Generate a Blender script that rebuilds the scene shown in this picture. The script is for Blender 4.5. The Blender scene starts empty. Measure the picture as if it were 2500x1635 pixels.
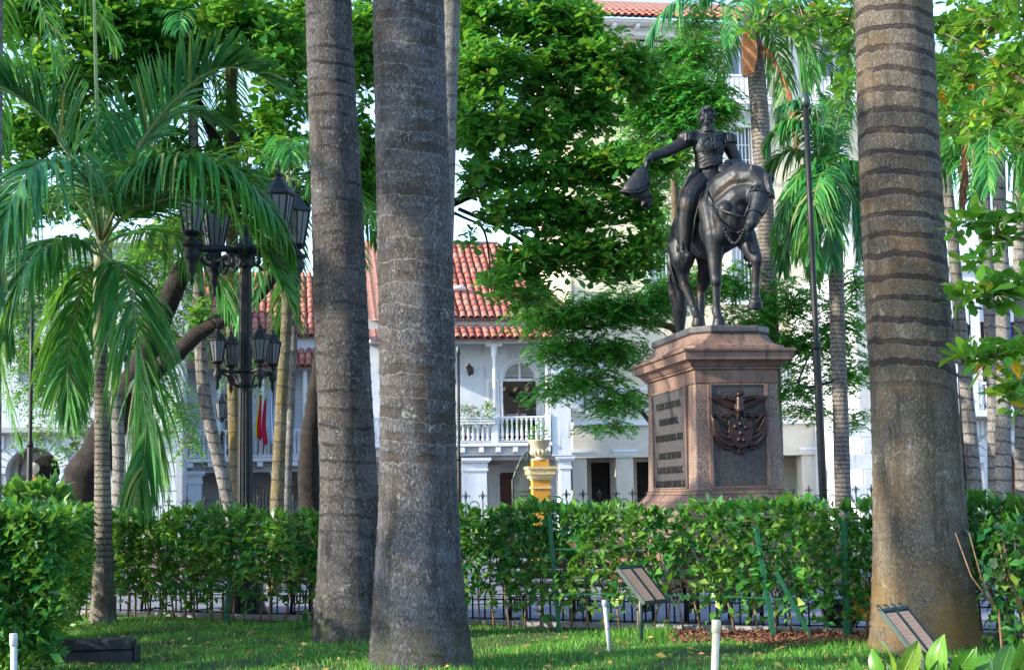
import bpy, bmesh, math, random
import numpy as np
from mathutils import Vector, Matrix, Euler

random.seed(7)
rng = np.random.default_rng(11)
S = bpy.context.scene
COL = S.collection
R = math.radians

# ------------------------------------------------------------------ camera
FPX, PW, PH = 3600.0, 2500.0, 1635.0          # focal length in photo pixels, photo size
EYE = 1.5
PITCH = math.atan((1208 - PH / 2) / FPX)
ROLL = -1.0
cam_d = bpy.data.cameras.new("camera")
cam_d.sensor_width = 36.0
cam_d.lens = FPX / PW * 36.0
cam_d.clip_start = 0.1
cam_d.clip_end = 3000
cam = bpy.data.objects.new("camera", cam_d)
COL.objects.link(cam)
CAM_M = Matrix.Rotation(math.pi / 2 + PITCH, 3, 'X') @ Matrix.Rotation(R(ROLL), 3, 'Z')
cam.matrix_world = Matrix.Translation((0, 0, EYE)) @ CAM_M.to_4x4()
S.camera = cam

# ------------------------------------------------------------------ sky and sun
SUN_EL, SUN_AZ = 24.0, 250.0      # azimuth of the sun, clockwise from +Y (from the left)
w = bpy.data.worlds.new("World")
S.world = w
w.use_nodes = True
wn = w.node_tree
bg = wn.nodes['Background']
sky = wn.nodes.new('ShaderNodeTexSky')
sky.sky_type = 'NISHITA'
sky.sun_disc = False
sky.sun_elevation = R(SUN_EL)
sky.sun_rotation = R(SUN_AZ)
sky.air_density = 1.0
sky.dust_density = 0.8
sky.ozone_density = 2.0
wn.links.new(sky.outputs[0], bg.inputs[0])
bg.inputs[1].default_value = 0.15
sd = bpy.data.lights.new("sun", 'SUN')
sd.energy = 2.9
sd.angle = R(0.9)
sd.color = (1.0, 0.87, 0.68)
sun = bpy.data.objects.new("sun", sd)
COL.objects.link(sun)
az, el = R(SUN_AZ), R(SUN_EL)
to_sun = Vector((math.sin(az) * math.cos(el), math.cos(az) * math.cos(el), math.sin(el)))
sun.rotation_euler = to_sun.to_track_quat('Z', 'Y').to_euler()
sun.location = (-20, -30, 40)

S.view_settings.view_transform = 'Standard'
S.view_settings.look = 'None'
S.view_settings.gamma = 1.0
S.view_settings.exposure = 2.0
S.render.engine = 'CYCLES'
S.cycles.max_bounces = 6
S.cycles.transparent_max_bounces = 6

# ------------------------------------------------------------------ pixel -> world helpers
def ray(px, py):
    v = Vector(((px - PW / 2) / FPX, -(py - PH / 2) / FPX, -1.0))
    return CAM_M @ v

def P(px, py, Y):
    d = ray(px, py)
    t = Y / d.y
    return Vector((d.x * t, Y, EYE + d.z * t))

def G(px, py, z=0.0):
    d = ray(px, py)
    t = (z - EYE) / d.z
    return Vector((d.x * t, d.y * t, z))

class Plane:
    """a vertical facade plane through photo column px at depth Y, turned by deg about z"""
    def __init__(s, px, Y, deg):
        o = P(px, 1200, Y)
        s.o = Vector((o.x, o.y, 0)); s.a = R(deg)
        s.u = Vector((math.cos(s.a), math.sin(s.a), 0)); s.n = Vector((-math.sin(s.a), math.cos(s.a), 0))
    def uz(s, px, py, back=0.0):
        d = ray(px, py)
        o = s.o + s.n * back
        t = (o - Vector((0, 0, EYE))).dot(s.n) / d.dot(s.n)
        p = Vector((0, 0, EYE)) + d * t
        return (p - o).dot(s.u), p.z
    def U(s, px, back=0.0, py=1100): return s.uz(px, py, back)[0]
    def Z(s, py, px, back=0.0): return s.uz(px, py, back)[1]

# ------------------------------------------------------------------ mesh builder
class MB:
    def __init__(s): s.v = []; s.f = []
    def add(s, vs, fs):
        o = len(s.v); s.v += [tuple(x) for x in vs]; s.f += [tuple(i + o for i in f) for f in fs]; return s
    def box(s, c, d, rot=None):
        hx, hy, hz = d[0] / 2, d[1] / 2, d[2] / 2
        vs = [Vector((x, y, z)) for x in (-hx, hx) for y in (-hy, hy) for z in (-hz, hz)]
        if rot is not None: vs = [rot @ q for q in vs]
        c = Vector(c)
        return s.add([c + q for q in vs], [(0, 1, 3, 2), (4, 6, 7, 5), (0, 4, 5, 1), (2, 3, 7, 6), (0, 2, 6, 4), (1, 5, 7, 3)])
    def bx(s, x0, x1, y0, y1, z0, z1):
        return s.box(((x0 + x1) / 2, (y0 + y1) / 2, (z0 + z1) / 2), (abs(x1 - x0), abs(y1 - y0), abs(z1 - z0)))
    def frus(s, c0, d0, c1, d1):
        """box-like frustum: rectangle d0 at centre c0 to rectangle d1 at centre c1 (both horizontal)"""
        vs = []
        for c, d in ((c0, d0), (c1, d1)):
            for sx, sy in ((-1, -1), (1, -1), (1, 1), (-1, 1)):
                vs.append((c[0] + sx * d[0] / 2, c[1] + sy * d[1] / 2, c[2]))
        return s.add(vs, [(3, 2, 1, 0), (4, 5, 6, 7), (0, 1, 5, 4), (1, 2, 6, 5), (2, 3, 7, 6), (3, 0, 4, 7)])
    def lathe(s, prof, c=(0, 0, 0), n=16, sx=1, sy=1, cap=True):
        o = []; m = len(prof)
        for r, z in prof:
            for k in range(n):
                a = 2 * math.pi * k / n
                o.append((c[0] + r * sx * math.cos(a), c[1] + r * sy * math.sin(a), c[2] + z))
        fs = [(i * n + k, i * n + (k + 1) % n, (i + 1) * n + (k + 1) % n, (i + 1) * n + k) for i in range(m - 1) for k in range(n)]
        if cap: fs += [tuple(range(n))[::-1], tuple((m - 1) * n + k for k in range(n))]
        return s.add(o, fs)
    def tube(s, pts, rad, n=8, cap=True):
        pts = [Vector(p) for p in pts]; m = len(pts)
        if not hasattr(rad, '__len__'): rad = [rad] * m
        up = Vector((0, 0, 1)); o = []; prev = None
        for i, p in enumerate(pts):
            t = (pts[min(i + 1, m - 1)] - pts[max(i - 1, 0)])
            t = t.normalized() if t.length > 1e-9 else Vector((0, 0, 1))
            if prev is None:
                a = t.cross(Vector((1, 0, 0)) if abs(t.x) < .8 else Vector((0, 1, 0))).normalized()
            else:
                a = (prev - t * prev.dot(t))
                a = a.normalized() if a.length > 1e-6 else t.orthogonal().normalized()
            prev = a; b = t.cross(a)
            for k in range(n):
                g = 2 * math.pi * k / n
                o.append(p + (a * math.cos(g) + b * math.sin(g)) * rad[i])
        fs = [(i * n + k, i * n + (k + 1) % n, (i + 1) * n + (k + 1) % n, (i + 1) * n + k) for i in range(m - 1) for k in range(n)]
        if cap: fs += [tuple(range(n))[::-1], tuple((m - 1) * n + k for k in range(n))]
        return s.add(o, fs)
    def prism(s, poly, y0, y1, plane='xz'):
        """poly: outline points (a,b); extruded along the third axis from y0 to y1"""
        n = len(poly)
        def q(a, b, h):
            return (a, h, b) if plane == 'xz' else ((a, b, h) if plane == 'xy' else (h, a, b))
        vs = [q(a, b, y0) for a, b in poly] + [q(a, b, y1) for a, b in poly]
        return s.add(vs, [tuple(range(n)), tuple(range(2 * n - 1, n - 1, -1))] + [(i, n + i, n + (i + 1) % n, (i + 1) % n) for i in range(n)])
    def quad(s, a, b, c, d): return s.add([a, b, c, d], [(0, 1, 2, 3)])
    def sphere(s, c, r, n=12, m=8, sc=(1, 1, 1)):
        prof = [(r * max(1e-3, math.sin(math.pi * i / m)), -r * math.cos(math.pi * i / m)) for i in range(m + 1)]
        o = len(s.v); s.lathe(prof, (0, 0, 0), n)
        for i in range(o, len(s.v)):
            x, y, z = s.v[i]; s.v[i] = (c[0] + x * sc[0], c[1] + y * sc[1], c[2] + z * sc[2])
        return s
    def xf(s, M, start=0):
        for i in range(start, len(s.v)): s.v[i] = tuple(M @ Vector(s.v[i]))
        return s
    def mesh(s, name, smooth=False, fix=True):
        me = bpy.data.meshes.new(name); me.from_pydata(s.v, [], s.f)
        if fix:
            bm = bmesh.new(); bm.from_mesh(me); bmesh.ops.recalc_face_normals(bm, faces=bm.faces); bm.to_mesh(me); bm.free()
        if smooth: me.polygons.foreach_set('use_smooth', [True] * len(me.polygons))
        me.update(); return me
    def build(s, name, mat, parent=None, smooth=False, loc=None, fix=True):
        return link(name, s.mesh(name, smooth, fix), mat, parent, loc)

def link(name, me, mat, parent=None, loc=None, rot=None):
    o = bpy.data.objects.new(name, me)
    COL.objects.link(o)
    if mat is not None and not me.materials: me.materials.append(mat)
    if parent is not None: o.parent = parent
    if loc is not None: o.location = loc
    if rot is not None: o.rotation_euler = rot
    return o

def smooth_angle(o, deg=40):
    """smooth shading with sharp edges above an angle"""
    me = o.data; bm = bmesh.new(); bm.from_mesh(me)
    for f in bm.faces: f.smooth = True
    for e in bm.edges:
        if len(e.link_faces) == 2 and e.calc_face_angle(0) > R(deg): e.smooth = False
    bm.to_mesh(me); bm.free(); return o

def bevel(o, wd=0.01, seg=2):
    m = o.modifiers.new('bevel', 'BEVEL'); m.width = wd; m.segments = seg; m.limit_method = 'ANGLE'; m.angle_limit = R(40); return o

def tag(o, label=None, cat=None, group=None, kind=None):
    if label: o['label'] = label
    if cat: o['category'] = cat
    if group: o['group'] = group
    if kind: o['kind'] = kind
    return o

def thing(name, label, cat, loc=(0, 0, 0), rotz=0.0, group=None):
    o = bpy.data.objects.new(name, None); o.empty_display_size = .2
    COL.objects.link(o); o.location = loc; o.rotation_euler = (0, 0, rotz)
    return tag(o, label, cat, group)

def dup(root, loc=None, rotz=None, label=None, group=None, scale=None):
    r = root.copy(); COL.objects.link(r)
    if loc is not None: r.location = loc
    if rotz is not None: r.rotation_euler = (0, 0, rotz)
    if scale is not None: r.scale = (scale,) * 3
    if label: r['label'] = label
    if group: r['group'] = group
    for ch in list(root.children):
        c = ch.copy(); COL.objects.link(c); c.parent = r
        for g in list(ch.children):
            d = g.copy(); COL.objects.link(d); d.parent = c
    return r

def np_mesh(name, V, F, smooth=False):
    """V (n,3) float array, F (m,k) int array of equal-sized faces"""
    me = bpy.data.meshes.new(name)
    m, k = F.shape
    me.vertices.add(len(V)); me.vertices.foreach_set('co', np.ascontiguousarray(V, dtype=np.float32).ravel())
    me.loops.add(m * k); me.loops.foreach_set('vertex_index', np.ascontiguousarray(F, dtype=np.int32).ravel())
    me.polygons.add(m); me.polygons.foreach_set('loop_start', np.arange(0, m * k, k, dtype=np.int32))
    if smooth: me.polygons.foreach_set('use_smooth', np.ones(m, dtype=bool))
    me.update(calc_edges=True)
    return me

def norm(a): return a / np.maximum(np.linalg.norm(a, axis=-1, keepdims=True), 1e-9)

def frames(d, roll=None):
    """rotation matrices (N,3,3), columns = (side, along, normal); along = d; normal as upright as possible"""
    d = norm(d); up = np.tile(np.array([0, 0, 1.0]), (len(d), 1))
    par = np.abs(d[:, 2]) > .97
    up[par] = [1, 0, 0]
    s = norm(np.cross(d, up)); n = np.cross(s, d)
    if roll is not None:
        c, q = np.cos(roll)[:, None], np.sin(roll)[:, None]
        s, n = s * c + n * q, n * c - s * q
    return np.stack([s, d, n], axis=2)

def scatter(tv, tf, pos, rot, size):
    """copies of a template (k verts, m faces) -> V, F"""
    tv = np.asarray(tv, float); tf = np.asarray(tf, int)
    N = len(pos); k = len(tv)
    size = np.broadcast_to(np.asarray(size, float).reshape(N, -1), (N, 3)) if np.ndim(size) else np.full((N, 3), size)
    loc = tv[None, :, :] * size[:, None, :]
    V = np.einsum('nij,nkj->nki', rot, loc) + pos[:, None, :]
    F = tf[None, :, :] + (np.arange(N) * k)[:, None, None]
    return V.reshape(-1, 3), F.reshape(-1, tf.shape[1])

# leaf templates, base at origin, along +y, unit length, side x, normal z  (triangles)
LEAF_OBO = ([(0, 0, 0), (0, .5, .05), (0, 1, -.06), (.2, .45, .1), (-.2, .45, .1), (.25, .78, .05), (-.25, .78, .05)],
            [(0, 3, 1), (0, 1, 4), (1, 3, 5), (1, 5, 2), (1, 2, 6), (1, 6, 4)])
LEAF_OVAL = ([(0, 0, 0), (0, .5, .03), (0, 1, -.08), (.26, .48, .09), (-.26, .48, .09)],
             [(0, 3, 1), (0, 1, 4), (1, 3, 2), (1, 2, 4)])
LEAF_LANCE = ([(0, 0, 0), (.13, .42, .02), (-.13, .42, .02), (0, 1, -.1)], [(0, 1, 2), (1, 3, 2)])
LEAF_TINY = ([(0, 0, 0), (.3, .5, .04), (-.3, .5, .04), (0, 1, 0)], [(0, 1, 2), (1, 3, 2)])
BLADE = ([(-.5, 0, 0), (.5, 0, 0), (.32, .55, .06), (-.32, .55, .06), (0, 1, .25)], [(0, 1, 2), (0, 2, 3), (3, 2, 4)])
# ------------------------------------------------------------------ materials
MATS = {}
class NT:
    def __init__(s, name):
        s.m = bpy.data.materials.new(name); s.m.use_nodes = True
        s.t = s.m.node_tree; s.b = s.t.nodes['Principled BSDF']; s.out = s.t.nodes['Material Output']
        s.co = s.n('ShaderNodeTexCoord').outputs['Object']
    def n(s, typ, **kw):
        q = s.t.nodes.new(typ)
        for k, v in kw.items(): setattr(q, k, v)
        return q
    def l(s, a, b): s.t.links.new(a, b)
    def noise(s, scale, detail=4, rough=.6, vec=None, dist=0.0):
        q = s.n('ShaderNodeTexNoise'); q.inputs['Scale'].default_value = scale; q.inputs['Detail'].default_value = detail
        q.inputs['Roughness'].default_value = rough; q.inputs['Distortion'].default_value = dist
        s.l(vec if vec is not None else s.co, q.inputs['Vector']); return q.outputs['Fac']
    def scaled(s, sc):
        q = s.n('ShaderNodeMapping'); q.inputs['Scale'].default_value = sc; s.l(s.co, q.inputs['Vector']); return q.outputs[0]
    def ramp(s, fac, stops, interp='LINEAR'):
        q = s.n('ShaderNodeValToRGB'); q.color_ramp.interpolation = interp
        e = q.color_ramp.elements
        while len(e) < len(stops): e.new(.5)
        for i, (p, c) in enumerate(stops):
            e[i].position = p; e[i].color = (c[0], c[1], c[2], 1) if hasattr(c, '__len__') else (c, c, c, 1)
        s.l(fac, q.inputs[0]); return q.outputs[0]
    def mix(s, fac, a, b, mode='MIX'):
        q = s.n('ShaderNodeMix', data_type='RGBA', blend_type=mode)
        for sock, v in ((q.inputs[0], fac), (q.inputs[6], a), (q.inputs[7], b)):
            if hasattr(v, 'is_linked'): s.l(v, sock)
            elif hasattr(v, '__len__'): sock.default_value = (v[0], v[1], v[2], 1)
            else: sock.default_value = v
        return q.outputs[2]
    def math(s, op, a, b=None, clamp=False):
        q = s.n('ShaderNodeMath', operation=op); q.use_clamp = clamp
        for i, v in enumerate((a, b)):
            if v is None: continue
            if hasattr(v, 'is_linked'): s.l(v, q.inputs[i])
            else: q.inputs[i].default_value = v
        return q.outputs[0]
    def sep(s, vec=None):
        q = s.n('ShaderNodeSeparateXYZ'); s.l(vec if vec is not None else s.co, q.inputs[0]); return q.outputs
    def bump(s, h, strength=.3, dist=.02):
        q = s.n('ShaderNodeBump'); q.inputs['Strength'].default_value = strength; q.inputs['Distance'].default_value = dist
        s.l(h, q.inputs['Height']); s.l(q.outputs[0], s.b.inputs['Normal'])
    def col(s, c):
        if hasattr(c, 'is_linked'): s.l(c, s.b.inputs['Base Color'])
        else: s.b.inputs['Base Color'].default_value = (c[0], c[1], c[2], 1)
    def set(s, **kw):
        for k, v in kw.items():
            i = s.b.inputs[k.replace('_', ' ')]
            if hasattr(v, 'is_linked'): s.l(v, i)
            else: i.default_value = v
        return s

def weathered(name, c1, c2, scale=6, rough=.75, bump=.25, fine=60, dist=.01, stain=None, streak=False, spec=.3, metal=0.0):
    k = NT(name)
    n1 = k.noise(scale, 6, .65); n2 = k.noise(fine, 3, .6)
    c = k.mix(k.ramp(n1, [(.35, 0.0), (.68, 1.0)]), c1, c2)
    c = k.mix(.18, c, k.ramp(n2, [(.3, .0), (.7, 1.0)]), 'OVERLAY')
    if stain:
        v = k.scaled((3.0, 3.0, .35)) if streak else k.co
        n3 = k.noise(stain[1], 5, .7, vec=v)
        c = k.mix(k.ramp(n3, [(stain[2], 0.0), (stain[2] + .18, .8)]), c, stain[0])
    k.col(c); k.set(Roughness=rough, Specular_IOR_Level=spec, Metallic=metal)
    if bump: k.bump(n2, bump, dist)
    MATS[name] = k.m; return k.m

def leafmat(name, stops, rough=.42, trans=.38, tcol=(.25, .55, .04), spec=.35, patch=None):
    """each leaf takes its own colour; light passes through it"""
    k = NT(name)
    g = k.n('ShaderNodeNewGeometry')
    c = k.ramp(g.outputs['Random Per Island'], stops)
    big = k.noise(1.1, 3)
    c = k.mix(.22, c, k.ramp(big, [(.35, .3), (.65, .75)]), 'OVERLAY')
    if patch: c = k.mix(k.ramp(k.noise(patch[1], 4, .65), [(patch[2], 0.0), (patch[2] + .14, patch[3])]), c, patch[0])
    k.col(c); k.set(Roughness=rough, Specular_IOR_Level=spec)
    tr = k.n('ShaderNodeBsdfTranslucent'); k.l(k.mix(.65, c, tcol), tr.inputs[0])
    mx = k.n('ShaderNodeMixShader'); mx.inputs[0].default_value = trans
    k.l(k.b.outputs[0], mx.inputs[1]); k.l(tr.outputs[0], mx.inputs[2]); k.l(mx.outputs[0], k.out.inputs[0])
    MATS[name] = k.m; return k.m

def plain(name, c, rough=.5, spec=.5, metal=0, emit=None):
    k = NT(name); n = k.noise(25, 4)
    k.col(k.mix(.15, c, k.ramp(n, [(.3, .25), (.7, .8)]), 'OVERLAY')); k.set(Roughness=rough, Specular_IOR_Level=spec, Metallic=metal)
    MATS[name] = k.m; return k.m

M = MATS
# foliage
leafmat('leaf_almond', [(0, (.013, .085, .019)), (.35, (.024, .16, .027)), (.7, (.042, .245, .032)), (.9, (.09, .3, .035)), (.975, (.2, .36, .04)), (.99, (.34, .3, .03)), (1, (.4, .22, .03))], patch=((.09, .26, .03), .55, .5, .4))
leafmat('leaf_almond_right', [(0, (0.028, 0.131, 0.024)), (.4, (0.062, 0.217, 0.030)), (.75, (0.138, 0.348, 0.033)), (.95, (0.275, 0.420, 0.046)), (.985, (0.620, 0.406, 0.030)), (1, (0.579, 0.131, 0.030))])
leafmat('leaf_neem', [(0, (0.018, 0.162, 0.038)), (.5, (0.031, 0.268, 0.049)), (.9, (0.071, 0.402, 0.053)), (1, (0.313, 0.420, 0.053))], trans=.35)
leafmat('leaf_fine', [(0, (0.021, 0.190, 0.040)), (.5, (0.041, 0.310, 0.052)), (.9, (0.095, 0.420, 0.056)), (1, (0.340, 0.420, 0.056))], trans=.4)
leafmat('leaf_vine', [(0, (0.028, 0.109, 0.030)), (.5, (0.048, 0.189, 0.038)), (.9, (0.110, 0.290, 0.046)), (1, (0.344, 0.319, 0.046))], trans=.35)
leafmat('leaf_hedge', [(0, (.007, .05, .016)), (.35, (.017, .12, .028)), (.7, (.04, .19, .035)), (.9, (.1, .27, .045)), (1, (.2, .28, .05))], rough=.36, trans=.24, patch=((.15, .27, .04), 1.1, .5, .55))
leafmat('leaf_hedge_pale', [(0, (0.037, 0.143, 0.027)), (.35, (0.093, 0.234, 0.041)), (.75, (0.185, 0.351, 0.055)), (.93, (0.321, 0.420, 0.082)), (1, (0.494, 0.325, 0.068))], rough=.38, trans=.28)
leafmat('leaf_shrub', [(0, (0.026, 0.136, 0.014)), (.5, (0.060, 0.227, 0.019)), (.85, (0.121, 0.294, 0.024)), (1, (0.259, 0.294, 0.038))], rough=.3, trans=.28)
leafmat('grass_blades', [(0, (0.025, 0.142, 0.020)), (.5, (0.051, 0.244, 0.026)), (.85, (0.105, 0.365, 0.041)), (1, (0.459, 0.487, 0.117))], rough=.55, trans=.3)
leafmat('fallen_leaves', [(0, (.12, .07, .03)), (.4, (.3, .17, .06)), (.75, (.45, .27, .06)), (1, (.5, .38, .12))], rough=.7, trans=.1)
leafmat('frond_green', [(0, (0.011, 0.103, 0.023)), (.5, (0.019, 0.166, 0.030)), (.85, (0.047, 0.247, 0.032)), (.955, (0.102, 0.240, 0.045)), (.975, (0.221, 0.240, 0.063)), (1, (0.255, 0.240, 0.081))], rough=.5, trans=.25)
leafmat('frond_teal', [(0, (0.013, 0.109, 0.055)), (.5, (0.021, 0.169, 0.067)), (.85, (0.052, 0.248, 0.074)), (.955, (0.108, 0.240, 0.053)), (.975, (0.234, 0.240, 0.074)), (1, (0.270, 0.240, 0.095))], rough=.48, trans=.22)
leafmat('frond_dead', [(0, (.09, .035, .018)), (.5, (.2, .08, .035)), (1, (.34, .17, .08))], rough=.75, trans=.15, tcol=(.4, .18, .06))
weathered('rachis', (.1, .16, .05), (.2, .22, .09), 8, .5, .1)
weathered('spear_leaf', (.16, .24, .09), (.26, .34, .14), 8, .5, .1)
weathered('crownshaft', (.14, .16, .09), (.24, .25, .15), 5, .5, .1, stain=((.3, .22, .08), 3, .6))
weathered('boot_orange', (.3, .1, .035), (.5, .24, .12), 5, .65, .3, streak=True, stain=((.12, .05, .03), 4, .55))
weathered('bark_dark', (.006, .005, .005), (.026, .02, .018), 7, .85, .9, 40, .03)
weathered('bark_branch', (.06, .045, .03), (.15, .12, .085), 8, .85, .5, 40, .02)
weathered('bark_stem', (.11, .07, .045), (.26, .16, .1), 14, .8, .4, 60, .01)

def trunkmat(name, light, dark, band, band_c, start=-1.0, width=.26, tilt=(.1, 0.), fleck=.5, fleck_c=(.42, .4, .38), warm=None, moss=True, fscale=34, rim=None, brk=.3, wav=.9, ochre=False):
    """palm trunk: rough speckled bark with the wavy dark leaf scars that ring it"""
    k = NT(name); x, y, z = k.sep()
    nz = k.noise(2.3, 4); nf = k.noise(14, 5, .7)
    zz = k.math('ADD', z, k.math('MULTIPLY', k.math('SUBTRACT', nz, .5), band * wav))
    zz = k.math('ADD', zz, k.math('ADD', k.math('MULTIPLY', x, tilt[0]), k.math('MULTIPLY', y, tilt[1])))
    zz = k.math('ADD', zz, k.math('MULTIPLY', k.math('SUBTRACT', nf, .5), band * .33 * wav))
    fr = k.math('FRACT', k.math('DIVIDE', zz, band))
    m = k.ramp(fr, [(0, 1.0), (width * .8, .9), (width, 0.0), (1, 0.0)])
    st_ = 1.0
    if start > -1: st_ =  k.ramp(k.math('ADD', k.math('MULTIPLY', k.math('SUBTRACT', zz, start), 2.0), .5), [(.35, 0.0), (.6, 1.0)])
    m = k.math('MULTIPLY', k.math('MULTIPLY', m, st_), k.ramp(k.noise(2.6, 5, .7), [(brk, 0.0), (brk + .16, 1.0)]))
    base = k.mix(k.ramp(k.noise(3.2, 6, .7), [(.4, 0.0), (.6, 1.0)]), dark, light)
    vs = k.scaled((1, 1, .5))
    sp = k.noise(fscale, 5, .75, vec=vs)
    base = k.mix(k.ramp(sp, [(.52, 0.0), (.6, fleck)]), base, fleck_c)
    pit = k.noise(fscale * 1.5, 4, .7, vec=vs)
    base = k.mix(k.ramp(pit, [(.36, .9), (.47, 0.0)]), base, tuple(.3 * q for q in dark))
    stk = k.noise(5.5, 5, .7, vec=k.scaled((1, 1, .13)))       # rain streaks
    base = k.mix(k.ramp(stk, [(.52, 0.0), (.64, .7)]), base, tuple(.42 * q for q in dark))
    lich = k.noise(7, 6, .8)
    base = k.mix(k.ramp(lich, [(.61, 0.0), (.66, .8)]), base, (.33, .36, .33))
    if warm: base = k.mix(k.ramp(k.noise(1.4, 5, .7), [(.48, 0.0), (.62, warm[1])]), base, warm[0])
    if moss: base = k.mix(k.math('MULTIPLY', k.ramp(z, [(0, 1.0), (.75, 0.0)]), k.ramp(k.noise(5, 5), [(.42, 0.0), (.6, .75)])), base, (.045, .055, .016))
    if ochre:      # ochre lichen low on the trunk, with warm sunlight painted into the tint
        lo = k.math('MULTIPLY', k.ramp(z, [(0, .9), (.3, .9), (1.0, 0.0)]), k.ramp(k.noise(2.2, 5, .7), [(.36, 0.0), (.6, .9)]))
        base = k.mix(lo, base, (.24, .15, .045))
    cc = k.mix(k.math('MULTIPLY', m, k.ramp(nf, [(.25, .55), (.6, 1.0)])), base, band_c)
    if rim is not None:
        rm = k.ramp(fr, [(0, 0.0), (.94, 0.0), (.975, .45), (1, .15)])
        cc = k.mix(k.math('MULTIPLY', k.math('MULTIPLY', rm, st_), k.ramp(k.noise(6, 4), [(.35, 0.0), (.55, 1.0)])), cc, rim)
    k.col(cc); k.set(Roughness=.88, Specular_IOR_Level=.2)
    h = k.math('ADD', k.math('MULTIPLY', sp, .6), k.math('ADD', k.math('MULTIPLY', pit, .5), k.math('MULTIPLY', m, -.5)))
    k.bump(h, 1.0, .04)
    MATS[name] = k.m; return k.m
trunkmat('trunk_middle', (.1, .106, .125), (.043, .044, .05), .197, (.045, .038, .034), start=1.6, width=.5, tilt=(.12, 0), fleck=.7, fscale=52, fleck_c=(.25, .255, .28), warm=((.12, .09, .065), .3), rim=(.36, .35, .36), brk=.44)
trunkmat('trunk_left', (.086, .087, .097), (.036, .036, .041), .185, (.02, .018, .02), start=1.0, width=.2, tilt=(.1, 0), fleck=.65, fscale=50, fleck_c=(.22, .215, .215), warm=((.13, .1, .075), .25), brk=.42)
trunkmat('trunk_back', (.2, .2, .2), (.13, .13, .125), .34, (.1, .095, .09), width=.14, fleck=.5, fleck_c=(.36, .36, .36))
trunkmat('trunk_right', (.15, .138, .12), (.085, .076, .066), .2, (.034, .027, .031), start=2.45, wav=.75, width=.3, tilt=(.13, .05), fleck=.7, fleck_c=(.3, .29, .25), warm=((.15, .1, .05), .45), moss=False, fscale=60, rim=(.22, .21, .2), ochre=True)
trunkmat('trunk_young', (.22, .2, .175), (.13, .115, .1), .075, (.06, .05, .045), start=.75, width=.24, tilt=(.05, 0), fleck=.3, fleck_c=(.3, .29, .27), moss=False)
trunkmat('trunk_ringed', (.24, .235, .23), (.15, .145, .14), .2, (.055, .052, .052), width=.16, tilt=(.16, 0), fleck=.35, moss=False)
trunkmat('trunk_mossy', (.17, .15, .11), (.1, .09, .06), .3, (.07, .06, .045), width=.12, tilt=(.1, 0), fleck=.3, warm=((.16, .12, .03), .8), moss=False)
trunkmat('trunk_speck', (.24, .22, .205), (.15, .135, .125), .085, (.09, .078, .072), width=.3, tilt=(.05, 0), fleck=.7, fleck_c=(.44, .42, .4), moss=False)

# stone, plaster, metal
weathered('granite', (.125, .077, .062), (.195, .128, .106), 5, .62, .3, 85, .006, stain=((.04, .034, .032), 2.6, .5), streak=True)
k = NT('granite_rough'); n1 = k.noise(48, 3, .6); n2 = k.noise(4, 5)
c = k.mix(k.ramp(n1, [(.36, 0.0), (.62, 1.0)]), (.05, .037, .035), (.27, .2, .175)); c = k.mix(k.ramp(n2, [(.4, 0.0), (.75, .5)]), c, (.2, .11, .08))
k.col(c); k.set(Roughness=.8); k.bump(n1, .8, .02); MATS['granite_rough'] = k.m
k = NT('granite_dark'); n1 = k.noise(40, 3, .6); n2 = k.noise(3, 6, .7, vec=k.scaled((3, 3, .6)))
c = k.mix(k.ramp(n1, [(.38, 0.0), (.62, 1.0)]), (.012, .012, .015), (.045, .042, .046)); c = k.mix(k.ramp(n2, [(.5, 0.0), (.72, .65)]), c, (.085, .07, .064))
k.col(c); k.set(Roughness=.6); k.bump(n1, .5, .012); MATS['granite_dark'] = k.m
weathered('slate_cap', (.04, .042, .05), (.085, .085, .1), 6, .5, .3, 50, .008, stain=((.2, .17, .15), 4, .62))
k = NT('bronze'); n1 = k.noise(3.2, 6, .7); n2 = k.noise(30, 4)
c = k.mix(k.ramp(n1, [(.52, 0.0), (.74, 1.0)]), (.018, .022, .03), (.06, .036, .025)); c = k.mix(k.ramp(k.noise(7, 5), [(.56, 0.0), (.72, .4)]), c, (.05, .085, .1))
st_k = k.noise(5, 5, .7, vec=k.scaled((3, 3, .4))); c = k.mix(k.ramp(st_k, [(.56, 0.0), (.68, .4)]), c, (.1, .14, .13))
k.col(c); k.set(Metallic=.5, Roughness=k.ramp(n2, [(.3, .4), (.7, .6)]), Specular_IOR_Level=.45); k.bump(n2, .25, .01); MATS['bronze'] = k.m
k = NT('bronze_relief'); n1 = k.noise(9, 6, .7)
k.col(k.mix(k.ramp(n1, [(.38, 0.0), (.66, 1.0)]), (.014, .009, .011), (.045, .02, .018))); k.set(Metallic=.5, Roughness=.42); k.bump(k.noise(40, 4), .3, .008); MATS['bronze_relief'] = k.m
plain('letter_black', (.008, .008, .01), .5)
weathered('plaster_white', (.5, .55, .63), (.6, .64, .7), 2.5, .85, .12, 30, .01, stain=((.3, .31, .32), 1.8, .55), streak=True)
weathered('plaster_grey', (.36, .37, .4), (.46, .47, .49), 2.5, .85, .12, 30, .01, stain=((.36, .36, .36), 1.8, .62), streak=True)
weathered('plaster_cream', (.55, .5, .36), (.63, .59, .46), 2.5, .85, .1, 30, .01, stain=((.4, .35, .26), 1.6, .56), streak=True)
weathered('plaster_cream_pale', (.5, .48, .42), (.58, .56, .5), 2.5, .85, .1, 30, .01, stain=((.45, .42, .36), 1.6, .66), streak=True)
weathered('stone_tan', (.3, .25, .2), (.4, .34, .28), 3, .85, .2, 40, .01)
weathered('paint_white', (.58, .61, .66), (.68, .7, .72), 5, .5, .06, 40, .004)
weathered('paint_grey', (.4, .41, .42), (.52, .52, .53), 5, .6, .06, 40, .004)
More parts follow.
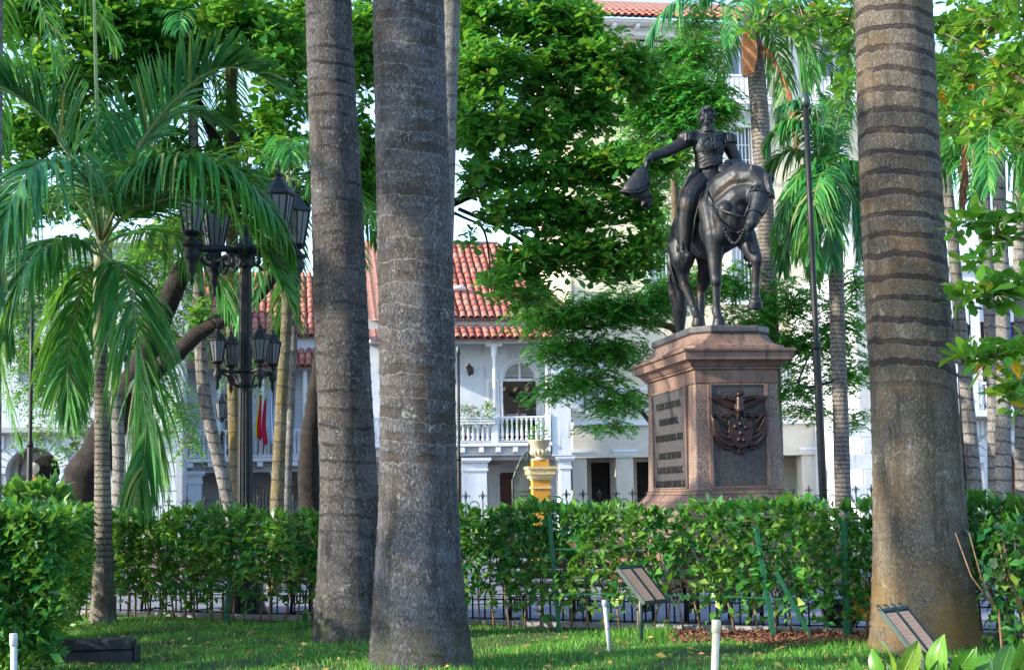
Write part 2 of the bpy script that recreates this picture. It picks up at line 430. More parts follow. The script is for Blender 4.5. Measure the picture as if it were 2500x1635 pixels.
weathered('wood_maroon', (.06, .018, .018), (.11, .035, .03), 5, .6, .2, 40, .006, streak=True, stain=((.03, .012, .012), 5, .6))
weathered('wood_dark', (.035, .024, .02), (.075, .05, .04), 5, .6, .2, 40, .006)
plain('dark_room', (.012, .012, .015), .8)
k = NT('window_glass'); k.col((.1, .13, .17)); k.set(Roughness=.08, Specular_IOR_Level=.8); k.bump(k.noise(2), .04, .02); MATS['window_glass'] = k.m
plain('glass_frosted', (.42, .45, .48), .25, .5)
plain('curtain_pale', (.5, .53, .56), .8)
plain('curtain_blue', (.04, .07, .42), .8)
def tilemat(name, stops):
    k = NT(name); oi = k.n('ShaderNodeObjectInfo')
    c = k.ramp(oi.outputs['Random'], stops)
    c = k.mix(k.ramp(k.noise(7, 6, .7), [(.4, 0.0), (.68, .75)]), c, (.15, .12, .115))
    c = k.mix(k.ramp(k.noise(3, 4), [(.6, 0.0), (.75, .6)]), c, (.45, .33, .3))
    k.col(c); k.set(Roughness=.85); k.bump(k.noise(45, 4), .35, .01); MATS[name] = k.m
tilemat('roof_tile', [(0, (.26, .05, .035)), (.5, (.42, .105, .07)), (.8, (.52, .19, .13)), (1, (.3, .13, .1))])
weathered('roof_channel', (.2, .1, .08), (.32, .17, .13), 6, .9, .3, 40, .01)
weathered('iron_black', (.005, .006, .008), (.014, .017, .021), 8, .5, .15, 50, .004, spec=.3)
weathered('iron_blue', (.003, .007, .011), (.01, .017, .024), 8, .5, .15, 50, .004, spec=.3)
weathered('iron_green', (.012, .03, .03), (.035, .07, .065), 8, .4, .15, 50, .004, spec=.5)
k = NT('lantern_glass'); k.col(k.mix(k.noise(9, 3), (.09, .115, .15), (.2, .235, .275))); k.set(Roughness=.3, Transmission_Weight=.25); MATS['lantern_glass'] = k.m
weathered('paint_yellow', (.42, .2, .03), (.52, .28, .055), 5, .7, .1, 40, .006, stain=((.34, .19, .05), 3, .62))
weathered('stone_yellow', (.5, .4, .2), (.62, .52, .3), 5, .75, .15, 40, .008)
weathered('stone_urn', (.42, .38, .28), (.56, .51, .4), 5, .8, .2, 40, .008)
weathered('terracotta', (.42, .07, .05), (.52, .12, .08), 6, .75, .1)
weathered('wood_slat', (.09, .05, .04), (.2, .12, .09), 6, .5, .15, 50, .004, spec=.5)
weathered('post_green', (.005, .065, .032), (.01, .11, .05), 7, .6, .3, 40, .006, stain=((.012, .05, .03), 5, .6))
weathered('pvc', (.33, .36, .4), (.42, .45, .48), 6, .45, .08, stain=((.4, .38, .33), 5, .64))
weathered('pvc_cream', (.42, .39, .31), (.5, .47, .39), 6, .45, .08, stain=((.4, .35, .26), 5, .66))
weathered('sign_metal', (.02, .045, .045), (.045, .08, .078), 9, .45, .2, 50, .004, spec=.5)
weathered('sign_paper', (.72, .37, .23), (.78, .43, .29), 4, .9, .05, spec=.05)
plain('sign_ink', (.5, .24, .15), .8, .05)
weathered('box_dark', (.012, .016, .024), (.03, .035, .045), 9, .5, .2, 50, .006, stain=((.02, .06, .03), 7, .66))
weathered('paving', (.13, .14, .19), (.2, .21, .27), 3, .8, .2, 60, .006, stain=((.08, .085, .11), 2, .62))
weathered('asphalt', (.045, .045, .05), (.065, .065, .07), 3, .85, .3, 90, .006)
weathered('kerb_stone', (.18, .18, .2), (.3, .3, .31), 5, .85, .2, 50, .006)
weathered('soil', (.04, .028, .018), (.085, .06, .04), 5, .95, .5, 40, .02)
weathered('lawn_soil', (.02, .045, .012), (.045, .07, .022), 2.2, .95, .5, 45, .02, stain=((.13, .1, .055), 1.4, .55))
weathered('mulch', (.09, .035, .024), (.24, .11, .07), 20, .9, .5, 60, .02)
for nm, c in (('flag_red', (.55, .015, .03)), ('flag_pink', (.6, .04, .16)), ('flag_blue', (.3, .5, .75)), ('flag_yellow', (.62, .5, .04)), ('flag_green', (.02, .25, .1)), ('flag_white', (.75, .75, .77)), ('flower_pink', (.5, .06, .14)), ('paint_orange', (.62, .24, .01))):
    plain(nm, c, .75, .2)

# veined broad leaf: midrib and slanting side veins, paler than the blade, with a few blemishes
k = NT('leaf_broad'); x, y, z = k.sep(); ax = k.math('ABSOLUTE', x); oi = k.n('ShaderNodeObjectInfo')
c = k.ramp(oi.outputs['Random'], [(0, (.03, .12, .015)), (.5, (.06, .2, .02)), (.8, (.12, .28, .025)), (1, (.22, .3, .03))])
c = k.mix(k.ramp(k.noise(6, 5, .7), [(.45, 0.0), (.7, .5)]), c, (.03, .1, .015))
v = k.math('FRACT', k.math('MULTIPLY', k.math('SUBTRACT', y, k.math('MULTIPLY', ax, .9)), 11.0))
vein = k.math('MAXIMUM', k.ramp(v, [(0, .8), (.1, 0.0), (1, 0.0)]), k.ramp(ax, [(0, 1.0), (.018, 0.0)]))
c = k.mix(k.math('MULTIPLY', vein, .55), c, (.22, .36, .08)); c = k.mix(k.ramp(k.noise(11, 4, .8), [(.68, 0.0), (.73, .7)]), c, (.2, .13, .04))
k.col(c); k.set(Roughness=.34, Specular_IOR_Level=.4); k.bump(vein, .5, .02)
tr = k.n('ShaderNodeBsdfTranslucent'); k.l(c, tr.inputs[0]); mx = k.n('ShaderNodeMixShader'); mx.inputs[0].default_value = .25
k.l(k.b.outputs[0], mx.inputs[1]); k.l(tr.outputs[0], mx.inputs[2]); k.l(mx.outputs[0], k.out.inputs[0]); MATS['leaf_broad'] = k.m
# ------------------------------------------------------------------ ground
def sheet(name, pts, z, mat, kind='structure'):
    mb = MB(); mb.add([(x, y, z) for x, y in pts], [tuple(range(len(pts)))])
    return tag(mb.build(name, M[mat], fix=False), kind=kind)
def HY(x): return 16.7 - .48 * x              # the line of the clipped hedge across the lawn
sheet('ground', [(-400, -300), (400, -300), (400, 700), (-400, 700)], 0.0, 'soil')
sheet('paving', [(-40, HY(-40) + .45), (22, HY(22) + .45), (40, 8), (40, 41), (-40, 36)], .006, 'paving')
def kerb(name, a, b, w, h, mat):
    a, b = Vector(a), Vector(b); d = (b - a); L = d.length; an = math.atan2(d.y, d.x)
    mb = MB(); mb.bx(0, L, 0, w, 0, h); o = mb.build(name, M[mat], None); o.location = (a.x, a.y, 0); o.rotation_euler = (0, 0, an)
    bevel(o, .015); return tag(o, kind='structure')
kerb('garden_kerb', (-12, HY(-12) + .42, 0), (9, HY(9) + .42, 0), .1, .07, 'kerb_stone')
kerb('plaza_kerb', (-40, 34.6, 0), (40, 34.6 + 80 * math.tan(R(5)), 0), .2, .15, 'kerb_stone')
sheet('street', [(-60, 35.5), (60, 46), (60, 80), (-60, 80)], .012, 'asphalt')
# lawn: a gently uneven sheet in front of the hedge
nx, ny = 120, 90
gx = np.linspace(-14, 14, nx); V = []; 
for j in range(ny):
    for i in range(nx):
        x = gx[i]; y = -6 + (HY(x) + .4 + 6) * j / (ny - 1)
        V.append((x, y, .02 + .012 * math.sin(x * 2.1 + y * 1.3) + .01 * math.sin(x * 4.7 - y * 3.1)))
F = [(j * nx + i, j * nx + i + 1, (j + 1) * nx + i + 1, (j + 1) * nx + i) for j in range(ny - 1) for i in range(nx - 1)]
tag(link('lawn', np_mesh('lawn', np.array(V), np.array(F), True), M['lawn_soil']), kind='structure')
def LZ(x, y): return .02 + .012 * np.sin(x * 2.1 + y * 1.3) + .01 * np.sin(x * 4.7 - y * 3.1)

# ------------------------------------------------------------------ facade helpers
def bxp(name, mat, parent, u0, u1, y0, y1, z0, z1, bev=0.0, label=None):
    o = MB().bx(0, u1 - u0, 0, y1 - y0, 0, z1 - z0).build(name, M[mat], parent, loc=(u0, y0, z0))
    if bev: bevel(o, bev, 1)
    if label: o['label'] = label
    return o
def wall(name, mat, parent, u0, u1, z0, z1, y, holes=(), depth=.3, arches=()):
    mb = MB()
    hs = list(holes) + [(uc - r, uc + r, zb, zs + r) for uc, r, zb, zs in arches]
    us = sorted({u0, u1, *[q for h in hs for q in h[:2] if u0 < q < u1]}); zs = sorted({z0, z1, *[q for h in hs for q in h[2:] if z0 < q < z1]})
    for a, b in zip(us, us[1:]):
        for c, d in zip(zs, zs[1:]):
            m, q = (a + b) / 2, (c + d) / 2
            if not any(h[0] < m < h[1] and h[2] < q < h[3] for h in hs):
                mb.quad((a, y, c), (b, y, c), (b, y, d), (a, y, d))
    for a, b, c, d in holes:
        for p, q in (((a, c), (a, d)), ((a, d), (b, d)), ((b, d), (b, c)), ((b, c), (a, c))):
            mb.quad((p[0], y, p[1]), (q[0], y, q[1]), (q[0], y + depth, q[1]), (p[0], y + depth, p[1]))
    for uc, r, zb, zs_ in arches:
        N = 16
        for k in range(N):
            t0, t1 = math.pi * k / N, math.pi * (k + 1) / N
            p0 = (uc + r * math.cos(t0), zs_ + r * math.sin(t0)); p1 = (uc + r * math.cos(t1), zs_ + r * math.sin(t1))
            mb.quad((p0[0], y, p0[1]), (p1[0], y, p1[1]), (p1[0], y, zs_ + r), (p0[0], y, zs_ + r))
            mb.quad((p0[0], y, p0[1]), (p1[0], y, p1[1]), (p1[0], y + depth, p1[1]), (p0[0], y + depth, p0[1]))
        for sx in (-1, 1):
            mb.quad((uc + sx * r, y, zb), (uc + sx * r, y, zs_), (uc + sx * r, y + depth, zs_), (uc + sx * r, y + depth, zb))
    return mb.build(name, M[mat], parent, fix=False)
def arch_band(mb, uc, zs, r0, r1, y0, y1, a0=0, a1=180, n=18):
    ps = [R(a0 + (a1 - a0) * k / n) for k in range(n + 1)]
    poly = [(uc + r1 * math.cos(t), zs + r1 * math.sin(t)) for t in ps] + [(uc + r0 * math.cos(t), zs + r0 * math.sin(t)) for t in ps[::-1]]
    for k in range(n):
        a, b, c, d = poly[k], poly[k + 1], poly[2 * n - k], poly[2 * n + 1 - k]
        mb.prism([a, b, c, d], y0, y1)
    return mb
def baluster_mesh(name, h, r):
    return MB().lathe([(r, 0), (r, .06 * h), (.55 * r, .09 * h), (.7 * r, .14 * h), (1.0 * r, .27 * h), (.8 * r, .42 * h), (.5 * r, .6 * h), (.45 * r, .8 * h), (.75 * r, .84 * h), (.5 * r, .88 * h), (r, .92 * h), (r, h)], n=10).mesh(name, True)
def tile_mesh(name, L=.5, r=.115):
    mb = MB(); n = 7; vs = []
    for (y, rr) in ((0, r), (L, r * .8)):
        for k in range(n):
            a = math.pi * k / (n - 1); vs.append((rr * math.cos(a), y, rr * math.sin(a) * .85))
    for k in range(n):
        a = math.pi * k / (n - 1); vs.append(((r - .022) * math.cos(a), .0, (r - .022) * math.sin(a) * .85))
    for k in range(n):
        a = math.pi * k / (n - 1); vs.append(((r * .8 - .022) * math.cos(a), L, (r * .8 - .022) * math.sin(a) * .85))
    f = [(k, k + 1, n + k + 1, n + k) for k in range(n - 1)] + [(k, 2 * n + k, 2 * n + k + 1, k + 1) for k in range(n - 1)] + [(2 * n + k, 3 * n + k, 3 * n + k + 1, 2 * n + k + 1) for k in range(n - 1)]
    mb.add(vs, f); return mb.mesh(name, True, False)
TILE = tile_mesh('tile')
def tile_roof(parent, u0, u1, y, z, run, rise, pitch_u=.25, rows=15, name='roof', hip=0.0, tu0=None, tu1=None):
    """a slope of barrel tiles: eave from (u0,y,z) to (u1,y,z), rising back by run/rise; the right end hips in by `hip`"""
    ang = math.atan2(rise, run); L = math.hypot(run, rise); n = int((u1 - u0) / (pitch_u / 6))
    mb = MB(); vs = []
    for (t) in (0, 1):
        for i in range(n + 1):
            u = u0 + (u1 - u0) * i / n; uu = u if t == 0 else min(u, u1 - hip)
            vs.append((uu, y + run * t, z + rise * t - .03 - .035 * abs(math.cos(math.pi * (u - u0) / pitch_u))))
    mb.add(vs, [(i, i + 1, n + 2 + i, n + 1 + i) for i in range(n)])
    roof = mb.build(name, M['roof_channel'], parent, fix=False)
    cnt = 0; tu0 = u0 if tu0 is None else tu0; tu1 = u1 if tu1 is None else tu1
    for r in range(rows):
        s = r / rows
        c = int((tu0 - u0) / pitch_u)
        while True:
            u = u0 + (c + .5) * pitch_u; c += 1
            if u > min(tu1, u1 - hip * s - .05): break
            t = link('tile', TILE, M['roof_tile'], roof, (u + random.uniform(-.012, .012), y + run * s - .05, z + rise * s + .005), (ang - .045 + random.uniform(-.02, .02), 0, random.uniform(-.03, .03)))
            q = L / rows / .5 * 1.18; t.scale = (1, q, 1); cnt += 1
    mb = MB()
    return roof

# ------------------------------------------------------------------ white balcony house, right part (beyond the urn pillar)
pr = Plane(1230, 50, 9)
WB = 1.15                                       # balcony depth: wall stands this far behind its front
hs = thing('balcony_house', 'white colonial house with red tiled roof, louvred fanlight door and planted white balcony', 'house', pr.o, pr.a)
U = lambda px, b=0.0, py=1000: pr.U(px, b, py)
Z = lambda py, px=1230, b=0.0: pr.Z(py, px, b)
uL, uR = U(905), U(1393)
zF = Z(1081)                                    # balcony floor
z_e1, z_e2 = Z(781, 1230, .5), Z(829)
dU0, dU1 = U(1228, WB, 1000), U(1313, WB, 1000); dZ = Z(923, 1270, WB)
ac, ar = (dU0 + dU1) / 2, (dU1 - dU0) / 2
wall('wall', 'plaster_white', hs, uL, uR, zF, z_e1 + .1, WB, [], .35, [(ac, ar, zF, dZ)])
bxp('building_core', 'plaster_white', hs, uL, uR, WB + 2.6, WB + 9, 0, z_e1)
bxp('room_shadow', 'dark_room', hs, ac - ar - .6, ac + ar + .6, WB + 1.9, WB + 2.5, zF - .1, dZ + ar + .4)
bxp('room_floor', 'wood_dark', hs, ac - ar - .6, ac + ar + .6, WB + .36, WB + 1.88, zF - .12, zF - .02)
# inside the open door: beams under the ceiling and a pale courtyard window
for k in range(3):
    bxp('beam', 'wood_dark', hs, ac - ar + .25 + k * .42, ac - ar + .36 + k * .42, WB + .4, WB + 1.85, dZ - .35, dZ - .22)
bxp('courtyard_window', 'curtain_pale', hs, ac - ar + .05, ac + ar - .1, WB + 1.84, WB + 1.89, zF + .95, zF + 1.15)
for k in (.28, .7):
    bxp('mullion', 'wood_dark', hs, ac - ar + 2 * ar * k - .04, ac - ar + 2 * ar * k + .04, WB + 1.7, WB + 1.83, zF, zF + 1.3)
# fanlight with louvres
fan = MB(); arch_band(fan, ac, dZ, ar - .09, ar, WB + .03, WB + .12)
fan.bx(ac - ar, ac + ar, WB + .03, WB + .12, dZ - .1, dZ + .0); fan.bx(ac - .035, ac + .035, WB + .02, WB + .13, dZ, dZ + ar - .05)
fan = fan.build('fanlight', M['paint_white'], hs)
nl = 10
for k in range(nl):
    z = dZ + .04 + k * (ar - .14) / nl
    hw = math.sqrt(max(.01, (ar - .08) ** 2 - (z + .03 - dZ) ** 2)) - .01
    for sx in (-1, 1):
        if hw < .1: continue
        MB().box((sx * (hw / 2 + .03) + ac, WB + .08, z + .025), (hw - .03, .07, .018), Matrix.Rotation(R(-35), 3, 'X')).build('louvre', M['paint_grey'], fan)
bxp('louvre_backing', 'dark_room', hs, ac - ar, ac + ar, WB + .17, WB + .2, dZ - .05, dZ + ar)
fr = MB(); arch_band(fr, ac, dZ, ar + .005, ar + .1, WB - .06, WB - .003); 
for sx in (-1, 1): fr.bx(ac + sx * (ar + .05) - .048, ac + sx * (ar + .05) + .048, WB - .06, WB - .003, zF, dZ)
fr.build('door_surround', M['paint_white'], hs)
# door leaves folded open against the wall
for sx in (-1, 1):
    x0 = ac + sx * (ar + .12); x1 = ac + sx * (ar + .58)
    lf = bxp('door_leaf', 'paint_white', hs, min(x0, x1), max(x0, x1), WB - .075, WB - .03, zF + .02, dZ - .02, .01)
    for za, zb in ((.12, .95), (1.05, dZ - zF - .14)):
        bxp('panel', 'paint_grey', lf, .08, .38, -.012, .01, za, zb)
# balcony: slab, brackets, posts, balusters
bU0, bU1 = U(905, 0), U(1346, 0)
bxp('balcony_floor', 'paint_white', hs, bU0, bU1, -.12, WB - .004, zF - .12, zF, .02)
bxp('balcony_beam', 'plaster_grey', hs, bU0, bU1 - .05, .02, WB - .004, zF - .42, zF - .125)
for px in (968, 1010, 1052, 1086, 1127, 1173, 1214, 1256, 1297, 1336):
    u = U(px)
    MB().prism([(-.1, -.13), (-.1, -.3), (-.02, -.33), (.1, -.36), (.25, -.36), (.25, -.13)], u - .08, u + .08, 'yz').build('bracket', M['paint_white'], hs, loc=(0, 0, zF))
zR = Z(1016)
bxp('rail', 'paint_white', hs, bU0, bU1 - .03, -.07, .05, zR - .07, zR, .012)
bxp('bottom_rail', 'paint_white', hs, bU0, bU1 - .03, -.04, .02, zF + .03, zF + .09, .01)
BAL = baluster_mesh('baluster', zR - zF - .17, .062)
u = bU0 + .1
while u < bU1 - .15:
    link('baluster', BAL, M['paint_white'], hs, (u, -.01, zF + .095)); u += .167
for px in (1052, 1208, 1337):
    u = U(px)
    po = MB(); po.bx(u - .085, u + .085, -.095, .075, zF, zR + .05)
    po.lathe([(.075, zR - zF + .05), (.085, zR - zF + .1), (.065, zR - zF + .14), (.06, zR - zF + 2.0), (.09, zR - zF + 2.04), (.1, zR - zF + 2.3)], (u, -.01, zF), 8)
    zc = z_e2 - .12
    po.bx(u - .1, u + .1, -.11, .09, zF + zR - zF + 2.3, zc - .1); po.bx(u - .28, u + .28, -.09, .07, zc - .1, zc)
    po.build('post', M['paint_white'], hs)
bxp('porch_beam', 'paint_white', hs, bU0, bU1 + .05, -.1, .08, z_e2 - .118, z_e2 + .02)
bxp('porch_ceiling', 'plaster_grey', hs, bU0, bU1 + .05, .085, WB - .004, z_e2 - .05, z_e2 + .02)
# roofs: porch eave of tiles, white fascia, main slope
tile_roof(hs, U(905) - .2, bU1 + .3, -.45, z_e2, .95, Z(797, 1230, .5) - z_e2, rows=3, name='porch_roof', tu0=U(1090))
bxp('fascia', 'plaster_grey', hs, U(905) - .1, uR, .42, .75, Z(797, 1230, .5) - .25, z_e1 - .03)
tile_roof(hs, U(905) - .2, U(1405), .15, z_e1 + .02, 5.0, Z(602, 1180, 5.4) - z_e1, rows=14, name='main_roof', hip=1.9, tu0=U(1092))
rz = Z(602, 1180, 5.4)
MB().tube([(U(905) - .2, 5.15, rz), (U(1405) - 1.85, 5.15, rz)], .15, 10).build('ridge_tiles', M['roof_channel'], hs, True)
MB().tube([(U(1405) - 1.85, 5.15, rz), (U(1405), .2, z_e1 + .1)], .13, 10).build('hip_ridge', M['roof_channel'], hs, True)
MB().sphere((0, 0, 0), .32, 10, 6, (1.1, 1.2, .35)).build('mortar_patch', M['plaster_white'], hs, True, loc=(U(1118, 1.4, 740), 1.75, z_e1 + 1.25))
# arcade on the ground floor
zc0 = Z(1100)
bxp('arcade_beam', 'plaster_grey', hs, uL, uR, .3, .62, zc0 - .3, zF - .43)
bxp('side_wall', 'plaster_white', hs, U(1346), uR, -.05, WB - .01, zF - .45, z_e2 - .1)
def arcade_column(u0, u1, ztop, mat='plaster_white'):
    c = bxp('column', mat, hs, u0, u1, .1, .75, 0, ztop - .42, .02)
    w_ = u1 - u0; m = MB()
    for (e, za, zb) in ((.04, -.44, -.38), (.02, -.378, -.16), (.09, -.158, -.1), (.13, -.098, 0)):
        m.bx(-e, w_ + e, .1 - e - .1, .75 + e - .1, ztop + za, ztop + zb)
    m.build('capital', M[mat], c, loc=(0, 0, 0))
arcade_column(U(1128), U(1188), Z(1116)); arcade_column(U(1364), U(1392), Z(1114)); arcade_column(U(985), U(1040), Z(1116))
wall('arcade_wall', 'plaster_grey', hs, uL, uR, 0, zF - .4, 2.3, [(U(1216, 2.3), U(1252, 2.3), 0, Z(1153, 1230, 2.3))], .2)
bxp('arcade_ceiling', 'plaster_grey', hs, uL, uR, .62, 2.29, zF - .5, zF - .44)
dr = bxp('door', 'wood_maroon', hs, U(1216, 2.3), U(1252, 2.3), 2.45, 2.52, 0, Z(1153, 1230, 2.3))
for k in range(5): bxp('plank', 'wood_maroon', dr, .02 + k * .1, .1 + k * .1, -.015, .01, .05, 2.3)
for px0, px1 in ((1190, 1218), (1336, 1362)):
    c = bxp('pilaster', 'plaster_grey', hs, U(px0, 2.0), U(px1, 2.0), 2.05, 2.28, 0, Z(1155, 1230, 2.0)); bxp('pilaster_cap', 'plaster_grey', c, -.06, U(px1, 2.0) - U(px0, 2.0) + .06, -.06, .2, Z(1155, 1230, 2.0) + .002, Z(1155, 1230, 2.0) + .3)
# wall lantern
su, sz = U(1143, WB, 905), Z(905, 1143, WB)
sc = thing('wall_sconce', 'small dark scrolled wall lantern on the balcony wall by the thin pole', 'lamp', hs.matrix_world @ Vector((0, 0, 0)))
sc.location = pr.o + pr.u * su + pr.n * (WB - .3) + Vector((0, 0, sz)); sc.rotation_euler = (0, 0, pr.a)
MB().lathe([(.01, -.2), (.07, -.17), (.03, -.12), (.06, -.1), (.1, .08), (.13, .1), (.05, .16), (.02, .24), (.005, .26)], n=8).build('lantern', M['wood_dark'], sc)
MB().tube([(0, 0, -.02), (.08, .1, .1), (.14, .2, .1), (.16, .27, .0), (.12, .292, -.06)], .016, 6).build('scroll_arm', M['wood_dark'], sc)
MB().bx(.02, .18, .278, .297, -.12, .12).build('wall_plate', M['wood_dark'], sc)

# planters on the balcony
def leafy(name, parent, c, rx, ry, rz_, n, size, mat, tmpl=LEAF_OVAL, seed=0, up=.3):
    g = np.random.default_rng(seed + 5)
    p = g.normal(size=(n, 3)); p = norm(p) * (g.random((n, 1)) ** .4); d = norm(p + np.array([0, 0, up]) + g.normal(size=(n, 3)) * .5)
    p = p * np.array([rx, ry, rz_]) + np.array(c)
    V, F = scatter(tmpl[0], tmpl[1], p, frames(d, g.normal(size=n) * .5), g.uniform(.7, 1.25, n)[:, None] * size)
    return link(name, np_mesh(name, V, F), M[mat], parent)
def potted(label, px, py_top, py_bot, wpx, hgt, seed, flower=False, back=.3):
    u, z1 = pr.uz(px, py_top, back); z0 = zF + .004; h = max(.2, z1 - z0)
    t = thing('potted_plant', label, 'plant', pr.o + pr.u * u + pr.n * back + Vector((0, 0, z0)), pr.a)
    wd = wpx * 50 / 3600 / 2
    MB().lathe([(wd * .72, 0), (wd * .95, h * .85), (wd * 1.08, h * .86), (wd * 1.08, h), (wd * .9, h), (wd * .85, h * .8)], n=14).build('pot', M['terracotta'], t, True)
    MB().tube([(0, 0, h * .6), (.03, 0, h + hgt * .6)], .015, 6).build('stem', M['bark_stem'], t)
    leafy('foliage', t, (0, 0, h + hgt * .55), .28, .22, hgt * .55, 130, .16, 'leaf_shrub', LEAF_LANCE, seed)
potted('red clay pot behind the balusters nearest the big palm trunk', 1137, 1062, 1078, 20, .35, 1)
potted('red clay pot with drooping leaves left of the white balcony post', 1174, 1062, 1078, 20, .75, 2)
potted('red clay pot behind the balusters just right of the balcony post', 1240, 1062, 1078, 20, .35, 3)
potted('rightmost red clay pot in front of the open balcony door', 1275, 1062, 1078, 28, .5, 4)
t = thing('rail_planter', 'white slatted planter box with flowering plants on the balcony rail', 'planter', pr.o + pr.u * U(1105) + pr.n * -.18 + Vector((0, 0, zR - .26)), pr.a)
wl = U(1206) - U(1105)
for k in range(3): bxp('slat', 'paint_white', t, 0, wl, -.02, 0, .005 + k * .085, .06 + k * .085)
for k in range(4): bxp('stile', 'paint_white', t, k * (wl - .05) / 3, k * (wl - .05) / 3 + .05, .002, .03, 0, .26)
bxp('trough', 'stone_tan', t, .03, wl - .03, .032, .105, .02, .22)
g = leafy('foliage', t, (wl * .3, .05, .42), wl * .3, .15, .24, 260, .13, 'leaf_shrub', LEAF_LANCE, 8)
g = leafy('foliage', t, (wl * .83, .05, .45), wl * .16, .15, .26, 150, .15, 'leaf_shrub', LEAF_LANCE, 9)
leafy('blossoms', t, (wl * .38, 0, .5), wl * .2, .12, .14, 30, .07, 'flower_pink', LEAF_TINY, 10)

# ------------------------------------------------------------------ white balcony house, left part (behind the street lamp)
pl = Plane(600, 52, 9)
U = lambda px, b=0.0, py=1050: pl.U(px, b, py)
Z = lambda py, px=620, b=0.0: pl.Z(py, px, b)
hs2 = thing('balcony_house', 'white house with pink tiled roof and long white balcony behind the street lamp', 'house', pl.o, pl.a)
uL, uR = U(425), U(898); zF2 = Z(1116, 700); ze1 = Z(824, 640, .5); ze2 = Z(897, 760)
winL = (U(548, 1.15), U(572, 1.15), zF2 + .1, Z(960, 560, 1.15)); winR = (U(690, 1.15), U(712, 1.15), zF2 + .02, Z(960, 700, 1.15)); winM = (U(790, 1.15), U(835, 1.15), zF2 + .02, Z(950, 800, 1.15))
wall('wall', 'plaster_white', hs2, uL, uR, zF2, ze1 + .1, 1.15, [winL, winR, winM], .25)
bxp('building_core', 'plaster_white', hs2, uL, uR, 2.9, 9, 0, ze1)
for w4 in (winL, winR, winM):
    fr = MB().bx(w4[0], w4[1], 1.33, 1.36, w4[2], w4[3]).build('window', M['window_glass'], hs2)
    for q in range(4): bxp('bar', 'paint_white', fr, w4[0], w4[1], 1.29, 1.325, w4[2] + .3 + q * .5, w4[2] + .35 + q * .5)
    bxp('stile', 'paint_white', fr, (w4[0] + w4[1]) / 2 - .03, (w4[0] + w4[1]) / 2 + .03, 1.265, 1.288, w4[2], w4[3])
bxp('balcony_floor', 'paint_white', hs2, uL, uR, -.12, 1.145, zF2 - .14, zF2, .02)
zr2 = Z(1047, 700)
bxp('rail', 'paint_white', hs2, uL, uR, -.07, .05, zr2 - .07, zr2, .01); bxp('bottom_rail', 'paint_white', hs2, uL, uR, -.04, .02, zF2 + .03, zF2 + .09)
BAL2 = baluster_mesh('baluster', zr2 - zF2 - .17, .05)
u = U(455)
while u < U(890): link('baluster', BAL2, M['paint_grey'] if 0 else M['paint_white'], hs2, (u, -.01, zF2 + .095)); u += .15
for px in (449, 535, 640, 745, 850):
    u = U(px); MB().bx(u - .07, u + .07, -.085, .065, zF2, ze2 - .1).build('post', M['paint_white'], hs2)
bxp('porch_beam', 'plaster_grey', hs2, uL, uR, -.1, .08, ze2 - .12, ze2 + .02); bxp('porch_ceiling', 'plaster_grey', hs2, uL, uR, .085, 1.145, ze2 - .05, ze2 + .02)
tile_roof(hs2, uL - .2, uR + .2, -.45, ze2, .95, Z(852, 760, .5) - ze2, rows=3, name='porch_roof', tu0=U(620), tu1=U(800))
bxp('fascia', 'plaster_white', hs2, uL, uR, .42, .75, Z(852, 760, .5) - .2, ze1 - .03)
tile_roof(hs2, uL + .4, uR + .2, .15, ze1 + .02, 4.4, 2.9, rows=12, name='main_roof', tu0=U(480), tu1=U(800))
for px in (465, 515, 635, 678, 720):
    u = U(px); MB().prism([(-.1, -.15), (-.1, -.3), (.1, -.36), (.25, -.36), (.25, -.15)], u - .1, u + .1, 'yz').build('bracket', M['paint_white'], hs2, loc=(0, 0, zF2))
bxp('arcade_beam', 'plaster_grey', hs2, uL, uR, .3, .62, Z(1152, 600) , zF2 - .15)
hs_keep = hs; hs = hs2
arcade_column(U(458), U(492), Z(1150, 480), 'plaster_white'); arcade_column(U(668), U(702), Z(1150, 680), 'plaster_white'); arcade_column(U(800), U(836), Z(1150, 800), 'plaster_white')
hs = hs_keep
w1 = (U(560, 2.3), U(592, 2.3), .3, Z(1190, 570, 2.3)); w2 = (U(622, 2.3), U(662, 2.3), .3, Z(1190, 640, 2.3))
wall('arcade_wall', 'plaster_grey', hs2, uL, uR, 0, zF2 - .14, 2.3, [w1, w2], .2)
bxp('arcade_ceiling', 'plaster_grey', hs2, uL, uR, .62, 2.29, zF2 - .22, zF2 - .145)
for w4 in (w1, w2):
    fr = MB().bx(w4[0], w4[1], 2.4, 2.43, w4[2], w4[3]).build('window', M['window_glass'], hs2)
    nb = 5
    for q in range(nb): bxp('bar', 'paint_white', fr, w4[0] + (q + .5) * (w4[1] - w4[0]) / nb - .018, w4[0] + (q + .5) * (w4[1] - w4[0]) / nb + .018, 2.32, 2.36, w4[2], w4[3])
    bxp('sill', 'paint_white', fr, w4[0] - .06, w4[1] + .06, 2.2, 2.298, w4[2] - .1, w4[2] - .002)
bxp('wall_plaque', 'stone_tan', hs2, U(712, 2.3), U(735, 2.3), 2.26, 2.297, Z(1215, 720, 2.3), Z(1183, 720, 2.3))

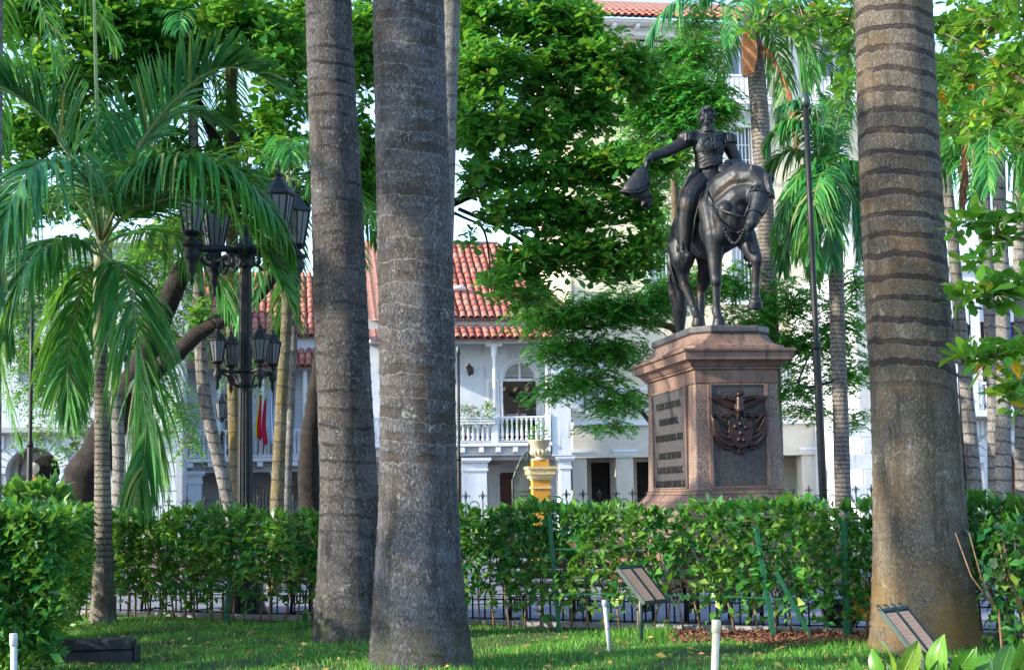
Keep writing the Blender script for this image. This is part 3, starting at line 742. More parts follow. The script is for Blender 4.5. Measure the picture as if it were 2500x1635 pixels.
# flags hung from the balcony
def flag(label, px, py0, py1, wpx, cols, lean=0.0, seed=0):
    u, z1 = pl.uz(px, py0, -.5); z0 = pl.uz(px, py1, -.5)[1]; wd = wpx * 51.5 / 3600; h = z1 - z0
    t = thing('hanging_flag', label, 'flag', pl.o + pl.u * u + pl.n * -.5 + Vector((0, 0, z0)), pl.a)
    zb = zF2 - z0 + .12
    MB().tube([(-lean, .38, zb), (lean * .4, .0, h * .5), (lean, -.2, h + .05)], .022, 6).build('pole', M['wood_maroon'], t)
    n = len(cols); nxs = 5; nz = 12
    for c in range(n):
        V = []; 
        for j in range(nz + 1):
            f = j / nz; sp = (.35 + .65 * f)
            for i in range(nxs + 1):
                s_ = (c + i / nxs) / n - .5
                V.append((s_ * wd * sp + .03 * math.sin(5 * f + seed), -.12 + .06 * math.sin(s_ * 13 + 3 * f + seed), h * (1 - f) - (.12 * abs(math.sin(s_ * 5 + seed)) if j == nz else 0)))
        F = [(j * (nxs + 1) + i, j * (nxs + 1) + i + 1, (j + 1) * (nxs + 1) + i + 1, (j + 1) * (nxs + 1) + i) for j in range(nz) for i in range(nxs)]
        o = link('cloth', np_mesh('cloth', np.array(V), np.array(F), True), M[cols[c]], t)
        o.modifiers.new('thick', 'SOLIDIFY').thickness = .006
flag('red and yellow flag hanging limp from the balcony beside the lamp post', 633, 965, 1066, 17, ['flag_yellow', 'flag_red', 'flag_red'], .06, 1)
flag('pink and red flag hanging between the other two balcony flags', 646, 975, 1080, 13, ['flag_pink', 'flag_red'], .06, 2)
flag('pale blue and white flag hanging nearest the two mossy trunks', 664, 950, 1078, 18, ['flag_blue', 'flag_white', 'flag_blue'], .06, 3)

# ------------------------------------------------------------------ cream hotel on the right
ph = Plane(1750, 54, 9)
U = lambda px, b=0.0, py=600: ph.U(px, b, py)
Z = lambda py, px=1800, b=0.0: ph.Z(py, px, b)
ht = thing('cream_hotel', 'tall cream building with white balconies, barred window and red tiled eave behind the statue', 'building', ph.o, ph.a)
BK = 2.2                                                     # main wall stands back behind the portico terrace
uL, uR = U(1400, BK), U(2128, BK)
zt = Z(62, 1700, BK - .9)
doors = [(U(1772, BK, 120), U(1843, BK, 120), Z(246, 1800, BK), Z(66, 1800, BK)), (U(2000, BK, 120), U(2078, BK, 120), Z(246, 1800, BK), Z(66, 2030, BK)), (U(1560, BK, 120), U(1632, BK, 120), Z(246, 1700, BK), Z(66, 1600, BK))]
wins = [(U(1782, BK, 360), U(1834, BK, 360), Z(424, 1800, BK), Z(312, 1800, BK)), (U(1990, BK, 360), U(2045, BK, 360), Z(424, 1800, BK), Z(312, 2000, BK)), (U(1580, BK, 360), U(1632, BK, 360), Z(424, 1700, BK), Z(312, 1600, BK))]
mids = [(U(a, BK, 650), U(a + 56, BK, 650), Z(735, 1800, BK), Z(585, 1800, BK)) for a in (1585, 1786, 2010)]
lowd = [(U(1420, BK, 900), U(1460, BK, 900), Z(1010, 1440, BK), Z(868, 1440, BK)), (U(1900, BK, 900), U(1950, BK, 900), Z(1010, 1900, BK), Z(868, 1900, BK)), (U(2040, BK, 900), U(2090, BK, 900), Z(1010, 1900, BK), Z(868, 2000, BK))]
wall('wall', 'plaster_cream', ht, uL, uR, Z(1062, 1800, BK), zt, BK, doors + wins + mids + lowd, .35)
bxp('building_core', 'plaster_cream', ht, uL, uR, BK + .6, BK + 8, 0, zt - .05)
for k, d4 in enumerate(doors):
    w_ = d4[1] - d4[0]; hh = d4[3] - d4[2]
    dd = bxp('balcony_door', 'paint_white', ht, d4[0], d4[1], BK + .16, BK + .22, d4[2], d4[3] - .62)
    for a, b in ((.1, .46), (.54, .9)): bxp('pane', 'window_glass', dd, w_ * a, w_ * b, -.012, .006, hh * .34, hh - .62 - .16)
    bxp('transom', 'window_glass', ht, d4[0], d4[1], BK + .2, BK + .24, d4[3] - .58, d4[3])
    bxp('transom_bar', 'paint_white', ht, d4[0], d4[1], BK + .1, BK + .24, d4[3] - .62, d4[3] - .58)
    fr = MB()
    for a, b in ((d4[0] - .14, d4[0]), (d4[1], d4[1] + .14)): fr.bx(a, b, BK - .06, BK - .003, d4[2], d4[3])
    fr.bx(d4[0] - .14, d4[1] + .14, BK - .08, BK - .004, d4[3] + .002, d4[3] + .14); fr.build('door_surround', M['paint_white'], ht)
for d4 in wins + mids + lowd:
    w_ = d4[1] - d4[0]; hh = d4[3] - d4[2]
    wn_ = bxp('window', 'window_glass', ht, d4[0], d4[1], BK + .2, BK + .24, d4[2], d4[3])
    bxp('curtain', 'curtain_pale', wn_, .08, w_ * .45, -.02, -.004, .1, hh - .1)
    nb = 6
    for q in range(nb): bxp('bar', 'paint_white', wn_, w_ * (q + .5) / nb - .016, w_ * (q + .5) / nb + .016, -.16, -.12, 0, hh)
    for q in (.3, .62): bxp('cross_bar', 'paint_white', wn_, 0, w_, -.118, -.09, hh * q, hh * q + .04)
    fr = MB()
    for a, b in ((d4[0] - .3, d4[0]), (d4[1], d4[1] + .3)): fr.bx(a, b, BK - .07, BK - .003, d4[2], d4[3])
    fr.bx(d4[0] - .3, d4[1] + .3, BK - .1, BK - .004, d4[3] + .002, d4[3] + .62); fr.bx(d4[0] - .34, d4[1] + .34, BK - .16, BK - .005, d4[2] - .14, d4[2] - .002)
    fr.build('window_surround', M['paint_white'], ht)
# top balconies
zb1 = Z(244, 1800, BK - .9)
def hotel_balcony(u0, u1, zf, y0, hrail=1.0):
    b = bxp('balcony_floor', 'paint_white', ht, u0, u1, y0, BK - .004, zf - .16, zf, .02)
    bxp('rail', 'paint_white', b, 0, u1 - u0, 0, .1, hrail + .16 - .08, hrail + .16); bxp('foot_rail', 'paint_white', b, 0, u1 - u0, .01, .09, .2, .28)
    n = int((u1 - u0) / .2)
    for q in range(n): bxp('baluster', 'paint_white', b, (q + .5) * .2 - .06, (q + .5) * .2 + .06, .03, .07, .282, hrail + .078)
    for q in range(3):
        uu = .2 + q * (u1 - u0 - .6) / 2
        MB().prism([(.1, -.002), (.1, -.25), (.5, -.4), (.85, -.55), (.85, -.002)], uu, uu + .22, 'yz').build('bracket', M['paint_white'], b)
hotel_balcony(U(1745, BK - .9, 240), U(1890, BK - .9, 240), zb1, BK - .95); hotel_balcony(U(1975, BK - .9, 240), U(2110, BK - .9, 240), zb1, BK - .95); hotel_balcony(U(1535, BK - .9, 240), U(1660, BK - .9, 240), zb1, BK - .95)
zb2 = Z(478, 2060, BK - .9)
hotel_balcony(U(1975, BK - .9, 480), U(2110, BK - .9, 480), zb2, BK - .95)
# eave: cornice, rafters, tile edge
bxp('cornice', 'paint_white', ht, uL - .3, uR, BK - .5, BK - .004, zt - .35, zt - .02); bxp('eave_board', 'paint_white', ht, uL - .5, uR, BK - 1.1, BK + .3, zt, zt + .1)
for q in range(14): 
    uu = uL - .3 + q * (uR - uL) / 13; bxp('rafter_end', 'paint_white', ht, uu, uu + .14, BK - 1.0, BK - .51, zt - .16, zt - .002)
tile_roof(ht, uL - .6, uR, BK - 1.25, zt + .16, 4.5, 2.2, pitch_u=.27, rows=9, name='roof', tu0=uR + 9)
zz_ = zt + .16
roof_o = [o for o in ht.children if o.name.startswith('roof')][0]
uu = uL - .5
while uu < uR:
    for r_ in range(3):
        link('tile', TILE, M['roof_tile'], roof_o, (uu, BK - 1.32 + r_ * .44, zz_ + .01 + r_ * .44 * 2.2 / 4.5), (math.atan2(2.2, 4.5) - .05, 0, random.uniform(-.03, .03)))
    uu += .27
for px in (1724, 1655, 1935):
    uu = U(px, BK - .3, 150); bxp('pilaster', 'paint_white', ht, uu, uu + .28, BK - .12, BK - .005, zb1 + .1, zt - .36)
# portico: terrace with stone balustrade, cornice, columns, dark doors behind
zT0, zT1 = Z(1062, 1950), Z(1000, 1950); pU0, pU1 = U(1397, 0, 1000), U(2128, 0, 1000)
bxp('terrace_band', 'plaster_cream_pale', ht, pU0, pU1, 0, BK - .01, Z(1110, 1950), zT1)
bxp('terrace_cornice', 'paint_white', ht, pU0, pU1, -.18, -.004, Z(1030, 1950) - .06, Z(1030, 1950) + .12)
bxp('balustrade_rail', 'paint_white', ht, pU0, pU1, .02, .2, Z(943, 1950) - .1, Z(943, 1950)); bxp('balustrade_foot', 'paint_white', ht, pU0, pU1, .02, .2, zT1 + .002, zT1 + .12)
hb = Z(943, 1950) - .1 - zT1 - .124
BAL3 = MB().lathe([(.1, 0), (.1, .06), (.06, .09), (.11, .3 * hb), (.07, .6 * hb), (.05, .8 * hb), (.09, .92 * hb), (.09, hb)], n=10).mesh('baluster', True)
uu = U(1880, 0, 1000)
while uu < pU1 - .1: link('baluster', BAL3, M['paint_white'], ht, (uu, .11, zT1 + .122)); uu += .27
for q in range(8):
    uu = pU0 + q * (pU1 - pU0 - .4) / 7; bxp('pedestal', 'paint_white', ht, uu, uu + .4, .0, .22, zT1 + .004, Z(943, 1950) + .04)
zcol = Z(1097, 1500)
for a, b, mt in ((1398, 1434, 'plaster_cream_pale'), (1505, 1548, 'plaster_cream_pale'), (1960, 2002, 'plaster_cream_pale'), (2110, 2150, 'plaster_cream_pale'), (1640, 1680, 'plaster_cream_pale')):
    u0, u1 = U(a, 0, 1150), U(b, 0, 1150)
    c = bxp('column', mt, ht, u0, u1, .08, .65, 0, zcol - .28, .02)
    m_ = MB()
    for e, za, zb in ((.05, -.278, -.2), (.09, -.198, -.1), (.14, -.098, -.002)): m_.bx(-e, u1 - u0 + e, -e, .57 + e, zcol + za, zcol + zb)
    m_.build('capital', M['paint_white'], c)
dws = [(U(a, BK + .6, 1180), U(b, BK + .6, 1180), 0, Z(1128, 1500, BK)) for a, b in ((1436, 1482), (1546, 1580), (2015, 2050))]
trs = [(d[0] - .0, d[1] + .1, Z(1116, 1500, BK), Z(1098, 1500, BK)) for d in dws]
wall('portico_wall', 'plaster_cream_pale', ht, uL, uR, 0, Z(1062, 1800, BK), BK, dws + trs, .3)
for d4 in dws:
    g_ = bxp('door', 'wood_dark', ht, d4[0], d4[1], BK + .22, BK + .27, 0, d4[3])
    for q in range(7): bxp('bar', 'iron_black', g_, (q + .5) * (d4[1] - d4[0]) / 7 - .02, (q + .5) * (d4[1] - d4[0]) / 7 + .02, -.06, -.02, .05, d4[3] - .05)
for d4 in trs:
    g_ = bxp('transom', 'dark_room', ht, d4[0], d4[1], BK + .22, BK + .27, d4[2], d4[3])
    for q in range(5): bxp('bar', 'iron_black', g_, (q + .5) * (d4[1] - d4[0]) / 5 - .02, (q + .5) * (d4[1] - d4[0]) / 5 + .02, -.06, -.02, 0, d4[3] - d4[2])
pnl = bxp('glass_panel', 'window_glass', ht, U(2018, BK - .3, 1180), U(2078, BK - .3, 1180), BK - .35, BK - .28, .4, Z(1120, 2040, BK)); 
bxp('louvred_shutter', 'paint_white', ht, U(1430, 1.9, 900), U(1452, 1.9, 900), 1.9, 1.98, Z(1010, 1440, 1.9), Z(870, 1440, 1.9))
for q in range(16): 
    z0_ = Z(1010, 1440, 1.9) + q * .125 + .06; bxp('slat', 'paint_grey', ht, U(1431, 1.9, 900), U(1451, 1.9, 900), 1.86, 1.895, z0_, z0_ + .07)

# ------------------------------------------------------------------ white rusticated building, far right
pw = Plane(2400, 50, 9)
U = lambda px, b=0.0, py=900: pw.U(px, b, py)
Z = lambda py, px=2400, b=0.0: pw.Z(py, px, b)
wb = thing('rusticated_building', 'white building with coursed stone, arched door and balustraded balcony at the right edge', 'building', pw.o, pw.a)
uL, uR = U(2120), U(2700); zf = Z(1004); zt2 = Z(634)
ac_, ar_, zsp = U(2455, 0, 1150), U(2505, 0, 1150) - U(2455, 0, 1150), Z(1130)
dA = [(U(2388, 0, 830), U(2408, 0, 830), zf, Z(785)), (U(2452, 0, 830), U(2485, 0, 830), zf, Z(785))]
wall('wall', 'plaster_white', wb, uL, uR, zf, zt2, 0, dA, .3); bxp('building_core', 'plaster_white', wb, uL, uR, .9, 8, 0, zt2 - .02)
for d4, cm in zip(dA, ('curtain_blue', 'curtain_blue')):
    d_ = bxp('balcony_door', 'window_glass', wb, d4[0], d4[1], .24, .3, d4[2], d4[3]); bxp('curtain', cm, d_, .01, d4[1] - d4[0] - .01, -.05, -.01, 0, d4[3] - d4[2])
    bxp('stile', 'wood_maroon', d_, d4[1] - d4[0] - .1, d4[1] - d4[0], -.1, -.06, 0, d4[3] - d4[2])
for px in (2345, 2372, 2424, 2495):
    uu = U(px); b_ = bxp('pilaster', 'paint_white', wb, uu, uu + .32, -.14, -.004, zf + .02, Z(700)); bxp('pilaster_cap', 'paint_white', b_, -.06, .38, -.06, .13, Z(700) - zf - .018, Z(700) - zf + .1)
bxp('cornice', 'paint_white', wb, uL, uR, -.3, -.005, zt2 - .28, zt2 + .05, .03); bxp('string_course', 'paint_white', wb, uL, uR, -.16, -.006, Z(700) + .14, Z(700) + .3)
bxp('balcony_floor', 'paint_white', wb, uL, uR, -.8, -.004, zf - .22, zf - .004, .02)
bxp('rail', 'paint_white', wb, uL, uR, -.76, -.58, Z(936) - .1, Z(936), .01)
hb = Z(936) - .1 - zf - .004
BAL4 = MB().lathe([(.1, 0), (.1, .08), (.05, .1), (.13, .35 * hb), (.09, .6 * hb), (.05, .85 * hb), (.1, .92 * hb), (.1, hb)], n=12).mesh('baluster', True)
uu = U(2330)
while uu < U(2520): link('baluster', BAL4, M['paint_white'], wb, (uu, -.67, zf)); uu += .27
for px in (2340, 2412): uu = U(px); bxp('pedestal', 'paint_white', wb, uu, uu + .3, -.78, -.56, zf, Z(936) + .03)
# coursed stone and the arch, block by block
wall('lower_wall', 'plaster_grey', wb, uL, uR, 0, zf - .22, .06, [], .5, [(ac_, ar_, 0, zsp)])
crs = 7; ch = (zf - .3) / crs; rr = 1.55 * ar_
for c in range(crs):
    z0_, z1_ = c * ch + .012, (c + 1) * ch - .012; off = .6 if c % 2 else 0.0
    q = uL - .9 + off
    while q < U(2530):
        a_, b_ = q + .012, q + 1.2 - .012; q += 1.2
        zm = max(0, (z0_ - zsp)); lim = math.sqrt(max(0, rr * rr - zm * zm)) if z0_ < zsp + rr else 0
        if lim > 0:
            if a_ > ac_ - lim and b_ < ac_ + lim: continue
            if a_ < ac_ - lim < b_: b_ = ac_ - lim - .012
            elif a_ < ac_ + lim < b_: a_ = ac_ + lim + .012
        if b_ - a_ > .1: bxp('ashlar_block', 'plaster_white', wb, a_, b_, .0, .058, z0_, z1_, .008)
nv = 11
for q in range(nv):
    a0, a1 = 180 * q / nv + .8, 180 * (q + 1) / nv - .8
    m_ = MB(); arch_band(m_, ac_, zsp, ar_ + .01, rr - .03, -.05, .057, a0, a1, 3); m_.build('voussoir', M['plaster_white'], wb)
dd = bxp('arched_door', 'wood_maroon', wb, ac_ - ar_, ac_ + ar_, .45, .5, 0, zsp + ar_)
m_ = MB(); arch_band(m_, ac_, zsp, ar_ - .2, ar_ - .02, .12, .4); m_.bx(ac_ - ar_ + .02, ac_ - ar_ + .2, .12, .4, 0, zsp); m_.build('door_arch', M['paint_white'], wb)
leafy('flowers', wb, (U(2393, -.5), -.45, zf + .95), .25, .15, .3, 60, .12, 'leaf_shrub', LEAF_LANCE, 3); leafy('blossoms', wb, (U(2393, -.5), -.5, zf + 1.0), .25, .15, .25, 22, .1, 'flower_pink', LEAF_TINY, 4)

# ------------------------------------------------------------------ rusticated arcade, far left
pa = Plane(150, 46, 9)
U = lambda px, b=0.0, py=1100: pa.U(px, b, py)
Z = lambda py, px=150, b=0.0: pa.Z(py, px, b)
ab = thing('rusticated_building', 'white building with coursed stone and a broad archway at the left edge', 'building', pa.o, pa.a)
uL, uR = U(-160), U(432); ztop = Z(600); zcor = Z(1040)
a1c = (U(15) + U(147)) / 2; a1r = (U(147) - U(15)) / 2; a1s = Z(1092, 80) - a1r
a2c = (U(150) + U(210)) / 2 + .35; a2r = .62; a2s = Z(1140, 175) - a2r
wall('upper_wall', 'plaster_white', ab, uL, uR, zcor, ztop, .06, [(U(a), U(a + 55), Z(930), Z(740)) for a in (40, 160, 300)], .3)
for a in (40, 160, 300):
    w_ = U(a + 55) - U(a); wn_ = bxp('window', 'window_glass', ab, U(a), U(a + 55), .3, .34, Z(930), Z(740)); hh = Z(740) - Z(930)
    for q in range(9): bxp('shutter_slat', 'paint_grey', wn_, .03, w_ - .03, -.08, -.03, hh * (q + .1) / 9, hh * (q + .75) / 9)
    m_ = MB(); m_.bx(U(a) - .16, U(a), -.03, .057, Z(930), Z(740)); m_.bx(U(a + 55), U(a + 55) + .16, -.03, .057, Z(930), Z(740)); m_.bx(U(a) - .25, U(a + 55) + .25, -.1, .056, Z(740) + .002, Z(740) + .2); m_.build('window_surround', M['plaster_white'], ab)
bxp('cornice', 'plaster_grey', ab, uL, uR, -.3, .055, zcor - .22, zcor - .004, .03); bxp('building_core', 'plaster_white', ab, uL, uR, 2.6, 8, 0, ztop - .02)
bxp('roof_cornice', 'plaster_white', ab, uL, uR, -.4, .4, ztop, ztop + .3, .04)
wall('lower_wall', 'plaster_grey', ab, uL, uR, 0, zcor - .22, .06, [], 1.1, [(a1c, a1r, 0, a1s)])
crs = 8; ch = (zcor - .26) / crs
def rust_blocks(parent, arcs, u0, u1, crs, ch, wd, y0=.0, y1=.058, mat='plaster_white'):
    for c in range(crs):
        z0_, z1_ = c * ch + .014, (c + 1) * ch - .014; q = u0 - (wd / 2 if c % 2 else 0)
        while q < u1:
            a_, b_ = max(q + .014, u0), min(q + wd - .014, u1); q += wd; ok = True
            for (ac, rr, zs) in arcs:
                if z0_ < zs + rr:
                    lim = math.sqrt(max(0, rr * rr - max(0, z0_ - zs) ** 2))
                    if a_ > ac - lim and b_ < ac + lim: ok = False
                    elif a_ < ac - lim < b_: b_ = ac - lim - .012
                    elif a_ < ac + lim < b_: a_ = ac + lim + .012
            if ok and b_ - a_ > .08: bxp('ashlar_block', mat, parent, a_, b_, y0, y1, z0_, z1_, .008)
rust_blocks(ab, [(a1c, a1r * 1.42, a1s), (a2c, a2r + .3, a2s)], uL + .8, uR, crs, ch, 1.5)
nv = 13
for q in range(nv):
    m_ = MB(); arch_band(m_, a1c, a1s, a1r + .01, a1r * 1.42 - .02, -.03, .057, 180 * q / nv + .9, 180 * (q + 1) / nv - .9, 3); m_.build('voussoir', M['plaster_white'], ab)
for r0, r1, yy in ((a2r + .14, a2r + .24, -.03), (a2r - .1, a2r, -.02)):
    m_ = MB(); arch_band(m_, a2c, a2s, r0, r1, yy, .057); m_.bx(a2c - r1, a2c - r0, yy, .057, 0, a2s); m_.bx(a2c + r0, a2c + r1, yy, .057, 0, a2s); m_.build('blind_arch_moulding', M['plaster_white'], ab)
bxp('blind_panel', 'plaster_white', ab, a2c - a2r + .1, a2c + a2r - .1, .0, .055, .2, a2s)
# inside the archway: a second, tan stone arch with a dark lattice gate
rust_blocks(ab, [(U(122, 1.3), .62, Z(1112, 110, 1.3) - .62)], a1c - a1r - .3, a1c + a1r + .4, 8, ch, .9, 1.12, 1.2, 'stone_tan')
wall('inner_wall', 'stone_tan', ab, a1c - a1r - .4, a1c + a1r + .5, 0, zcor - .3, 1.22, [], .2, [(U(122, 1.3), .62, 0, Z(1112, 110, 1.3) - .62)])
m_ = MB(); arch_band(m_, U(122, 1.3), Z(1112, 110, 1.3) - .62, .63, .86, 1.05, 1.2); m_.build('inner_arch', M['plaster_grey'], ab)
gt = bxp('lattice_gate', 'dark_room', ab, U(122, 1.3) - .7, U(122, 1.3) + .7, 1.5, 1.54, 0, Z(1105, 110, 1.3))
for q in range(7): bxp('bar', 'iron_black', gt, .1 + q * .2, .14 + q * .2, -.05, -.02, 0, Z(1130, 110, 1.3))
for k in (0, 1):
    pp = U(4) if k == 0 else U(18); 
fl = bxp('fluted_pilaster', 'plaster_grey', ab, U(3), U(33), .75, 1.0, 0, Z(1098))
for q in range(6): bxp('flute', 'plaster_grey', fl, .03 + q * .062, .06 + q * .062, -.03, -.002, .2, Z(1098) - .05)
# ------------------------------------------------------------------ pedestal
PC = Vector((3.31, 24.8, 0)); PA = R(9.5)
ped = thing('monument_pedestal', 'stepped pink granite pedestal with dark panels and bronze crest under the horseman', 'pedestal', PC, PA)
DW, DL = 1.40, 2.96
def ring_mold(name, mat, steps, bev=.012):
    m = MB()
    for (w0, l0, z0, w1, l1, z1) in steps: m.frus((0, 0, z0), (w0, l0), (0, 0, z1), (w1, l1))
    o = m.build(name, M[mat], ped); bevel(o, bev, 2); return o
ring_mold('plinth', 'granite', [(3.1, 4.7, 0, 3.1, 4.7, .45), (2.7, 4.3, .452, 2.7, 4.3, .85), (2.35, 3.95, .852, 2.3, 3.9, 1.12)], .03)
ring_mold('base_moulding', 'granite', [(2.12, 3.7, 1.122, 2.1, 3.68, 1.22), (2.04, 3.62, 1.222, 1.74, 3.32, 1.34), (1.7, 3.28, 1.342, 1.52, 3.1, 1.45), (1.5, 3.06, 1.452, 1.48, 3.04, 1.51)])
die = MB().frus((0, 0, 1.512), (DW + .04, DL + .04), (0, 0, 3.2), (DW - .04, DL - .04)).build('die', M['granite_rough'], ped); bevel(die, .015)
ring_mold('frieze', 'granite', [(DW - .02, DL - .02, 3.202, DW - .02, DL - .02, 3.42)])
ring_mold('cornice', 'granite', [(DW + .06, DL + .06, 3.422, DW + .06, DL + .06, 3.455), (DW + .08, DL + .08, 3.457, DW + .2, DL + .2, 3.53), (DW + .22, DL + .22, 3.532, DW + .3, DL + .3, 3.56), (DW + .36, DL + .36, 3.562, DW + .38, DL + .38, 3.69), (DW + .44, DL + .44, 3.692, DW + .46, DL + .46, 3.74)], .008)
def octa(w, l, c): w /= 2; l /= 2; return [(-w, -l + c), (-w + c, -l), (w - c, -l), (w, -l + c), (w, l - c), (w - c, l), (-w + c, l), (-w, l - c)]
def octa_stack(name, mat, levels):
    m = MB(); vs = []; n = len(levels)
    for w_, l_, c_, z in levels: vs += [(x, y, z) for x, y in octa(w_, l_, c_)]
    m.add(vs, [(i * 8 + k, i * 8 + (k + 1) % 8, (i + 1) * 8 + (k + 1) % 8, (i + 1) * 8 + k) for i in range(n - 1) for k in range(8)] + [tuple(range(8))[::-1], tuple((n - 1) * 8 + k for k in range(8))])
    o = m.build(name, M[mat], ped); bevel(o, .01); return o
octa_stack('cap_base', 'granite', [(1.62, 3.2, .1, 3.742), (1.6, 3.18, .1, 3.8), (1.42, 3.0, .16, 3.84), (1.32, 2.9, .2, 3.92), (1.26, 2.84, .24, 4.01)])
octa_stack('cap_slab', 'slate_cap', [(1.3, 2.88, .26, 4.012), (1.34, 2.92, .28, 4.04), (1.34, 2.92, .28, 4.12), (1.3, 2.88, .26, 4.13)])
# dark panels in granite frames: front (toward the lawn) and left side
def panel(face):
    w_ = DW if face == 'front' else DL
    iw = w_ * .31 if face == 'front' else w_ * .34
    p = MB().bx(-iw, iw, -.012, .02, 1.58, 3.17).build('inscription_panel' if face == 'side' else 'crest_panel', M['granite_dark'], ped)
    if face == 'front': p.location = (0, -DL / 2 - .012, 0)
    else: p.rotation_euler = (0, 0, -math.pi / 2); p.location = (-DW / 2 - .012, 0, 0)
    bars = MB()
    for a, b in ((-iw - .06, -iw - .002), (iw + .002, iw + .06)): bars.bx(a, b, -.03, .02, 1.56, 3.19)
    bars.bx(-iw - .002, iw + .002, -.03, .02, 3.172, 3.195); bars.bx(-iw - .002, iw + .002, -.03, .02, 1.555, 1.578)
    b_ = bars.build('panel_frame', M['granite'], p)
    b_['label'] = 'raised pink granite frame around the dark panel'
    return p
side_p = panel('side'); front_p = panel('front')
LINES = ['SI CARACAS ME DIO VIDA', 'VOSOTROS ME DISTEIS GLORIA,', 'SALVE CARTAGENA REDENTORA - BOLIVAR', 'AND REX TERE SU DOLEN', 'EL EPE DEL BAN T MEDULA OC', 'PRES. DEL ESTADO DE CARTAGENA - B. I.']
ZL = [2.77, 2.5, 2.23, 1.93, 1.69, 1.46]; WL = [1.5, 1.15, 1.66, 1.35, 1.55, 1.8]
dg = None
for tx, zl, wl in zip(LINES, ZL, WL):
    cu = bpy.data.curves.new('lettering', 'FONT'); cu.body = tx; cu.align_x = 'CENTER'; cu.size = .17; cu.extrude = .006
    to = bpy.data.objects.new('tmp_text', cu); COL.objects.link(to)
    bpy.context.view_layer.update(); dg = bpy.context.evaluated_depsgraph_get()
    me = bpy.data.meshes.new_from_object(to.evaluated_get(dg)); bpy.data.objects.remove(to)
    xs = [v.co.x for v in me.vertices]; sc_ = wl / (max(xs) - min(xs)); mx_ = (max(xs) + min(xs)) / 2
    for v in me.vertices:
        x, y, z = v.co; v.co = ((x - mx_) * sc_, -.018 - z, y * 1.0 + zl)
    link('lettering', me, M['letter_black'], side_p, (0, 0, .12))

# ------------------------------------------------------------------ sculpting: capsules fused into one skin
class Clay:
    def __init__(s): s.mb = MB()
    def cap(s, p0, r0, p1, r1, n=12, sc=None):
        p0, p1 = Vector(p0), Vector(p1); d = p1 - p0; L = max(d.length, 1e-4); t = d / L
        a = t.orthogonal().normalized(); b = t.cross(a); vs = []; rows = []
        for i in range(5): g = math.pi / 2 * (1 - i / 4); rows.append((-r0 * math.sin(g), max(r0 * math.cos(g), 1e-3)))
        for i in range(5): g = math.pi / 2 * i / 4; rows.append((L + r1 * math.sin(g), max(r1 * math.cos(g), 1e-3)))
        for h, r in rows:
            for k in range(n):
                an = 2 * math.pi * k / n; vs.append(p0 + t * h + (a * math.cos(an) + b * math.sin(an)) * r)
        m = len(rows)
        s.mb.add(vs, [(i * n + k, i * n + (k + 1) % n, (i + 1) * n + (k + 1) % n, (i + 1) * n + k) for i in range(m - 1) for k in range(n)] + [tuple(range(n))[::-1], tuple((m - 1) * n + k for k in range(n))]); return s
    def chain(s, pts):
        for a, b in zip(pts, pts[1:]): s.cap(a[:3], a[3], b[:3], b[3])
        return s
    def ell(s, c, r, rot=None):
        o = len(s.mb.v); s.mb.sphere((0, 0, 0), 1.0, 18, 12)
        Mx = (rot.to_matrix() if rot else Matrix.Identity(3))
        for i in range(o, len(s.mb.v)):
            v = s.mb.v[i]; s.mb.v[i] = tuple(Vector(c) + Mx @ Vector((v[0] * r[0], v[1] * r[1], v[2] * r[2])))
        return s
    def build(s, name, mat, parent, voxel=.02, smooth=4, fac=.5):
        o = s.mb.build(name, M[mat], parent, True)
        m = o.modifiers.new('skin', 'REMESH'); m.mode = 'VOXEL'; m.voxel_size = voxel; m.use_smooth_shade = True
        if smooth:
            q = o.modifiers.new('soften', 'SMOOTH'); q.iterations = smooth; q.factor = fac
        return o

YAW = R(11)
st = thing('equestrian_statue', 'dark bronze uniformed rider holding out his hat on a walking horse, on the pedestal', 'statue', (PC.x + .1, PC.y, 4.128), math.atan2(-math.cos(YAW), math.sin(YAW)))
st.scale = (1.03, 1.03, 1.03)
# horse
h = Clay()
h.ell((.55, 0, 1.8), (.56, .33, .54)).ell((.0, 0, 1.76), (.75, .41, .5)).ell((-.72, 0, 1.87), (.62, .42, .47)).ell((.95, 0, 1.72), (.32, .28, .42))
h.cap((.45, 0, 2.18), .2, (-.3, 0, 2.16), .14)
for s_ in (-1, 1):
    h.cap((.62, s_ * .2, 2.0), .21, (.86, s_ * .23, 1.5), .17); h.ell((-.78, s_ * .24, 1.62), (.42, .22, .5)); h.cap((1.12, s_ * .12, 1.86), .14, (1.0, s_ * .14, 1.5), .15)
h.chain([(.5, 0, 2.02, .36), (.78, .07, 2.26, .33), (1.0, .19, 2.39, .275), (1.2, .33, 2.37, .215), (1.33, .41, 2.23, .165)])
h.chain([(.9, 0, 1.9, .27), (1.08, .12, 2.06, .23), (1.22, .28, 2.14, .18)])
h.chain([(1.34, .42, 2.2, .165), (1.44, .34, 1.98, .165), (1.53, .23, 1.76, .112), (1.585, .13, 1.57, .1)])
h.ell((1.37, .27, 2.02), (.13, .11, .17)).cap((1.55, .1, 1.5), .075, (1.52, .12, 1.53), .08)          # jaw, chin
HD = (Vector((1.585, .13, 1.57)) - Vector((1.34, .42, 2.2))).normalized(); HSIDE = HD.cross(Vector((1, .15, .4))).normalized()
if HSIDE.y < 0: HSIDE = -HSIDE
HN = HSIDE.cross(HD).normalized()
if HN.x < 0: HN = -HN
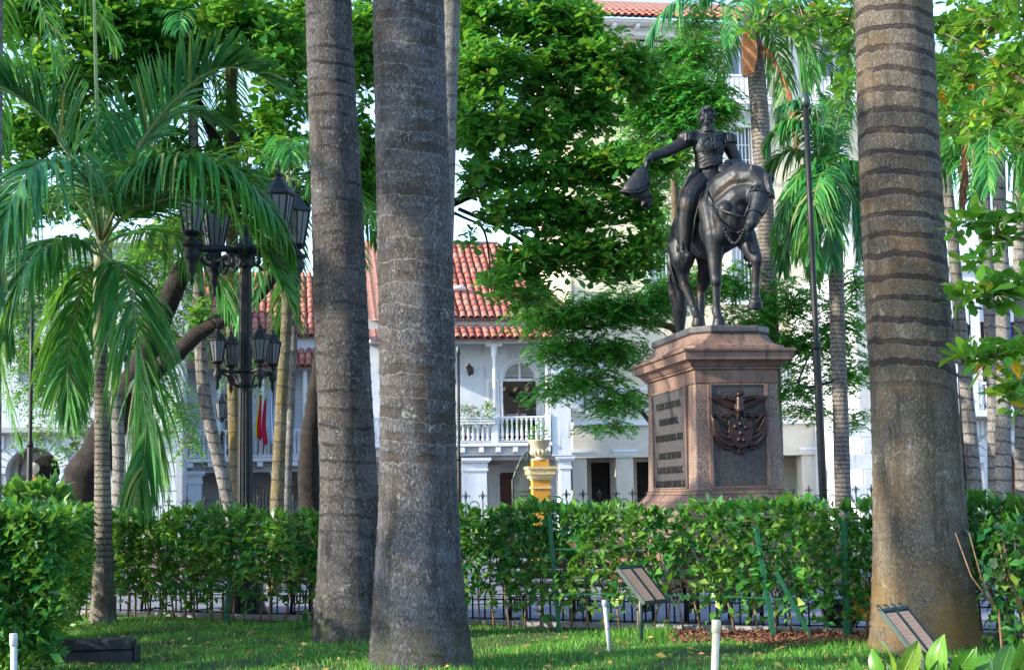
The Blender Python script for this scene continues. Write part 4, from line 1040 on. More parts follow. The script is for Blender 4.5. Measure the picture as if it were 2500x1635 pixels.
for s_ in (-1, 1):
    p = Vector((1.62, .12, 1.56)) + HSIDE * s_ * .06; h.cap(p, .035, p - HD * .05, .03)                  # nostrils
    p = Vector((1.45, .36, 2.06)) + HSIDE * s_ * .12 + HN * .07; h.ell(p, (.045, .045, .04))             # eyes
    p = Vector((1.43, .36, 2.1)) + HSIDE * s_ * .11 + HN * .09; h.cap(p, .03, p + HD * .08 + HSIDE * s_ * .02, .025)
    p = Vector((1.3, .43, 2.3)) + HSIDE * s_ * .13; tip = p + Vector((.06, 0, .2)) + HSIDE * s_ * .07
    h.cap(p, .06, p * .5 + tip * .5 + HN * .01, .055); h.cap(p * .5 + tip * .5, .052, tip, .012)        # ears
def hoof(c, r=.12, hh=.16, tilt=0.0):
    o = len(h.mb.v); h.mb.lathe([(r, 0), (r * 1.0, .03), (r * .78, hh), (.02, hh + .01)], (0, 0, 0), 14)
    Rm = Matrix.Rotation(tilt, 3, 'Y')
    for i in range(o, len(h.mb.v)): h.mb.v[i] = tuple(Vector(c) + Rm @ Vector(h.mb.v[i]))
h.chain([(.86, -.23, 1.5, .18), (.87, -.235, 1.2, .125), (.88, -.235, .8, .095)]).ell((.9, -.235, .77), (.1, .092, .11)).chain([(.88, -.235, .7, .075), (.87, -.235, .32, .062)]).ell((.86, -.235, .28), (.085, .078, .085)).cap((.88, -.235, .25), .07, (.95, -.235, .14), .08); hoof((.97, -.235, 0))
h.chain([(.88, .26, 1.5, .2), (1.1, .29, 1.24, .14), (1.28, .3, 1.06, .105)]).ell((1.31, .3, 1.04), (.1, .092, .11)).chain([(1.3, .3, .98, .078), (1.22, .3, .66, .062)]).ell((1.21, .3, .62), (.085, .078, .085)).cap((1.22, .3, .58), .068, (1.19, .3, .48), .075); hoof((1.15, .3, .3), tilt=.5)
h.chain([(-.72, -.27, 1.55, .26), (-.62, -.3, 1.38, .2), (-.68, -.28, 1.14, .12), (-.66, -.27, .98, .09)]).ell((-.68, -.27, .95), (.1, .08, .12)).chain([(-.62, -.26, .9, .08), (-.22, -.25, .48, .066)]).ell((-.18, -.25, .44), (.085, .078, .085)).cap((-.16, -.25, .4), .07, (-.06, -.25, .3), .078); hoof((-.02, -.25, .14), tilt=.25)
h.chain([(-.85, .26, 1.5, .26), (-.92, .26, 1.3, .19), (-1.08, .22, 1.05, .115), (-1.16, .2, .92, .09)]).ell((-1.18, .2, .9), (.1, .08, .12)).chain([(-1.16, .19, .84, .08), (-1.12, .16, .4, .066)]).ell((-1.11, .16, .3), (.085, .078, .085)).cap((-1.1, .16, .26), .07, (-1.02, .16, .14), .08); hoof((-1.0, .16, 0))
h.chain([(-1.22, 0, 2.05, .11), (-1.4, -.06, 1.95, .11), (-1.5, -.1, 1.6, .14), (-1.52, -.1, 1.1, .16), (-1.5, -.1, .6, .14), (-1.47, -.1, .1, .05)])
for k in range(16):
    an = k * 2.4; r_ = .1 + .05 * (k % 3); pts = []
    for j in range(8):
        f = j / 7; z = 1.8 - f * (1.45 + .25 * ((k * 7) % 5) / 5); w_ = .13 * math.sin(math.pi * min(1, .25 + f * .8)) + .03
        pts.append((-1.5 + w_ * math.cos(an + f * 2.2), -.1 + w_ * 1.1 * math.sin(an + f * 2.2) + .03 * math.sin(9 * f + k), z, .032 * (1 - .5 * f)))
    h.chain(pts)
for k in range(14):                                            # forelock and mane locks
    f0 = k / 13
    p0 = Vector((1.38, .42, 2.36)) * (1 - f0) + Vector((.62, .1, 2.5)) * f0
    if k > 2: p0 = Vector((1.3, .36, 2.47)) * (1 - f0) + Vector((.6, .0, 2.44)) * f0 + Vector((0, 0, .1 * math.sin(f0 * 3.1)))
    pts = []
    for j in range(6):
        g_ = j / 5; out = Vector((.05 + .1 * (k < 5), .22 * math.sin(g_ * 1.6) + .06 * g_, -.02 - .38 * g_ * g_ - .1 * g_))
        if k < 5: out = Vector((.2 * math.sin(g_ * 1.7), (.02 + .07 * k) * g_ + .03, -.34 * g_ * g_ - .03 * g_ * k))
        q = p0 + out; pts.append((q.x, q.y + .02 * math.sin(7 * g_ + k), q.z, (.055 if k < 5 else .042) * (1 - .6 * g_)))
    h.chain(pts)
h.build('horse', 'bronze', st, .019, 5)
# rider
r = Clay()
r.ell((.02, 0, 2.5), (.23, .26, .24)).cap((.02, 0, 2.55), .205, (.04, 0, 2.88), .18).ell((.05, 0, 3.06), (.205, .27, .28)).ell((.12, 0, 3.07), (.14, .21, .21))
r.cap((0, -.2, 3.2), .13, (0, .2, 3.2), .13).cap((.02, 0, 3.24), .12, (.05, -.01, 3.42), .092)
r.ell((.07, -.02, 3.555), (.145, .115, .165)).cap((.13, -.04, 3.44), .068, (.15, -.045, 3.42), .05)
fd = Vector((.94, -.3, 0)).normalized(); fs = Vector((.3, .94, 0)).normalized(); hc = Vector((.07, -.02, 3.55))
r.cap(hc + fd * .135 + Vector((0, 0, .02)), .018, hc + fd * .185 + Vector((0, 0, -.045)), .027)
r.cap(hc + fd * .12 + fs * .07 + Vector((0, 0, .045)), .022, hc + fd * .135 - fs * .0 + Vector((0, 0, .04)), .02).cap(hc + fd * .12 - fs * .07 + Vector((0, 0, .045)), .022, hc + fd * .135 + Vector((0, 0, .04)), .02)
r.cap(hc + fd * .14 + fs * .035 + Vector((0, 0, -.085)), .016, hc + fd * .14 - fs * .035 + Vector((0, 0, -.085)), .016).cap(hc + fd * .125 + fs * .03 + Vector((0, 0, -.11)), .02, hc + fd * .125 - fs * .03 + Vector((0, 0, -.11)), .02)
for s_ in (-1, 1):
    r.ell(hc + fd * .085 + fs * s_ * .07 + Vector((0, 0, -.03)), (.045, .04, .04)); r.ell(hc + fs * s_ * .118 + Vector((0, 0, -.02)), (.03, .02, .045)); r.cap(hc + fd * .04 + fs * s_ * .105 + Vector((0, 0, .05)), .025, hc + fd * .05 + fs * s_ * .1 + Vector((0, 0, -.07)), .018)
    r.ell(hc + fd * .118 + fs * s_ * .048 + Vector((0, 0, .01)), (.02, .02, .014))
for k in range(46):
    a = k * 2.39996; q = 1 - k / 46 * 1.15; rr = math.sqrt(max(0, 1 - q * q)); v = Vector((math.cos(a) * rr, math.sin(a) * rr, q))
    if v.dot(fd) > .55 and q < .55: continue
    c = hc + Vector((v.x * .14, v.y * .118, .02 + v.z * .15)); r.cap(c, .034, c + Vector((v.x * .02, v.y * .02, .012)) + fd * .02, .024)
for k in range(6): r.cap(hc + fd * (.1 - .01 * k) + fs * (.05 - .02 * k) + Vector((0, 0, .13)), .03, hc + fd * (.13 - .015 * k) + fs * (.06 - .026 * k) + Vector((0, 0, .18)), .02)
r.chain([(0, -.34, 3.19, .122), (.1, -.68, 2.99, .1), (.15, -.75, 2.95, .096), (.24, -1.02, 2.845, .072)]).cap((.21, -.94, 2.87), .088, (.235, -1.02, 2.845), .09)
r.chain([(0, .34, 3.19, .122), (.02, .5, 2.84, .1), (.1, .46, 2.8, .095), (.3, .24, 2.73, .07)]).cap((.24, .3, 2.745), .086, (.29, .25, 2.735), .088)
def hand(c, d, dn, curl=.7):
    """palm and five bent fingers; d = along the hand, dn = towards the palm side"""
    c, d, dn = Vector(c), Vector(d).normalized(), Vector(dn).normalized(); sd_ = d.cross(dn).normalized()
    r.cap(c, .06, c + d * .08, .062); r.ell(c + d * .07, (.06, .06, .05))
    for k, L in enumerate((.075, .085, .08, .06)):
        b0 = c + d * .12 + sd_ * (k - 1.5) * .034; b1 = b0 + d * L * .7 + dn * L * .25; b2 = b1 + d * L * .25 + dn * L * .8; b3 = b2 - d * L * .35 + dn * L * .45
        r.chain([(*b0, .022), (*b1, .021), (*b2, .019), (*b3, .016)])
    b0 = c + d * .03 + sd_ * -.055; b1 = b0 - sd_ * .03 + d * .05 + dn * .04; b2 = b1 + d * .05 + dn * .05 + sd_ * .01
    r.chain([(*b0, .026), (*b1, .023), (*b2, .018)])
hand((.27, -1.06, 2.82), (.3, -.75, -.55), (.2, .25, -.9)); hand((.33, .2, 2.715), (.75, -.55, -.3), (.1, -.25, -.95))
for s_ in (-1, 1):
    r.chain([(.03, s_ * .18, 2.44, .22), (.22, s_ * .36, 2.24, .19), (.38, s_ * .47, 2.05, .155)])
    r.cap((.37, s_ * .475, 2.06), .168, (.36, s_ * .485, 1.98), .165).chain([(.36, s_ * .485, 2.0, .155), (.3, s_ * .52, 1.72, .14), (.28, s_ * .54, 1.36, .092), (.29, s_ * .545, 1.25, .09)])
    r.chain([(.24, s_ * .545, 1.2, .075), (.4, s_ * .555, 1.19, .08), (.55, s_ * .57, 1.16, .062)])
    r.chain([(-.12, s_ * .2, 2.62, .13), (-.26, s_ * .3, 2.38, .12), (-.38, s_ * .36, 2.16, .09)]); r.chain([(.1, s_ * .24, 2.66, .06), (.02, s_ * .36, 2.42, .06), (-.1, s_ * .45, 2.15, .05)])
    # epaulette with fringe
    r.ell((.0, s_ * .33, 3.3), (.13, .15, .035)); r.cap((0, s_ * .14, 3.33), .03, (0, s_ * .3, 3.335), .03)
    for k in range(11):
        an = -2.0 + 4.0 * k / 10; p = Vector((.15 * math.sin(an), s_ * (.36 + .125 * math.cos(an)), 3.27)); r.cap(p, .024, p + Vector((.015 * math.sin(an), s_ * .01, -.115)), .02)
for k in range(5):                                             # sash
    z = 2.72 + k * .042; n = 20
    pts = [(.035 + .205 * math.cos(2 * math.pi * j / n), .215 * math.sin(2 * math.pi * j / n), z + .02 * math.sin(2 * math.pi * j / n * 2 + k) + .012 * math.sin(j * 1.7 + k), .024) for j in range(n + 1)]
    r.chain(pts)
r.chain([(.05 + .125 * math.cos(2 * math.pi * j / 14), -.005 + .118 * math.sin(2 * math.pi * j / 14), 3.37, .022) for j in range(15)])
r.chain([(.05 + .122 * math.cos(2 * math.pi * j / 14), -.005 + .115 * math.sin(2 * math.pi * j / 14), 3.33, .022) for j in range(15)])
for s_ in (-1, 1):                                             # embroidered breast
    ps = []
    for j in range(9):
        f = j / 8; y = s_ * (.05 + .19 * math.sin(f * 2.6)); z = 2.95 + .3 * f; ps.append((.05 + math.sqrt(max(.002, .225 ** 2 * (1 - (y / .33) ** 2) * (1 - ((z - 3.05) / .42) ** 2))) + .03, y, z, .014))
    r.chain(ps)
    for j in range(9):
        z = 2.98 + j * .03; y0 = s_ * .015; y1 = s_ * (.08 + .05 * math.sin(j)); 
        fx = lambda y, z: .055 + math.sqrt(max(.002, .225 ** 2 * (1 - (y / .33) ** 2) * (1 - ((z - 3.05) / .42) ** 2))) + .03
        r.cap((fx(y0, z), y0, z), .013, (fx(y1, z + .04), y1, z + .04), .016)
r.build('rider', 'bronze', st, .0135, 2).location = (0, 0, .06)
# hat held upside down at arm's length
ht_ = Clay(); A = Vector((.33, -1.16, 2.74)); n = 22
mb = MB(); vs = []
c0 = Vector((.33, -1.36, 2.25))
rim = [c0 + Vector((.13 * math.sin(2 * math.pi * j / n), (.255) * math.cos(2 * math.pi * j / n), -.06 * math.cos(2 * math.pi * j / n) * -1 + .05 * math.cos(4 * math.pi * j / n))) for j in range(n)]
for lv in range(7):
    f = lv / 6
    for j in range(n):
        q = A + (rim[j] - A) * f; q += Vector((.04 * math.sin(math.pi * f) * math.sin(2 * math.pi * j / n), -.02 * math.sin(math.pi * f), .03 * math.sin(math.pi * f) * math.cos(4 * math.pi * j / n))); vs.append(q if f > 0 else A + (rim[j] - A) * .04)
mb.add(vs, [(i * n + k, i * n + (k + 1) % n, (i + 1) * n + (k + 1) % n, (i + 1) * n + k) for i in range(6) for k in range(n)] + [tuple(range(n))])
hat = mb.build('hat', M['bronze'], st, True, loc=(0, 0, .06)); hat.modifiers.new('t', 'SOLIDIFY').thickness = .03
cr = Clay(); cr.ell((.33, -1.3, 2.24), (.1, .18, .13)).ell((.33, -1.22, 2.17), (.1, .13, .1))
cr.chain([(*(c0 + (q - c0) * 1.0), .02) for q in rim] + [(*rim[0], .02)])
for k in range(14): 
    p = Vector((.33 + .05 * math.sin(k * 2.4), -1.18 + .06 * math.cos(k * 2.4), 2.08)); cr.cap(p, .035, p + Vector((.02 * math.sin(k), .03 * math.cos(k * 1.7), -.05 - .012 * (k % 6))), .02)
cr.build('hat_crown', 'bronze', hat, .016, 2)
# tack
V = []; F = []; nu, nv_ = 22, 14
for j in range(nv_ + 1):
    f = -.62 + 1.0 * j / nv_
    for i in range(nu + 1):
        g_ = -1.95 + 3.9 * i / nu; V.append((f - .12 * abs(g_) / 2 * (1 if j < nv_ / 2 else .6), (.44 + .01 * math.sin(4 * f)) * math.sin(g_), 1.77 + (.535 if abs(g_) < 1.2 else .53) * math.cos(g_) + .05 * (abs(g_) < .8)))
F = [(j * (nu + 1) + i, j * (nu + 1) + i + 1, (j + 1) * (nu + 1) + i + 1, (j + 1) * (nu + 1) + i) for j in range(nv_) for i in range(nu)]
sc_o = link('saddle_cloth', np_mesh('saddle_cloth', np.array(V), np.array(F), True), M['bronze'], st); sc_o.modifiers.new('t', 'SOLIDIFY').thickness = -.03
sd_c = Clay(); sd_c.ell((-.3, 0, 2.36), (.16, .26, .14)).ell((.3, 0, 2.38), (.1, .16, .14)).cap((-.2, 0, 2.3), .16, (.2, 0, 2.3), .15)
for s_ in (-1, 1):
    for k in range(12):
        f = -.6 + k * .08; sd_c.cap((f - .12, s_ * .425, 1.56), .025, (f - .13, s_ * .425, 1.47), .02)
sd_c.build('saddle', 'bronze', st, .02, 2)
rn = MB()
bitp = Vector((1.55, .13, 1.62))
for s_ in (-1, 1):
    b0 = bitp + HSIDE * s_ * .12
    rn.tube([b0, Vector((1.3, s_ * .3 + .12, 1.8)), Vector((.95, s_ * .42 + .05, 2.0)), Vector((.62, s_ * .3 + .08, 2.4)), Vector((.42, .16, 2.68))], .022, 6)
    rn.tube([Vector((1.08, s_ * .36 * .9, 1.95)), Vector((1.2, s_ * .3, 1.7)), Vector((1.28, s_ * .1, 1.5)), Vector((1.29, 0, 1.46))], .022, 6)
    rn.tube([Vector((.3, s_ * .52, 2.0)), Vector((.34, s_ * .585, 1.6)), Vector((.36, s_ * .6, 1.34))], .02, 6)
    rn.tube([(.36 + .11 * math.cos(t), s_ * .57 + .03 * math.sin(t), 1.21 + .13 * math.sin(t)) for t in [2 * math.pi * j / 14 for j in range(15)]], .02, 6)
    rn.tube([Vector((.42, .18, 2.66)), Vector((.6, -.34, 2.2)), Vector((.62, -.46, 1.8)), Vector((.58, -.5, 1.45))], .022, 6)
for c_, rr in ((Vector((1.545, .2, 1.72)), .118), (Vector((1.425, .345, 2.03)), .172)):
    rn.tube([c_ + HSIDE * rr * math.cos(t) + HN * rr * math.sin(t) for t in [2 * math.pi * j / 16 for j in range(17)]], .014, 6)
for s_ in (-1, 1): rn.tube([bitp + HSIDE * s_ * .11, Vector((1.49, .29, 1.86)) + HSIDE * s_ * .145, Vector((1.4, .38, 2.14)) + HSIDE * s_ * .165], .014, 6)
for k in range(18):                                            # chain from the bit
    t = k / 17; c_ = Vector((1.52, .05, 1.52)) * (1 - t) + Vector((1.2, -.22, 1.66)) * t + Vector((0, 0, -.3 * math.sin(math.pi * t)))
    rn.sphere(c_, .035, 8, 5, (1, .6 + .4 * (k % 2), .7))
rn.build('bridle', M['bronze'], st, True)

# bronze crest on the front panel: condor, shield, flags, spears
cc = Clay(); W = lambda x, z: (x * .92 / 445 * 1.04, -.02, z * .92 / 445)     # crest pixels (centred) -> metres
def cpx(a, r0, b, r1, y=-.03): p, q = W(*a), W(*b); cc.cap((p[0], y, p[2]), r0, (q[0], y, q[2]), r1)
cpx((0, 200), .05, (0, 110), .075, -.08); cpx((-5, 225), .045, (15, 235), .04, -.1); cpx((0, 110), .06, (-15, 40), .03, -.07); cpx((5, 110), .05, (35, 55), .025, -.06)
for s_ in (-1, 1):
    cpx((s_ * 25, 180), .045, (s_ * 110, 205), .035, -.06); cpx((s_ * 110, 205), .04, (s_ * 225, 208), .014, -.04)
    for k in range(11):
        f = k / 10; a = (s_ * (40 + 165 * f), 195 + 8 * f); b = (s_ * (35 + 150 * f - 18 * (1 - f)), 115 + 75 * f * f - 10 * f); cpx(a, .024, b, .012, -.05)
    for k in range(6):                                         # draped flags
        f = k / 5; pts = []
        for j in range(9):
            t = j / 8; x = s_ * (205 - 10 * f - (130 + 25 * f) * t * t - 18 * f); z = 40 - 20 * f - (230 - 95 * f) * math.sin(t * 1.57) * (1 - .28 * f); q = W(x, z); pts.append((q[0], -.05 - .02 * (k % 2), q[2], .026))
        cc.chain(pts)
    cpx((s_ * 60, -40), .02, (s_ * 205, 90), .014, -.08); cpx((s_ * 50, 0), .02, (s_ * 190, 140), .012, -.06); cpx((s_ * 205, 60), .03, (s_ * 200, -90), .02, -.04)
    for k in range(7): a = (s_ * (60 + 18 * k), 70 - 8 * (k % 3)); cc.ell((W(*a)[0], -.06, W(*a)[2]), (.035, .03, .03))
cpx((150, -20), .012, (235, 135), .006, -.09)
cc.mb.prism([(W(x, z)[0], W(x, z)[2]) for x, z in [(-90, 20), (90, 20), (92, -70), (75, -130), (40, -172), (0, -195), (-40, -172), (-75, -130), (-92, -70)]], -.1, .01)
for a in ((-40, -20), (0, 0), (40, -25), (0, -70), (-15, -120), (20, -125)): cc.ell((W(*a)[0], -.1, W(*a)[2]), (.03, .03, .035))
for k in range(8): cc.ell((W(14 * math.cos(k * .8), -205 - 12 * math.sin(k * .8))[0], -.05, W(0, -205 - 14 * math.sin(k * .8))[2]), (.03, .03, .035))
crest = cc.build('bronze_crest', 'bronze_relief', front_p, .011, 1); crest.location = (0, -.012, 2.55)

# ------------------------------------------------------------------ street lamp with eight lanterns
def lantern_mesh(parent, c, s, ang, glassmat='lantern_glass', metal='iron_blue', name='lantern'):
    """tapering six-sided lantern, roof and finial, standing on its base; s = body height"""
    root = MB().lathe([(.1 * s, -.3 * s), (.2 * s, -.24 * s), (.12 * s, -.16 * s), (.24 * s, -.08 * s), (.3 * s, 0), (.3 * s, .03 * s)], n=10).build(name, M[metal], parent, True, loc=c); root.rotation_euler = (0, 0, ang)
    n = 6; r0, r1 = .27 * s, .45 * s
    fr = MB(); gl = MB()
    for k in range(n):
        a0, a1 = 2 * math.pi * k / n, 2 * math.pi * (k + 1) / n
        p = [Vector((r0 * math.cos(a0), r0 * math.sin(a0), .03 * s)), Vector((r0 * math.cos(a1), r0 * math.sin(a1), .03 * s)), Vector((r1 * math.cos(a1), r1 * math.sin(a1), s)), Vector((r1 * math.cos(a0), r1 * math.sin(a0), s))]
        fr.tube([p[0], p[3]], .035 * s, 5); fr.tube([p[3], p[2]], .035 * s, 5)
        i = [q * .97 for q in p]; gl.quad(*i)
        mid0, mid1 = (p[0] + p[1]) / 2, (p[3] + p[2]) / 2; fr.tube([mid0, mid1], .016 * s, 4)
    fr.build('frame', M[metal], root); gl.build('glass', M[glassmat], root, fix=False)
    MB().lathe([(.5 * s, s), (.5 * s, 1.06 * s), (.4 * s, 1.14 * s), (.13 * s, 1.48 * s), (.1 * s, 1.56 * s), (.13 * s, 1.6 * s), (.05 * s, 1.66 * s), (.02 * s, 2.0 * s), (.004, 2.06 * s)], n=6).build('cap', M[metal], root)
    return root
lp = P(598, 1200, 19.6); 
lamp = thing('street_lamp', 'tall dark fluted iron lamp post with four large and four small lanterns', 'street lamp', (lp.x, lp.y, 0))
lz = lambda py: P(598, py, 19.6).z
m = MB(); n = 24; vs = []; zs_ = [0, .05, .12, .3, .55, .8, 1.0]; rs = [.3, .3, .27, .24, .16, .125, .115]
MB().lathe(list(zip(rs, zs_)) + [(.13, 1.02), (.13, 1.08), (.11, 1.1)], n=24).build('base', M['iron_blue'], lamp, True)
zt_ = lz(655); nn = 48; rows = [(1.1, .108), (1.8, .104), (zt_, .078)]
for z, r_ in rows:
    for k in range(nn): rr = r_ * (1 - .13 * (k % 4 in (0, 1) and (k % 4) / 1.0 or 0)); vs.append((rr * math.cos(2 * math.pi * k / nn), rr * math.sin(2 * math.pi * k / nn), z))
m.add(vs, [(i * nn + k, i * nn + (k + 1) % nn, (i + 1) * nn + (k + 1) % nn, (i + 1) * nn + k) for i in range(2) for k in range(nn)]); m.build('fluted_shaft', M['iron_blue'], lamp)
for z in (lz(940), lz(905)): MB().lathe([(.1, -.03), (.13, 0), (.1, .03)], (0, 0, z), 20).build('collar', M['iron_blue'], lamp, True)
MB().lathe([(.085, 0), (.12, .03), (.09, .08), (.13, .16), (.2, .24), (.21, .29), (.1, .33), (.07, .45), (.1, .5), (.05, .6), (.03, 1.0), (.06, 1.05), (.01, 1.2)], (0, 0, zt_), 16).build('capital', M['iron_blue'], lamp, True)
for k in range(4):                                             # four small lanterns on a lower cross arm
    a = R(218 + 90 * k); d = Vector((math.cos(a), math.sin(a), 0)); z = lz(908)
    am = MB(); am.tube([d * .08 + Vector((0, 0, z)), d * .2 + Vector((0, 0, z - .01)), d * .42 + Vector((0, 0, z + .01))], .024, 7)
    am.tube([d * .09 + Vector((0, 0, z - .2)), d * .2 + Vector((0, 0, z - .16)), d * .26 + Vector((0, 0, z - .06)), d * .36 + Vector((0, 0, z - .02))], .018, 6)
    am.lathe([(.004, -.26), (.03, -.2), (.022, -.14), (.06, -.08), (.05, -.02), (.025, .02), (.04, .04)], (d.x * .41, d.y * .41, z), 10)
    am.build('lower_arm', M['iron_black'], lamp, True); lantern_mesh(lamp, d * .41 + Vector((0, 0, z + .12)), .28, a, 'lantern_glass', 'iron_black')
for k in range(4):                                             # four large lanterns on scrolled arms
    a = R(42 + 90 * k); d = Vector((math.cos(a), math.sin(a), 0)); z = zt_ + .12
    am = MB(); am.tube([d * .1 + Vector((0, 0, z + .1)), d * .35 + Vector((0, 0, z + .12)), d * .62 + Vector((0, 0, z + .08)), d * .82 + Vector((0, 0, z + .06))], [.05, .045, .045, .05], 8)
    for sc2, cx, cz, sg in ((.16, .3, -.04, 1), (.12, .55, -.03, -1), (.08, .44, .02, 1)):
        pts = [d * (cx + sc2 * (1 - t / 9) * math.cos(sg * t)) + Vector((0, 0, z + cz + sc2 * (1 - t / 9) * math.sin(sg * t))) for t in [j * .55 for j in range(15)]]
        am.tube(pts, .022, 6)
    am.lathe([(.005, -.42), (.03, -.36), (.02, -.3), (.07, -.22), (.05, -.16), (.1, -.06), (.12, .02), (.08, .06), (.14, .1), (.15, .14), (.05, .18)], (d.x * .81, d.y * .81, z), 12)
    am.build('upper_arm', M['iron_blue'], lamp, True); lantern_mesh(lamp, d * .81 + Vector((0, 0, z + .28)), .46, a)

# half-hidden lantern post behind the right palm, and a far lantern by the left balcony
def single_lantern(label, px, py, Y, s, post=True):
    p = P(px, py, Y); t = thing('lantern_post', label, 'street lamp', (p.x, p.y, 0))
    MB().lathe([(.12, 0), (.12, .3), (.06, .4), (.045, p.z - .4), (.08, p.z - .36), (.04, p.z - .3)], n=12).build('post', M['iron_blue'], t, True)
    lantern_mesh(t, (0, 0, p.z), s, .3)
    return t
single_lantern('blue iron lantern half hidden behind the right-hand palm', 2342, 868, 27, .5); single_lantern('small pale lantern on a post between the leaning trunks by the balcony', 541, 1020, 34, .34)

# thin black poles
def pole(label, x0, y0, x1, y1, Y, r0, r1, step=None, arms=False):
    a, b = P(x0, y0, Y), P(x1, y1, Y); k = b.z / (a.z - b.z) if a.z != b.z else 0
    base = b + (b - a) * k                                     # carried on down to the ground
    base.z = 0; t = thing('slim_pole', label, 'pole', base); L = a - base
    pts = [Vector((0, 0, 0)), L * .25, L * .49, L * .5, L * .75, L]; rr = [r0, r0, r0, r1, r1, r1]
    MB().tube(pts, rr, 12).build('shaft', M['iron_black'], t, True)
    MB().lathe([(r1 * 1.05, 0), (r1 * 1.7, .03), (r1 * 1.6, .12), (r1 * .9, .2), (.004, .24)], tuple(L), 12).build('finial', M['iron_green'], t, True)
    MB().lathe([(r0 * 1.12, -.05), (r0 * 1.15, 0), (r0 * 1.1, .05)], tuple(L * .5), 12).build('joint', M['iron_black'], t, True)
    if arms:
        c = L * .42; q = MB(); q.tube([c, c + Vector((-.22, 0, -.02)), c + Vector((-.3, 0, .05)), c + Vector((-.12, -.02, .45))], .016, 6); q.tube([c, c + Vector((.2, 0, .06)), c + Vector((.28, 0, .1))], .016, 6); q.build('bracket', M['iron_black'], t, True)
pole('tall black pole standing right of the monument', 1967, 262, 2010, 1212, 21.5, .06, .045, arms=True)
pole('thin dark pole close beside the middle palm trunk', 1119, 866, 1121, 1236, 33, .045, .033)
pole('thin dark pole at the left edge in front of the yellow pillar', 79, 752, 71, 1236, 28, .055, .04)

# ------------------------------------------------------------------ iron fence with fleur-de-lis pickets, gate and yellow pillars
fp = Plane(1250, 33, 9); FT = fp.Z(1192, 1433) 
FU0, FU1 = fp.U(-80), fp.U(2560); GU = fp.U(1318)
fen = thing('iron_fence', 'low black iron fence of fleur-de-lis pickets and hoops across the square', 'fence', fp.o, fp.a)
pk = MB(); hgt = FT - .32
pk.tube([(0, 0, 0), (0, 0, hgt - .16)], .014, 6); pk.lathe([(.014, hgt - .2), (.03, hgt - .17), (.014, hgt - .15), (.026, hgt - .09), (.004, hgt)], n=6)
for s_ in (-1, 1): pk.tube([(0, 0, hgt - .17), (s_ * .05, 0, hgt - .1), (s_ * .085, 0, hgt - .12), (s_ * .075, 0, hgt - .155)], .012, 5)
PK = pk.mesh('picket', True)
hp = MB(); hr = .105; hz = fp.Z(1236, 1433) - .32 - hr + .16
hp.tube([(-hr, 0, 0), (-hr, 0, hz)] + [(-hr * math.cos(math.pi * j / 10), 0, hz + hr * math.sin(math.pi * j / 10)) for j in range(1, 10)] + [(hr, 0, hz), (hr, 0, 0)], .012, 5)
HPM = hp.mesh('hoop', True)
gapa, gapb = GU - 1.15, GU + .35
u = FU0; k = 0
while u < FU1:
    if not (gapa < u < gapb):
        link('picket', PK, M['iron_black'], fen, (u, 0, .32)); 
        if not (gapa < u + .19 < gapb): link('hoop', HPM, M['iron_black'], fen, (u + .19, 0, .32))
    u += .378
for a, b in ((FU0, gapa), (gapb, FU1)):
    for z in (.42, 1.05): bxp('rail', 'iron_black', fen, a, b, -.012, .012, z, z + .03)
    bxp('kerb', 'kerb_stone', fen, a, b, -.12, .12, 0, .318, .02)
